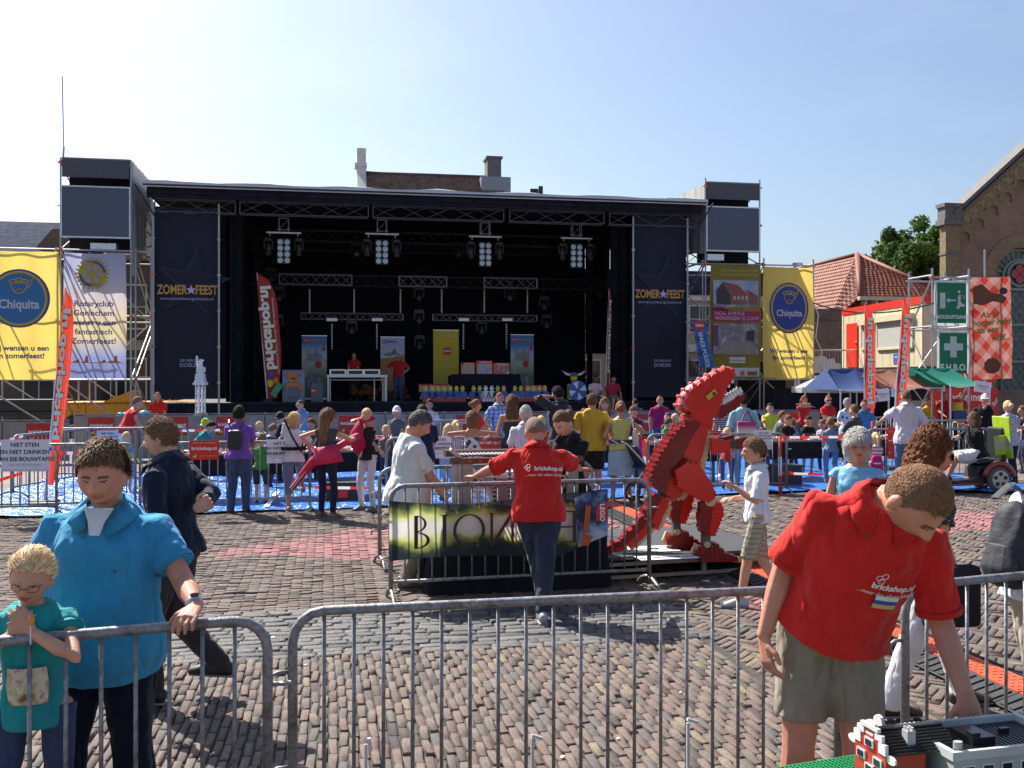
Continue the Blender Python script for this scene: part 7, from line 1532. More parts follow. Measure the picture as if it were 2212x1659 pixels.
    for i in range(2):
        a,e,wv=arms[i]; m1=a.lerp(e,.5); m2=e.lerp(wv,.35)
        B_.tube([TP((-1,1)[i]*.11*w,-.012,1.375),a,m1,e,m2,wv],[.05*S*ga*sc_,.055*S*ga*w*sc_,.048*S*ga*w*(sc_+1)/2,.040*S*ga*w,.040*S*ga*w,.026*S*w],10,rnd=.4); hand(wv,e,i)
        hp,k,an,f=legs[i]; fd=(Vector((k.x-hp.x,k.y-hp.y,0))*0+Vector((0,1,0)))
        B_.tube([hp+Vector((0,0,.05*S)),hp.lerp(k,.35),k,k.lerp(an,.3),an],[.085*S*ga*cv,.078*S*ga*cv,.056*S*ga*cv,.055*S*ga*cv,.036*S],10,rnd=.3)
        fz=f.z; B_.tube([Vector((f.x,f.y-.05*S,fz+.04*S)),Vector((f.x,f.y+.02*S,fz+.045*S)),Vector((f.x*1.08,f.y+.10*S,fz+.03*S)),Vector((f.x*1.12,f.y+.165*S,fz+.018*S))],[(.03*S,.036*S),(.034*S,.04*S),(.04*S,.026*S),(.034*S,.014*S)],10,side=(1,0,0),rnd=.7)
    body=B_.build('body',skin(sk),o,smooth=True); rm=body.modifiers.new('join','REMESH'); rm.mode='VOXEL'; rm.voxel_size=vx; rm.use_smooth_shade=True
    sm=body.modifiers.new('soften','SMOOTH'); sm.factor=.5; sm.iterations=2 if near else 1
    # ---- hair
    st,hc=hair; hm_=hairm(hc); Hb=MB()
    if st!='none':
        thk={'short':.10,'crop':.035,'bald':.02,'thin':.03,'bun':.09,'pony':.09,'long':.16,'curly':.45,'mess':.13,'bob':.2}[st]; hl=st
        def hf(v):
            r=headfn(v); zt_=hairline(v.y,hl); zt_+=.05*math.sin(v.x*23+v.y*11)+.03*math.sin(v.x*51); k=sst(zt_-.05,zt_+.11,v.z)
            fr=1+thk*(.55+.45*sst(0,.8,v.z))*((1-.75*sst(.05,.6,v.y)) if st in('curly','long','bob') else 1); 
            if st in('curly','long','bob') : fr+= .12*thk*math.sin(v.x*17+v.z*9)*math.sin(v.y*13)
            return r*(.88+(fr-.88)*k)
        Hb.add(*star_mesh(hf,hn_,hm,C,Rh,hs))
        def hp_(x_,y_,z_): return C+Rh@Vector((x_,y_,z_))*hs
        if st=='bun': Hb.ell(hp_(0,-.115,.03),(.045*hs,.04*hs,.045*hs),10)
        if st=='pony': Hb.tube([hp_(0,-.10,.05),hp_(0,-.15,.03),hp_(0,-.16,-.06),hp_(0,-.14,-.16)],[.02,.03,.028,.008],8,rnd=.5)
        if st=='long': 
            Hb.tube([hp_(0,-.02,.06),hp_(0,-.055,-.05),hp_(0,-.07,-.16),hp_(0,-.075,-.27),hp_(0,-.07,-.36)],[(.085*hs,.075*hs),(.098*hs,.07*hs),(.105*hs,.05*hs),(.09*hs,.035*hs),(.04*hs,.02*hs)],14,side=Rh@Vector((1,0,0)),rnd=.3)
        if st=='bob': Hb.tube([hp_(0,-.03,.03),hp_(0,-.045,-.06),hp_(0,-.045,-.12)],[(.1*hs,.085*hs),(.1*hs,.075*hs),(.07*hs,.05*hs)],14,side=Rh@Vector((1,0,0)))
        if st=='curly': Hb.tube([hp_(0,-.05,.04),hp_(0,-.075,-.08),hp_(0,-.08,-.18),hp_(0,-.075,-.27)],[(.12*hs,.085*hs),(.135*hs,.08*hs),(.135*hs,.07*hs),(.10*hs,.055*hs)],16,side=Rh@Vector((1,0,0)),rnd=.4)
        ho=Hb.build('hair',hm_,o,smooth=True); r2=ho.modifiers.new('join','REMESH'); r2.mode='VOXEL'; r2.voxel_size=.006 if near==2 else .010 if near else .016; r2.use_smooth_shade=True
        dm=ho.modifiers.new('tufts','DISPLACE'); dm.texture=tufts; dm.strength={'curly':.05,'mess':.022,'long':.014,'short':.018,'bob':.012,'pony':.004,'bun':.005}.get(st,.006)*(1 if near else .7); dm.mid_level=.5; dm.texture_coords='LOCAL'
        if near==2 or (near and st in ('mess','curly','long','pony','short','bob')):
            ns={2:3600,1:1500}[near]*(2 if st=='curly' else 1); V=[];Fc=[];rr_=random.Random(label)
            fm={'short':.028,'crop':.012,'bald':.006,'thin':.02,'bun':.05,'pony':.06,'long':.09,'curly':.03,'mess':.026,'bob':.06}[st]
            src=Hb.v; nrm_c=C
            for q_ in range(ns):
                if st in('curly','long') and rr_.random()<.5: 
                    sv=Vector(src[rr_.randrange(hn_*(hm+1),len(src))]); cen=Vector((C.x,C.y,sv.z)); nv=(sv-cen).normalized() if (sv-cen).length>1e-4 else Vector((0,-1,0)); p0=sv
                else:
                    while True:
                        v=Vector((rr_.gauss(0,1),rr_.gauss(0,1),rr_.gauss(.3,1))).normalized()
                        if v.z>hairline(v.y,hl)+.03: break
                    p0=C+Rh@(v*hf(v)*hs); nv=Rh@v
                dn=Vector((rr_.gauss(0,.3),-.5,-.8)) if st not in('mess','short','crop') else Vector((rr_.gauss(0,.5 if st=='mess' else .2),.7 if st!='crop' else .45,.2)); dn=dn if st not in('pony','bun') else Vector((rr_.gauss(0,.15),-1,rr_.gauss(-.15,.1))); dn=Rh@dn; tg_=(dn-nv*dn.dot(nv)); 
                tg_=tg_.normalized() if tg_.length>.01 else nv.orthogonal(); ln=fm*rr_.uniform(.6,1.3); lift={'mess':.5,'curly':.7,'short':.22,'pony':.015,'bun':.015}.get(st,.1)
                sw=nv.cross(tg_)*(.0024 if near==2 else .004); a_=p0-nv*(.004 if st not in('pony','bun') else -.001); b_=p0+tg_*ln*.5+nv*ln*lift*.5; c_=p0+tg_*ln*.9+nv*ln*lift*(.5 if st!='mess' else 1)+Vector((0,0,-ln*.25 if st not in('pony','bun') else -.002))
                k_=len(V); V+=[a_-sw,a_+sw,b_+sw*.8,b_-sw*.8,c_]; Fc+=[(k_,k_+1,k_+2,k_+3),(k_+3,k_+2,k_+4)]
            h1_=len(Fc)//4*2; sb=MB(); sb.add(V,Fc[:h1_]); sb.build('hair_strands',hm_,ho)
            sb=MB(); sb.add(V,Fc[h1_:]); sb.build('hair_strands',mat('hair light '+hc+('c' if st in('crop','thin','bald') else ''),tuple(min(.9,c_*(1.32 if st not in('crop','thin','bald') else 1.15)+.005) for c_ in HCOL[hc]),.6,var=.25,vs_=70,spec=.25),ho)
    if hatc: 
        hb=MB(); hb.add(*star_mesh(lambda v: headfn(v)*(.85+.28*sst(.12,.24,v.z)),20,16,C,Rh,hs)); hb.tube([C+Rh@Vector((0,.07,.035))*hs,C+Rh@Vector((0,.17,.025))*hs],[(.07*hs,.006),(.05*hs,.005)],10,side=Rh@Vector((1,0,0))); hb.build('cap',T(hatc),o,smooth=True)
    # ---- face
    if near or abs(((yaw+180+head[1])%360)-180)>70:
        def fp(a,b,off=0): v=Vector((a,1,b)).normalized(); return C+Rh@(v*(ffn(v)*hs+off))
        lp=MB(); sq=.45 if near else .8
        for s in(-1,1):
            eb=MB(); es=MB(); es.m=0; es.ell(fp(s*.34,.0,-.004*hs),(.0125*hs,.008*hs,.0062*hs*sq*1.4),8,rot=Rh); es.m=1; es.ell(fp(s*.34,-.004,.0028*hs),(.0052*hs,.0035*hs,.0048*hs*sq*1.5),8,rot=Rh); es.tube([fp(s*(.34+u_),.035+.02*(1-(u_/.17)**2),.002*hs) for u_ in(-.17,-.08,0,.08,.17)],.0022*hs,5)
            eb.tube([fp(s*(.34+u_),(.20+.05*(1-(u_/.2)**2)-.02) if (fem or child) else (.20+.02*(1-(u_/.2)**2)),.001) for u_ in(-.2,-.1,0,.1,.2)],[(.003*hs,.0035*hs)]*5 if (fem or child) else [(.003*hs,.0045*hs)]*5,5); es.build('eye',[eyew,iris],o,smooth=True); eb.build('eyebrow',hm_ if st!='none' else iris,o)
        lp.tube([fp(u_,-.56-.03*(u_/.25)**2*0+.012*abs(u_/.25),.001) for u_ in(-.24,-.12,0,.12,.24)],[(.002,.003),(.005*hs,.007*hs),(.006*hs,.0075*hs),(.005*hs,.007*hs),(.002,.003)],6)
        lp.tube([fp(u_,-.66,.001) for u_ in(-.17,-.08,0,.08,.17)],[(.002,.003),(.005*hs,.007*hs),(.006*hs,.008*hs),(.005*hs,.007*hs),(.002,.003)],6)
        lp.build('lips',lipm if (fem or child) else mat('lips pale '+sk,tuple(c_*k_ for c_,k_ in zip(SK[sk],(.72,.55,.55))),.5,var=0),o,smooth=True)
        if glasses:
            gb=MB()
            for s in(-1,1):
                if glasses==2: gb.tube([fp(s*.36,.0,.012*hs),fp(s*.36,.0,.018*hs)],[(.030*hs,.020*hs)]*2,12,side=Rh@Vector((1,0,0)))
                else: gb.tube([fp(s*(.36)+.24*math.cos(t),.0+.15*math.sin(t),.014*hs) for t in [2*PI*i/14 for i in range(15)]],.0016*hs,4)
                gb.tube([fp(s*.62,.03,.008*hs),C+Rh@Vector((s*.084,-.01,.005))*hs],.003*hs if glasses==2 else .0018*hs,5)
            gb.tube([fp(-.12,.03,.016*hs),fp(.12,.03,.016*hs)],.002*hs,5); gb.build('sunglasses' if glasses==2 else 'glasses',shade if glasses==2 else mat('thin frame',(.15,.1,.1),.3,.5),o)
    # ---- top
    tm=topm or T(top); Tb=MB(); inf=.013
    zh={'round':1.475,'polo':1.478,'tank':1.435,'vneck':1.465,'halter':1.30,'wide':1.445}[neck]
    torso(Tb,inf,.95 if hem>.9 else .88 if hem>=.84 else .80,zh)
    if hem<.82:
        pass
    fr={'short':.62,'vest':.10,'cap':.3,'long':1.0,'none':0,'half':.82}[sleeve if not(sleeve=='none' and neck in('tank','wide')) else 'vest']
    if fr:
        for i in range(2):
            a,e,wv=arms[i]; s=(-1,1)[i]; rs=.066*S*ga*w; pts=[TP(s*.10*w,-.012,1.375),a.lerp(e,.05)+Vector((0,0,.004))]; rd=[.052*S*ga,rs*.96]
            if fr<1: pts+=[a.lerp(e,fr*.6),a.lerp(e,fr*1.12)]; rd+=[rs*1.0,rs*(1.08 if near else 1.05)]
            else: pts+=[a.lerp(e,.5),e,e.lerp(wv,.5),e.lerp(wv,.93)]; rd+=[rs*.92,rs*.85,rs*.75,rs*.62]
            Tb.tube(pts,rd,12)
            if near and .2<fr<1: pe=a.lerp(e,fr*1.12); dv_=(e-a).normalized(); MB().tube([pe-dv_*.026,pe-dv_*.003],[rd[-1]+.0045,rd[-1]+.0035],18,cap=False).build('sleeve_hem',tm,o,smooth=True)
    elif neck in('tank','wide','round'):
        for s in(-1,1): Tb.tube([TP(s*.10*w,.075*g,1.30),TP(s*.105*w,.02,1.425),TP(s*.105*w,-.06,1.40),TP(s*.09*w,-.085*g,1.30)],[(.045*S,.014*S)]*4,8)
    to=Tb.build('shirt',tm,o,smooth=True); r3=to.modifiers.new('join','REMESH'); r3.mode='VOXEL'; r3.voxel_size=.009 if near==2 else .012 if near else .018; r3.use_smooth_shade=True
    s3=to.modifiers.new('soften','SMOOTH'); s3.iterations=3; s3.factor=.5; dd=to.modifiers.new('folds','DISPLACE'); dd.texture=folds; dd.texture_coords='LOCAL'; dd.strength=.034*S if near else .022; dd.mid_level=.42
    if neck=='polo':
        cb_=MB(); c0=nb_+up*.012*S; rot=Rw*1.0
        for s in (-1,1): cb_.add([c0+rot@Vector((v[0]*s,v[1],v[2]))*S*ga for v in ((.0,-.085,.0),(.06,-.06,.0),(.082,.0,-.01),(.066,.07,-.025),(.03,.112,-.05),(.0,-.074,.04),(.05,-.052,.042),(.068,.0,.036),(.056,.058,.016),(.028,.10,-.03),(.0,-.118,-.012),(.085,-.092,-.014),(.122,.0,-.018),(.108,.105,-.04),(.042,.150,-.085))],[(5,6,1,0),(6,7,2,1),(7,8,3,2),(8,9,4,3),(5,10,11,6),(6,11,12,7),(7,12,13,8),(8,13,14,9)])
        co_=cb_.build('collar',tm,o,smooth=True); so_=co_.modifiers.new('thick','SOLIDIFY'); so_.thickness=.004
    if neck=='tank' or neck=='halter': pass
    # ---- bottom
    bm_=botm or T(botc); Bb=MB(); li=.016
    if bot=='skirt':
        Bb.tube([PV+Vector((0,0,.06*S)),PV-Vector((0,0,.08*S)),PV-Vector((0,0,.3*S)),PV-Vector((0,0,.5*S))],[(.16*g*S,.125*S),(.19*g*S,.14*S),(.2*S*g,.155*S),(.215*S*g,.165*S)],18,side=sd0); nm_='skirt'
    elif bot=='dress': Bb.tube([PV+Vector((0,0,.2*S)),PV,PV-Vector((0,0,.45*S))],[(.14*S,.12*S),(.19*S,.15*S),(.24*S,.2*S)],16,side=sd0); nm_='skirt'
    else:
        fb={'trousers':1.0,'shorts':.0,'capri':.45,'slim':1.0}[bot]; nm_={'trousers':'trousers','slim':'jeans','shorts':'shorts','capri':'capri_trousers'}[bot]
        bl=belly*.4; Bb.tube([PV+Vector((0,bl*.3,.07*S)),PV+Vector((0,0,0)),PV-Vector((0,0,.085*S))],[((.136 if fem else .150)*g*w*S+bl*.6,.106*g*S+bl*.6),(.175*g*S,.13*g*S),(.168*g*S,.125*g*S)],16,side=sd0)
        lw=1.0 if bot!='slim' else .88
        for i in range(2):
            hp,k,an,f=legs[i]; r0=(.098*g)*S; pts=[hp+Vector((0,0,.03)),hp.lerp(k,.4),hp.lerp(k,.96)]; rd=[r0,r0*.93*lw,.074*S*ga*lw]
            if bot=='shorts': pts=[hp+Vector((0,0,.03)),hp.lerp(k,sl*.5),hp.lerp(k,sl)]; rd=[r0,r0*.98,.088*S*ga]
            elif fb<1: pts+=[k.lerp(an,fb)]; rd+=[.07*S*ga]
            else: pts+=[k.lerp(an,.35),k.lerp(an,.97),an+(f-an)*.45]; rd+=[.07*S*ga*lw,.063*S*lw*(1 if bot!='slim' else .8),.066*S*lw*(1 if bot!='slim' else .75)]
            Bb.tube(pts,rd,12)
    bo=Bb.build(nm_,bm_,o,smooth=True); r4=bo.modifiers.new('join','REMESH'); r4.mode='VOXEL'; r4.voxel_size=.011 if near==2 else .013 if near else .018; r4.use_smooth_shade=True
    s4=bo.modifiers.new('soften','SMOOTH'); s4.iterations=3; s4.factor=.5; d4=bo.modifiers.new('folds','DISPLACE'); d4.texture=folds; d4.texture_coords='LOCAL'; d4.strength=.024*S if near else .015; d4.mid_level=.42
    # ---- shoes
    if shoe is not None:
        m_=mat('shoe %.2f %.2f %.2f'%tuple(shoe),shoe,.5,var=.1)
        for i in range(2):
            hp,k,an,f=legs[i]; sb=MB(); sb.tube([Vector((f.x,f.y-.07*S,f.z+.045*S)),Vector((f.x,f.y-.02*S,f.z+.058*S)),Vector((f.x*1.04,f.y+.06*S,f.z+.05*S)),Vector((f.x*1.1,f.y+.14*S,f.z+.034*S)),Vector((f.x*1.12,f.y+.195*S,f.z+.026*S))],[(.036*S,.042*S),(.042*S,.055*S),(.045*S,.045*S),(.05*S,.03*S),(.04*S,.022*S)],12,side=(1,0,0),rnd=.5)
            so2=sb.build('shoe',m_,o,smooth=True); MB().prism([(f.x-.04*S,0),(f.x+.04*S,0),(f.x+.04*S,.001)],0,0) if 0 else None
            sl_=MB(); sl_.tube([Vector((f.x,f.y-.09*S,f.z+.008)),Vector((f.x*1.05,f.y+.06*S,f.z+.008)),Vector((f.x*1.1,f.y+.2*S,f.z+.008))],[(.038*S,.009),(.046*S,.009),(.04*S,.009)],10,side=(1,0,0)); sl_.build('sole',mat('sole',(.25,.24,.22) if shoe[0]<.4 else (.5,.5,.5),.7),so2)
    info=dict(o=o,C=C,Rh=Rh,hs=hs,S=S,TP=TP,Rw=Rw,arms=arms,legs=legs,sh=sh,ga=ga,g=g,P=P,yaw=R(yaw),up=up,nb=nb_,PV=PV)
    return info
def chestprint(I,fx,fz,items,back=False):
    """flat print following the shirt: items = (text,size,mat,dx,dz,kw)"""
    for t,s,m,dx,dz_,kw in items:
        me=textmesh(t,s,**kw); S=I['S']; 
        for v in me.vertices:
            xx=(fx+dx+v.co.x); zz=fz+dz_+v.co.z; rx,ry=.175*I['g']+.02,(.118*I['g']+.034); k=max(.05,1-(xx/rx)**2); yy=ry*math.sqrt(k)+.012
            p=I['TP'](xx if not back else xx,(yy if not back else -yy),zz) if back else I['TP'](-xx,yy,zz); v.co=p
        me.materials.append(m); put(me,'shirt_print',I['o'])
def wl(I,Pw):       # world point to the person's own frame
    return Matrix.Rotation(-I[1],3,'Z')@(Vector(Pw)-I[0])
def loc(pos,yaw,Pw): return Matrix.Rotation(-R(yaw),3,'Z')@(Vector(Pw)-Vector(pos))
RED=(.62,.022,.018); NAVY=(.012,.015,.035); JEAN=(.05,.085,.17); DJEAN=(.018,.022,.045); WHT=(.68,.68,.70); BLK=(.012,.012,.014); KH=(.30,.25,.19)
# ---------------------------------------------------------------- foreground
# man in the blue polo shirt
pos=Vector(((216-CX)*4.25/F,4.3,0)); yw=187
hl=loc(pos,yw,W(428,1322,3.99)+Vector((0,-.03,.03)))
I=person('big man in a turquoise blue polo shirt leaning a hand on the left barrier',0,0,4.0,yw,pos=pos,h=1.825,g=1.26,sk='red',hair=('mess','ltbrown'),top=(.04,.28,.49),sleeve='short',neck='polo',bot='trousers',botc=(.008,.01,.022),belly=.085,lean=5,side=-2,tw=0,head=(16,-2,0),near=2,hem=.8,
 hands=(tuple(hl),(.36,.05,.85)),elbow=((-.35,-.5,-1),(1,-.4,0)),feet=((-.16,0,0),(.17,.05,0)),fat=.16,nk=.018,hscale=1.16,handfn=(((0,0,1),(.2,.8,-.25)),None),grp='people at the near barriers')
def vpatch(I,z0,z1,wt,mt,name='undershirt',off=.012,w0=.004):
    ry=.118*I['g']+.034; rx=.175*I['g']+.02; b=MB(); V=[]
    for zz,ww in ((z0,w0),((z0+z1)/2,wt*.55 if w0<.03 else wt*1.1),(z1,wt)):
        for k in range(7):
            xx=-ww+2*ww*k/6; f=(zz-1.30)/.17; yy=(ry*(1-.42*max(0,f)**1.5))*math.sqrt(max(.1,1-(xx/rx)**2))+off; V.append(I['TP'](xx,yy,zz))
    b.add(V,[(r*7+k,r*7+k+1,r*7+k+8,r*7+k+7) for r in range(2) for k in range(6)]); return b.build(name,mt,I['o'],smooth=True)
vpatch(I,1.385,1.485,.06,T((.7,.7,.72)),w0=.02)
chestprint(I,0,1.0,[('.',.0001,ink,0,0,{})]) if 0 else None
a,e,wv=I['arms'][0]; dr=(wv-e).normalized(); m=MB(); m.tube([wv-dr*.035,wv-dr*.012],[.036,.034],14); wo_=m.build('watch',alu,I['o'],smooth=True); MB().tube([wv-dr*.024+Vector((0,.0,.034)),wv-dr*.024+Vector((0,0,.042))],.018,12).build('watch_face',glassd,wo_)
p_=I['TP'](-.09,.20,1.25); MB().ell(p_,(.007,.005,.006),8).build('chest_logo',mat('maroon thread',(.2,.02,.03),.7),I['o'])
# girl with the lollipop
pos=Vector(((64-CX)*3.86/F,3.90,0)); yw=194
la=loc(pos,yw,W(52,1345,3.72)); 
I=person('blonde girl in a turquoise T-shirt with glasses, holding a lollipop over the left barrier',0,0,3.9,yw,pos=pos,h=1.44,fem=0,g=.88,sk='fair',hair=('pony','blond'),top=(.02,.30,.31),sleeve='cap',neck='round',bot='slim',botc=(.05,.065,.13),lean=8,head=(14,-2,-6),near=2,hscale=.98,glasses=1,
 hands=((la.x-.015,la.y-.03,la.z-.04),(la.x+.05,la.y-.03,la.z-.055)),elbow=((-1,.05,-.35),(1,.05,-.35)),feet=((-.1,0,0),(.1,.03,0)),handfn=(((0,1,.3),(.5,.1,.85)),((0,1,.3),(-.5,.1,.85))),grp='people at the near barriers')
lp=thing('lollipop','orange lollipop on a white stick held by the blonde girl','lollipop',W(66,1352,3.70),0); MB().cyl((0,0,-.07),(0,0,.0),.0025,6).build('stick',whitep,lp); MB().ell((0.003,0,.02),(.013,.009,.02),12).build('candy',mat('orange candy',(.65,.25,.03),.15,coat=.8),lp,smooth=True)
vpatch(I,1.02,1.2,.085,mat('shirt animal print',(.4,.25,.15),.8,pat=('paint',16,[(.12,.02,.02),(.55,.4,.2),(.7,.65,.5),(.3,.04,.04)])),'shirt_print',.006,w0=.085)
# man in the dark jacket walking left
pos=Vector(((372-CX)*6.3/F,6.35,0)); yw=82
hb=loc(pos,yw,W(425,1098,6.15))
I=person('older man in a dark navy jacket walking left with a hand behind his back',0,0,6.3,yw,pos=pos,h=1.85,g=1.1,sk='pale',hair=('short','dblond'),top=(.012,.018,.04),sleeve='long',bot='trousers',botc=(.045,.035,.035),lean=6,head=(10,4,0),near=2,neck='polo',
 hands=((-.2,.18,1.02),(hb.x,hb.y,hb.z)),elbow=(None,(1,-.6,-.2)),feet=((-.1,.10,0),(.1,-.26,.13)),kneehint=((0,1,0),(0,1,.2)),shoe=(.02,.018,.015),handfn=(None,((1,0,.2),(-.2,-.9,.45))),grp='people walking on the square')
I=I
# bending man in the red polo
pos=Vector(((1796-CX)*3.93/F,3.95,0)); yw=180
h1=loc(pos,yw,W(1650,1375,3.9)); h2=loc(pos,yw,W(2085,1500,3.60))
I=person('man in a red polo shirt and khaki shorts bending over the toy houses',0,0,3.86,yw,pos=pos,h=1.98,g=1.06,sk='red',hair=('crop','dblond'),top=RED,sleeve='half',neck='polo',bot='shorts',botc=KH,lean=25,side=-15,belly=.04,tw=-6,head=(60,38,4),near=2,ph=1.085,nk=-.05,hscale=1.26,
 hands=(tuple(h2),tuple(h1)),sl=.72,elbow=((-.1,-1,.1),(.15,-1,.1)),hem=.92,feet=((-.12,.02,0),(.16,-.05,0)),handfn=(((0,1,.3),(-.2,.1,-1)),((1,.2,0),(-.1,.15,-1))),shoe=(.3,.3,.3),grp='people at the near barriers')
chestprint(I,.075,1.245,[('brickshop.nl',.031,wink,.018,0,{'bold':.03}),('...meer dan alleen blokjes!',.020,wink,.008,-.03,{'shear':.35})])
def badge(I,x,z,w_,h_,mt,off=.016,name='name_badge'):
    rx,ry=.175*I['g']+.02,(.118*I['g']+.034); V=[]
    for zz in (z,z+h_):
        for i in range(7): xx=x+w_*i/6; V.append(I['TP'](-xx,ry*math.sqrt(max(.05,1-(xx/rx)**2))+off,zz))
    b=MB(); b.add(V,[(i,i+1,i+8,i+7) for i in range(6)]); return b.build(name,mt,I['o'])
badge(I,.045,1.165,.08,.016,mat('badge gold',(.6,.5,.2),.4),.018); badge(I,.045,1.182,.08,.014,bluei,.018,'badge_stripe'); badge(I,.045,1.197,.08,.018,whitep,.018,'badge_stripe')
V=[]; mk=MB()
for (cx_,cz_) in ((.062,1.262),(.078,1.272),(.072,1.252)):
    pts=[]
    for i in range(7): xx=cx_+.011*math.cos(i*PI/3); zz=cz_+.011*math.sin(i*PI/3); rx,ry=.175*I['g']+.02,.118*I['g']+.034; pts.append(I['TP'](-xx+.03,ry*math.sqrt(1-(xx/rx)**2)+.015,zz+.012))
    mk.tube(pts,.0014,4)
mk.build('chest_emblem',wink,I['o'])
# woman with curly hair
pos=Vector(((2000-CX)*6.1/F,6.1,0))
I=person('woman with long curly auburn hair, sunglasses and white trousers walking right',0,0,6.1,-82,pos=pos,h=1.755,fem=1,sk='tan',hair=('curly','auburn'),topm=mat('dotted top',(.02,.02,.022),.8,pat=('blobs',38,(.6,.6,.6),.22)),sleeve='short',bot='trousers',botc=(.70,.68,.70),lean=3,head=(6,-6,0),near=2,glasses=2,
 hands=((-.2,.1,.88),(.25,.05,.86)),feet=((-.1,.3,0),(.1,-.3,.02)),shoe=(.05,.03,.02),grp='people walking on the square')
sd=I['TP'](.2,.0,1.2); m=MB(); c=Vector((.30,-.02,.78)); m.box(c,(.1,.34,.36)); m.build('handbag',blackm,I['o'],bevel=.03); 
# older woman light blue
I=person('older woman with short grey hair, glasses and a light blue sleeveless top',1853,916,7.8,158,fem=1,g=1.05,sk='red',hair=('bob','white'),topm=mat('pale blue cotton',(.18,.45,.68),.8,pat=('blobs',16,(.6,.72,.8),.25),bump=.4,bs=16),sleeve='none',neck='tank',bot='trousers',botc=(.5,.5,.52),head=(2,10,0),near=2,glasses=1,grp='people walking on the square')
# woman with backpack at the right edge
pos=Vector(((2252-CX)*5.2/F,5.2,0))
I=person('person in a white sleeveless top with a dark backpack cut by the right edge',0,0,5.2,-70,pos=pos,h=1.78,fem=1,g=1.12,sk='fair',hair=('short','dark'),top=(.68,.68,.72),sleeve='none',neck='tank',bot='shorts',botc=(.36,.31,.25),near=1,hands='fwd',feet=((-.1,.1,0),(.1,-.1,0)),grp='people walking on the square')
bp=thing('backpack','dark grey backpack worn by the person at the right edge','backpack',pos,R(-70)); m=MB(); m.tube([(0,-.20,.98),(0,-.22,1.03),(0,-.23,1.17),(0,-.21,1.32),(0,-.17,1.42)],[(.12,.07),(.14,.09),(.135,.095),(.12,.08),(.06,.04)],12,side=(1,0,0)); o=m.build('bag',mat('backpack nylon',(.02,.023,.032),.7,var=.2,bump=.6,bs=12),bp,smooth=True); d_=o.modifiers.new('sub','SUBSURF'); d_.render_levels=2; d_.levels=2; d_=o.modifiers.new('folds','DISPLACE'); d_.texture=folds; d_.strength=.05; MB().tube([(0,-.27,1.0),(0,-.29,1.08),(0,-.27,1.2)],[(.10,.05),(.12,.06),(.09,.04)],12,side=(1,0,0)).build('pocket',mat('backpack nylon',(0,0,0)),bp,bevel=.03)
for s in(-1,1): MB().tube([(s*.1,-.22,1.42),(s*.11,-.1,1.49),(s*.12,.1,1.38),(s*.16,.05,1.15),(s*.14,-.18,1.0)],[(.03,.006)]*5,8,side=(1,0,0)).build('strap',mat('backpack nylon',(0,0,0)),bp)
# boy in the white shirt with a biscuit
pos=Vector(((1636-CX)*8.95/F,8.95,0)); yw=84; hl=loc(pos,yw,W(1588,1052,8.8))
I=person('boy in a white polo shirt and checked shorts eating a biscuit, walking left',0,0,8.95,yw,pos=pos,h=1.555,g=.95,sk='fair',hair=('short','dblond'),top=(.70,.70,.74),sleeve='half',neck='polo',bot='shorts',botm=mat('checked cotton',(.40,.35,.26),.8,pat=('check',22,(.2,.16,.11)),bump=.4,bs=16),lean=1,head=(2,4,0),near=2,
 hands=(tuple(hl),(.14,.2,.95)),elbow=((-.3,-1,-.6),None),feet=((-.08,.16,0),(.08,-.24,.05)),shoe=(.42,.42,.44),grp='people walking on the square')
bc=thing('biscuit','pale biscuit held up by the boy in the white shirt','biscuit',W(1577,1049,8.8),0); MB().tube([(0,-.012,0),(0,.012,0)],[.035,.035],12).build('crumb',mat('biscuit crumb',(.5,.33,.15),.8,bump=.4),bc)
# ---------------------------------------------------------------- around the model table
pos=Vector(((872-CX)*9.75/F,9.75,0)); yw=-70
I=person('tall man in a loose white T-shirt looking down at the model table',0,0,9.7,yw,pos=pos,h=1.86,g=1.2,belly=.05,sk='red',hscale=1.16,hair=('short','saltpepper'),top=(.66,.66,.66),sleeve='half',bot='trousers',botc=(.20,.16,.12),lean=9,head=(30,-4,0),near=1,hem=.8,
 hands=((-.12,.44,.93),(.1,.38,.87)),feet=((-.1,.05,0),(.12,.0,0)),shoe=(.1,.07,.05),ph=.95,grp='people around the model table')
badge(I,-.06,1.22,.08,.05,redp); badge(I,-.06,1.195,.08,.025,yink,.016,'badge_stripe')
pos=Vector(((1163-CX)*8.72/F,8.72,0)); yw=4; a1=loc(pos,yw,W(1022,1036,9.2)); a2=loc(pos,yw,W(1262,1026,9.5))
I=person('bald man in a red polo shirt seen from behind, both hands on the draped barrier',0,0,8.7,yw,pos=pos,h=1.78,g=1.27,sk='red',hscale=1.18,hair=('thin','stubble'),top=RED,sleeve='half',neck='polo',bot='trousers',botc=(.035,.042,.065),lean=11,head=(24,12,0),near=1,hem=.8,glasses=1,
 hands=(tuple(a1+Vector((0,-.1,.03))),tuple(a2+Vector((0,-.1,.03)))),elbow=((-.6,-.3,-.6),(.6,-.3,-.6)),feet=((.06,-.02,0),(.0,-.38,.0)),kneehint=((0,1,0),(0,1,0)),shoe=(.3,.31,.33),grp='people around the model table',handfn=(((0,0,1),(-.5,.8,0)),((0,0,1),(.7,.6,0))))
chestprint(I,.06,1.25,[('brickshop.nl',.052,wink,.02,0,{'bold':.03}),('...meer dan alleen blokjes!',.034,wink,-.01,-.055,{'shear':.35})],back=True)
mk=MB()
for (cx_,cz_) in ((-.115,1.26),(-.095,1.275),(-.10,1.245)):
    mk.tube([I['TP'](cx_+.016*math.cos(i*PI/3),-.165,cz_+.016*math.sin(i*PI/3)) for i in range(7)],.002,4)
mk.build('shirt_emblem',wink,I['o'])
pos=Vector(((1232-CX)*10.15/F,10.15,0)); yw=150
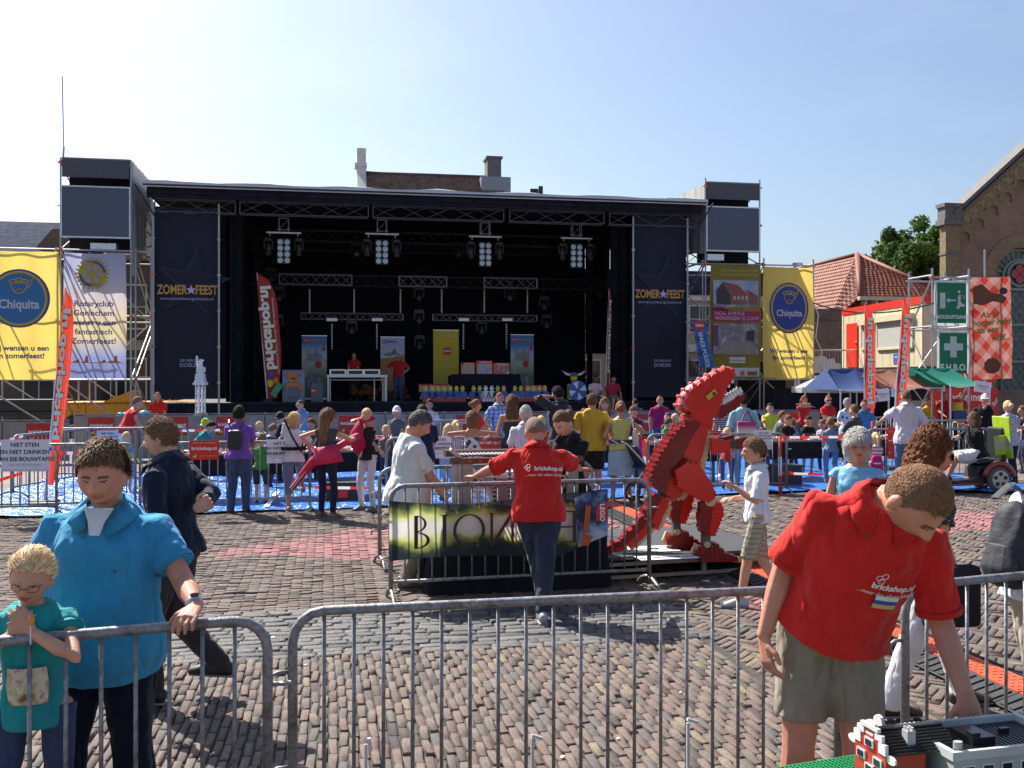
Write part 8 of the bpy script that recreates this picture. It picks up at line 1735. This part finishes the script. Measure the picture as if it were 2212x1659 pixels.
I=person('young woman in a black polo shirt with dark hair tied back looking down',0,0,10,yw,pos=pos,h=1.80,g=1.1,fem=1,sk='fair',hscale=1.15,hair=('bun','brown'),top=(.012,.012,.013),sleeve='half',neck='polo',bot='trousers',botc=(.012,.012,.014),lean=6,head=(30,-12,4),near=1,hem=.8,hands=((-.05,.34,.92),(.16,.3,.84)),grp='people around the model table')
badge(I,.02,1.2,.06,.06,mat('orange label',(.7,.15,.03),.5))
# ---------------------------------------------------------------- the crowd, picture left to right; columns: centre x, head top y, distance
P8=person
stripe=lambda n,a,b,ax,sc,du=.5:mat(n,a,.85,pat=('stripe',ax,sc,b,du),bump=.4,bs=16)
# left
P8('man in a red sleeveless shirt and white shorts bending over the board fence',268,868,20.6,-60,h=1.74,g=1.15,sk='red',hair=('short','dblond'),top=RED,sleeve='none',neck='wide',bot='shorts',botc=(.6,.6,.65),lean=26,head=(10,0,0),hands='work',glasses=2,ph=.95)
P8('small blond boy in a yellow T-shirt and plaid shorts seen from behind',272,929,17.9,10,sk='fair',hair=('short','blond'),topm=mat('yellow tee with blue print',(.50,.45,.10),.8,pat=('zramp',.55,.95,[(.5,.45,.1),(.5,.45,.1),(.15,.17,.25),(.5,.45,.1),(.5,.45,.1)])),bot='shorts',botm=mat('plaid blue',(.08,.1,.2),.8,pat=('check',14,(.4,.42,.5))),hands='fwd')
P8('man in a red polo shirt leaning forward just left of the statue column',345,856,27.2,180,h=1.74,g=1.1,sk='red',hair=('bald','dblond'),top=RED,neck='polo',lean=14,head=(10,0,0),hands='fwd',pos=(((345-CX)*27.2/F),27.2,0))
P8('dark haired child in a teal T-shirt stooping over the left table',421,905,20,-95,h=1.35,hair=('short','dark'),top=(.01,.25,.20),lean=45,head=(25,0,0),hands='work',grp=PEOPLE)
P8('child with a lime green cap next to the stooping child in teal',449,905,21.2,170,h=1.25,hair=('short','dblond'),top=(.02,.3,.25),hatc=(.45,.6,.05),lean=10,head=(20,0,0),hands='work')
I=P8('woman in a purple T-shirt and jeans seen from behind with a black rucksack',515,871,15.1,2,fem=1,g=1.2,sk='dark',hair=('short','dark'),top=(.20,.085,.42),bot='trousers',botc=JEAN,hands='fwd',feet=((-.12,0,0),(.1,.05,0)),near=1)
MB().box((0,-.22,1.13),(.22,.13,.30)).build('rucksack',mat('black leather',(.015,.015,.02),.4,bump=.4,bs=10),I['o'],bevel=.05)
for s in(-1,1): MB().tube([(s*.05,-.22,1.25),(s*.1,-.17,1.38),(s*.12,-.09,1.42)],.012,6).build('rucksack_strap',mat('black leather',(0,0,0)),I['o'])
P8('blond child in a pale blue shirt at the left table',567,890,21,160,h=1.2,hair=('short','blond'),top=(.3,.45,.55),lean=8,head=(28,0,0),hands='work')
P8('boy in a navy and white striped shirt at the left table',578,905,18.6,-30,h=1.25,hair=('short','dblond'),topm=stripe('striped navy white',(.05,.06,.10),(.55,.55,.6),'z',11),hands='work',lean=14,head=(20,0,0))
P8('small child in a green T-shirt seen from behind, right of the purple woman',564,930,16.2,5,hair=('short','dblond'),top=(.06,.22,.035),bot='shorts',botc=(.04,.04,.045),hands='fwd',head=(15,0,0))
P8('child wearing a shiny black helmet and black T-shirt',610,884,19.4,150,hair=('short','dark'),hatc=(.01,.01,.012),top=BLK,head=(15,20,0),hands='work',lean=6)
I=P8('short haired blonde woman in a white top with a bag strap and cropped jeans',634,886,15.3,14,fem=1,g=1.08,hair=('mess','blond'),top=WHT,sleeve='short',bot='capri',botc=(.16,.20,.28),hands=((-.02,.2,1.35),(.2,.28,1.05)),near=1,head=(0,-30,0),feet=((-.07,0,0),(.14,.16,.28)),shoe=(.3,.2,.14),sk='tan')
MB().tube([(-.14,-.11,1.42),(-.02,-.17,1.15),(.12,-.15,.92)],.014,6).build('bag_strap',blackm,I['o']); MB().tube([(.185*math.cos(t),.145*math.sin(t),.975) for t in [2*PI*i/16 for i in range(17)]],[(.012,.03)]*17,6).build('belt',blackm,I['o'])
P8('man with glasses in a light blue shirt behind the fence',652,860,24.2,165,g=1.08,hair=('crop','brown'),top=(.16,.30,.50),neck='polo',hands='work',glasses=1,head=(5,-25,0))
P8('brown haired child looking down left of the long haired girl',676,898,20,170,h=1.3,hair=('long','brown'),top=(.10,.05,.05),hands='work',head=(25,0,0))
I=P8('girl with long brown hair and a pink jacket tied round her waist',704,877,14.6,-14,fem=1,g=.9,sk='fair',hair=('long','dblond'),top=(.075,.075,.08),sleeve='none',neck='tank',bot='slim',botc=DJEAN,hands=((-.24,.05,1.03),(.32,.36,1.17)),elbow=((-1,-.3,.0),None),near=1,feet=((-.1,.05,0),(.12,-.02,0)),shoe=(.25,.14,.09),head=(5,-28,0))
pk=mat('jacket pink',(.55,.012,.075),.6,var=.1,bump=.4,bs=10); o=I['o']
m=MB(); m.tube([(.0,-.02,1.05),(.03,-.02,.93),(.05,-.02,.80)],[(.18,.15),(.20,.17),(.23,.18)],14,side=(1,0,0)); m.tube([(.12,.08,1.02),(.25,.22,1.12),(.35,.36,1.19)],[.05,.055,.05],8,rnd=.5); m.tube([(-.05,.0,.96),(-.22,-.02,.80),(-.40,.0,.60),(-.55,.02,.42)],[.07,.07,.055,.045],8,rnd=.5); j=m.build('tied_jacket',pk,o,smooth=True)
MB().tube([(-.14,-.07,.90),(-.36,-.055,.65),(-.56,-.035,.43)],[(.006,.005)]*3,4).tube([(-.12,-.07,.87),(-.35,-.055,.62),(-.54,-.03,.40)],[(.006,.005)]*3,4).tube([(.2,.12,1.1),(.36,.3,1.22)],[(.006,.005)]*2,4).build('jacket_stripes',whitep,j)
I=P8('blonde girl in white jeans with a crimson scarf, hand to her mouth',795,876,15.4,150,fem=1,g=.92,sk='fair',hair=('bun','blond'),top=(.03,.02,.025),sleeve='none',neck='tank',bot='slim',botc=(.70,.66,.70),hands=((.05,.2,1.42),(-.3,.02,.9)),near=1,head=(2,28,0),feet=((-.12,.02,0),(.12,.0,0)),shoe=(.10,.10,.13))
sc=MB(); sc.tube([(-.12,.0,1.44),(.02,.13,1.40),(.10,.15,1.2),(.05,.17,1.0),(.08,.16,.88)],[(.05,.03),(.07,.03),(.13,.035),(.15,.035),(.03,.02)],12,side=(1,0,0),rnd=.5); sc.build('scarf',mat('scarf crimson',(.40,.006,.05),.8,bump=.6,bs=14),I['o'],smooth=True)
P8('person in a white cap and grey T-shirt behind the tall white shirted man',858,873,20,175,fem=1,hair=('short','dark'),hatc=(.7,.7,.72),top=(.12,.12,.13),hands='work')
P8('small blond child left of the tall white shirted man',835,902,18.8,170,hair=('short','blond'),top=(.2,.1,.1),hands='work',h=1.2)
P8('man in a navy T-shirt and white shorts hidden behind the tall white shirted man',911,868,15.3,2,g=1.15,hair=('short','dark'),top=(.012,.02,.07),sleeve='half',bot='shorts',botc=(.6,.58,.58),hands='fwd',hem=.8)
P8('dark haired woman in a pink and white patterned blouse behind the fence',928,859,23.6,170,fem=1,sk='tan',hair=('long','dark'),topm=mat('pink pattern',(.62,.55,.60),.8,pat=('blobs',9,(.55,.15,.25),.35)),sleeve='half',bot='skirt',botc=(.06,.05,.12),hands='rail',head=(5,20,0))
P8('blond curly child in a red vest at the table',919,903,17.6,-20,h=1.3,hair=('curly','blond'),top=RED,sleeve='none',neck='tank',hands='work')
P8('fair haired girl left of the halter dress girl',968,910,17.4,-10,h=1.28,fem=1,hair=('long','blond'),top=(.35,.4,.55),sleeve='none',neck='tank',hands='work',bot='skirt',botc=(.3,.35,.5))
P8('second fair haired girl partly behind the first, left of the halter dress girl',986,908,18.1,20,h=1.32,fem=1,hair=('pony','blond'),top=(.5,.4,.4),hands='work',bot='skirt',botc=(.25,.3,.45))
P8('girl in a white floral halter dress leaning on the barrier seen from behind',1021,884,15.7,8,fem=1,g=.95,sk='tan',hair=('bob','dblond'),topm=mat('floral halter',(.62,.62,.66),.8,pat=('blobs',11,(.30,.02,.04),.36,(.05,.06,.05))),sleeve='none',neck='halter',bot='dress',botm=mat('floral halter',(0,0,0)),hands=((-.28,.32,1.1),(.28,.32,1.1)),elbow=((-1,-.2,.1),(1,-.2,.1)),near=1,lean=9)
P8('woman in red with tied up hair left of the plaid shirted man',1024,858,19.6,-60,fem=1,sk='red',hair=('bun','dblond'),top=(.6,.03,.02),hands='fwd',bot='trousers')
P8('balding man in a blue plaid shirt standing at the back',1076,843,22,-145,g=1.1,sk='red',hair=('crop','ginger'),topm=mat('blue plaid',(.34,.44,.60),.8,pat=('check',11,(.07,.1,.22))),neck='polo',hands=((-.3,.15,.95),(.25,.1,.95)),head=(4,10,0),bot='trousers',botc=(.3,.32,.35))
P8('woman with long dark brown hair and a bare back grey top',1106,848,16.6,-4,fem=1,sk='tan',hair=('long','brown'),top=(.05,.045,.05),sleeve='none',neck='halter',bot='slim',botc=DJEAN,hands='hang',near=1)
P8('white haired man in a pale striped shirt beside the bald man in red',1138,870,14.4,18,g=1.12,sk='red',hair=('short','white'),topm=stripe('pale stripes',(.42,.5,.62),(.66,.66,.7),'x',38),sleeve='half',neck='polo',hands='fwd',near=1,bot='trousers',botc=(.3,.28,.25))
P8('blond child in a red shirt right of the bald man in red',1171,894,18.4,30,hair=('short','blond'),top=RED,hands='fwd')
I=P8('tall curly haired man in a dark polo shirt holding a phone to his ear',1212,828,16.6,50,g=1.18,sk='tan',hair=('short','dark'),top=(.035,.035,.05),sleeve='half',neck='polo',bot='shorts',botc=(.12,.11,.09),hands=((-.10,.14,1.74),(.2,.2,1.0)),elbow=((-1,.3,-.1),None),near=1,head=(4,0,-6),ph=None)
P8('boy standing behind the yellow T-shirt man',1262,878,21,170,fem=0,hair=('short','brown'),top=(.5,.5,.55),h=1.45)
I=P8('man in a mustard yellow T-shirt and black cargo shorts seen from behind',1279,845,16.8,-3,g=1.22,sk='red',hair=('short','brown'),top=(.60,.36,.04),sleeve='half',bot='shorts',botc=(.02,.02,.018),hands=((-.3,.2,1.0),(.32,.2,1.0)),near=1,hem=.8)
P8('curly blonde woman in a black and white floral dress behind the table',1307,858,22.4,175,fem=1,sk='red',hair=('curly','dblond'),topm=mat('black floral',(.03,.03,.04),.8,pat=('blobs',14,(.5,.5,.5),.25)),sleeve='none',neck='tank',bot='skirt',botc=(.03,.03,.04),hands='work',head=(12,0,0))
for k,(x,ty,lab,tp,hc) in enumerate(((1290,813,'man in a pink and white striped T-shirt sitting on the stage edge','s','dark'),(1329,810,'man in a crimson T-shirt sitting on the stage edge','r','dark'))):
    p,d_=pxq(x,Q0-.05); P_=PQ(p,Q0+.28,0)
    P8(lab,0,0,34,180+math.degrees(A),pos=P_,h=1.8,g=1.08,sk='dark' if k==0 else 'tan',hair=('crop','dark'),topm=stripe('pink stripes',(.62,.3,.33),(.65,.62,.62),'z',13) if tp=='s' else T((.45,.03,.07)),bot='shorts',botc=(.05,.05,.06) if k==0 else (.14,.15,.16),ph=1.36,feet=((-.13,.46,.78),(.13,.46,.78)),hands=((-.1,.36,1.45),(.12,.36,1.45)) if k==0 else ((-.3,.12,1.3),(.3,.12,1.3)),lean=10,head=(10,0,0),grp='people on the stage edge')
I=P8('woman in a sleeveless lemon top and pale blue patterned skirt, hand on hip',1341,861,16.6,-3,fem=1,g=1.1,sk='tan',hair=('bun','dblond'),top=(.55,.50,.16),sleeve='none',neck='tank',bot='skirt',botm=mat('blue pattern skirt',(.33,.45,.55),.8,pat=('blobs',26,(.5,.6,.62),.3)),hands=((-.2,.2,1.0),(.20,.02,1.0)),elbow=(None,(1,-.25,0)),near=1,shoe=(.3,.15,.1),feet=((-.13,0,0),(.15,.03,0)))
MB().tube([(.16,-.02,1.45),(.21,-.08,1.2),(.24,-.05,1.12)],.012,6).build('bag_strap',whitep,I['o']); MB().box((.235,-.07,1.0),(.10,.18,.30)).build('shoulder_bag',mat('cream print bag',(.6,.55,.4),.8,pat=('blobs',22,(.35,.4,.1),.22)),I['o'],bevel=.04); MB().tube([(.185*math.cos(t),.145*math.sin(t),1.0) for t in [2*PI*i/16 for i in range(17)]],[(.012,.03)]*17,6).build('belt',mat('dark belt',(.05,.04,.035),.6),I['o'])
P8('dark haired boy in a purple T-shirt behind the blue skirted woman',1368,870,20,172,hair=('short','brown'),top=(.09,.02,.09),hands='work',head=(25,0,0))
P8('little blonde girl in a bright pink T-shirt at the table',1378,910,18.6,-40,h=1.2,fem=1,hair=('pony','blond'),top=(.6,.03,.20),hands='work')
P8('bald man in a grey blue T-shirt with his back turned behind the fence',1374,857,27.2,20,g=1.1,sk='tan',hair=('bald','dark'),top=(.08,.09,.13),hands='hang')
P8('smiling man in a magenta V-neck T-shirt behind the fence',1425,850,24.4,180,g=1.1,sk='tan',hair=('bald','dark'),top=(.33,.01,.09),neck='vneck',hands='hang',bot='trousers',botc=JEAN)
P8('boy in a green T-shirt at the table left of the boy in red',1438,898,20.6,-60,h=1.28,hair=('short','brown'),top=(.04,.2,.05),hands='work',head=(20,0,0))
P8('boy with brown hair peeping behind the boy in green',1443,888,23,160,hair=('short','brown'),top=(.1,.05,.04),hands='work')
P8('blond boy in a red polo shirt at the table behind the dinosaur',1459,888,20.9,165,h=1.36,hair=('short','blond'),top=RED,neck='polo',hands='work',head=(20,0,0))
P8('blond child in a light blue T-shirt right of the blond boy in red',1474,890,21.6,-150,hair=('short','dblond'),top=(.15,.35,.6),hands='work')
P8('person in a navy, red and white striped top behind the dinosaur jaw',1567,852,20.3,4,fem=1,sk='red',hair=('short','brown'),topm=stripe('navy red stripes',(.05,.03,.06),(.6,.45,.47),'z',22),bot='shorts',botc=(.6,.6,.62),hands='hang',shoe=(.7,.7,.7))
I=P8('woman in a pale aqua T-shirt and jeans with a floral shoulder bag, seen from behind',1606,845,18.2,-5,fem=1,g=1.12,sk='tan',hair=('short','dark'),top=(.28,.48,.55),sleeve='half',bot='slim',botc=(.15,.24,.38),hands='hang',near=1)
MB().box((.03,-.20,1.12),(.34,.1,.3)).build('shoulder_bag',mat('floral bag',(.6,.5,.5),.7,pat=('zramp',.9,1.3,[(.65,.6,.55),(.6,.3,.3),(.6,.55,.5),(.4,.02,.15),(.4,.02,.15)])),I['o'],bevel=.03); MB().tube([(-.06,-.18,1.26),(.02,-.12,1.44),(.05,-.02,1.47)],.014,6).tube([(.14,-.18,1.26),(.08,-.12,1.42),(.07,-.02,1.47)],.014,6).build('bag_strap',mat('strap plum',(.28,.02,.12),.6),I['o'])
P8('small blond child in a red bodywarmer and jeans behind the far barrier',1571,920,17.9,-5,hair=('short','blond'),top=(.55,.03,.03),bot='slim',botc=JEAN,hands='fwd',sleeve='none',neck='wide')
P8('boy in a black T-shirt bending over the right table, seen from behind',1645,880,19.2,20,h=1.45,hair=('short','dark'),top=BLK,lean=22,hands='work')
P8('small curly blond child at the right table',1648,912,18.9,150,h=1.12,hair=('curly','dblond'),top=(.4,.3,.2),hands='work',head=(20,0,0))
P8('boy in a grey vest leaning over the right table',1672,885,21.6,-90,h=1.42,hair=('crop','dblond'),top=(.12,.13,.14),sleeve='none',neck='tank',lean=25,hands='work')
P8('child in a bright yellow top behind the boy in the grey vest',1663,878,23.5,170,hair=('short','dark'),top=(.65,.55,.03),hands='work',h=1.5)
P8('curly dark haired boy in a plain black T-shirt looking at his hands',1698,890,20.9,-160,hair=('short','brown'),top=BLK,hands='fwd',head=(24,0,0))
P8('girl with a ponytail in a blue T-shirt at the right table',1715,905,22,30,h=1.2,fem=1,hair=('pony','dblond'),top=(.05,.25,.6),hands='work')
P8('auburn haired woman in red with arms folded behind the fence',1736,852,27.2,175,fem=1,g=1.08,sk='red',hair=('bob','ginger'),top=RED,hands=((.12,.24,1.35),(-.12,.26,1.28)),elbow=((-1,.2,.1),(1,.2,.1)),head=(4,15,0))
I=P8('boy in a black T-shirt with yellow trim and lettering at the right table',1744,891,21.1,180,hair=('crop','dark'),top=BLK,bot='shorts',botc=(.03,.03,.035),hands='work',head=(26,0,0))
chestprint(I,0,1.22,[('ENGLAND',.09,mat('grey print',(.2,.2,.22),.7,var=0),0,0,{'bold':.03})])
MB().tube([I['nb']+Vector((.07*math.cos(t),.06*math.sin(t),-.005)) for t in [2*PI*i/12 for i in range(13)]],.014,6).build('yellow_collar',T((.6,.55,.05)),I['o'])
P8('red haired woman with dark glasses in a red polo shirt, arms folded',1788,850,25,180,fem=1,sk='fair',hair=('crop','ginger'),top=RED,neck='polo',hands='cross',glasses=2,near=0)
P8('blonde girl bending over the right table beside the boy in grey blue',1778,907,21.9,150,h=1.2,fem=1,hair=('pony','dblond'),top=(.6,.45,.5),hands='work',head=(25,0,0))
P8('boy with cropped hair in a grey blue T-shirt and jeans seen from behind',1795,896,19.2,0,hair=('crop','dblond'),top=(.16,.22,.31),bot='trousers',botc=(.13,.2,.33),hands='work',sk='red')
P8('grey haired woman in a white and green dress by the far barrier',1828,856,23.4,-170,fem=1,sk='red',hair=('short','grey'),topm=mat('white green print',(.55,.56,.6),.8,pat=('blobs',8,(.03,.15,.06),.3)),hands='rail',bot='skirt',botc=(.5,.52,.55))
P8('boy in a dark grey shirt with his back to the camera near the tall flag',1849,864,18.9,30,h=1.6,hair=('crop','brown'),top=(.06,.06,.075),hands='fwd',sleeve='half')
P8('man with glasses in a medium blue shirt behind the boy in dark grey',1866,859,23.4,172,hair=('crop','dark'),top=(.07,.2,.38),neck='polo',glasses=1,hands='rail')
P8('little girl in a pink and white striped top and magenta skirt',1893,930,17.6,-3,fem=1,hair=('pony','blond'),topm=stripe('pink white stripes',(.6,.12,.25),(.65,.6,.63),'z',16),bot='dress',botc=(.45,.02,.2),hands='fwd')
pos=Vector(((1960-CX)*18.2/F,18.2,0)); a1=loc(pos,6,W(1886,922,19.0))
P8('shaven headed man in a pale pink shirt and jeans seen from behind',0,0,18.2,6,pos=pos,h=1.875,g=1.22,sk='red',hair=('bald','brown'),top=(.66,.58,.63),sleeve='half',neck='polo',bot='trousers',botc=(.10,.17,.30),hands=(tuple(a1),(.28,.12,1.0)),near=1,hem=.8)
P8('child in a yellow T-shirt in the shade of the stalls',2002,852,29.6,-160,h=1.5,hair=('short','dark'),top=(.6,.42,.02),hands='hang')
P8('man in a red polo shirt facing out under the salmon canopy',2038,843,29.3,180,hair=('crop','brown'),sk='red',top=RED,neck='polo',hands='fwd',bot='trousers',botc=DJEAN)
P8('second man in a red polo shirt under the green canopy',2076,844,30.2,-170,hair=('short','brown'),sk='tan',top=RED,neck='polo',hands='cross',bot='trousers',botc=DJEAN)
tf=thing('toy_figure_statue','big toy figure in blue overalls between the two men in red','statue',W(2069,905,28.5),R(5)); tf.location.z=0
for s in(-1,1): MB().b2(.01 if s>0 else -.2,.2 if s>0 else -.01,-.12,.12,.05,.62).build('leg',mat('toy overall blue',(.02,.05,.2),.4),tf)
MB().prism([(-.24,.62),(.24,.62),(.18,1.12),(-.18,1.12)],-.13,.13).build('torso',mat('toy overall blue',(0,0,0)),tf); MB().tube([(0,0,1.14),(0,0,1.4)],.14,16).build('head',fy,tf); MB().tube([(0,0,1.36),(0,0,1.46)],[.16,.11],14).build('cap',redp,tf)
for s in(-1,1): MB().tube([(s*.2,0,1.08),(s*.3,-.03,.85),(s*.3,-.15,.68)],[.07,.065,.05],8,rnd=.6).build('arm',fr_,tf,smooth=True)
P8('person in a black polo shirt and white cap right of the stalls',2127,847,22.6,160,g=1.1,sk='tan',hair=('short','dark'),hatc=(.7,.7,.68),top=(.015,.015,.02),neck='polo',hands=((.0,.2,1.42),(.15,.25,1.15)),sleeve='half')
g_=scooter.location; pos=Vector((g_.x+Xw-.28,g_.y+.26,0))
P8('woman in black with white knee shorts sitting on the mobility scooter',0,0,17.8,82,pos=pos,h=1.68,g=1.35,fem=1,sk='red',hair=('bob','brown'),top=(.012,.012,.014),sleeve='half',bot='shorts',botc=(.68,.66,.68),ph=.68,feet=((-.12,.56,.16),(.12,.5,.16)),hands=((.02,.3,1.22),(.2,.55,.86)),lean=6,glasses=1,near=1,head=(4,6,0),shoe=(.02,.02,.025),kneehint=(0,1,.6),hscale=1.1)
P8('woman in a white and violet patterned top behind the mobility scooter',2180,861,19.5,6,fem=1,g=1.25,sk='red',hair=('bun','blond'),topm=mat('violet pattern',(.50,.48,.62),.8,pat=('blobs',24,(.08,.05,.25),.34)),bot='trousers',botc=DJEAN,hands='fwd',near=0,hem=.8)
P8('dark clothed person at the right picture edge beyond the scooter',2214,872,21.5,90,sk='tan',hair=('short','brown'),top=BLK,sleeve='none',neck='wide',hands='fwd')
# people on the stage
p,d_=pxq(765,38.2); P8('man in a red polo shirt working behind the DJ table',0,0,38,180,pos=PQ(p,38.2,floorz),h=1.84,g=1.15,sk='tan',hair=('short','brown'),top=(.5,.02,.02),neck='polo',hands='work',bot='trousers',botc=DJEAN,grp='people on the stage')
p,d_=pxq(861,37.4); P8('man in red with hands on his hips right of the DJ table',0,0,38,175,pos=PQ(p,37.4,floorz),h=1.80,g=1.15,sk='tan',hair=('bald','dark'),top=(.5,.02,.02),neck='polo',sleeve='half',hands=((-.22,.06,1.02),(.30,.12,1.05)),elbow=((-1,-.3,0),(1,-.3,0)),bot='trousers',botc=JEAN,grp='people on the stage')

for o in bpy.data.objects:
    if o.type=='MESH' and o.name.split('.')[0] in ('lamps','mesh_bin','gable_scrolls','frieze_relief','panel_seams','brackets','leading','hair_strands','beam_flowers','conveyor_rollers','chain','water_lines','knee_studs','jacket_stripes','crest','studded_column','pillar','tracery','heap','fingers','lettering_small','chest_emblem','shirt_emblem','roof_boxes','column','robe','line_drawing'): o['kind']='stuff'
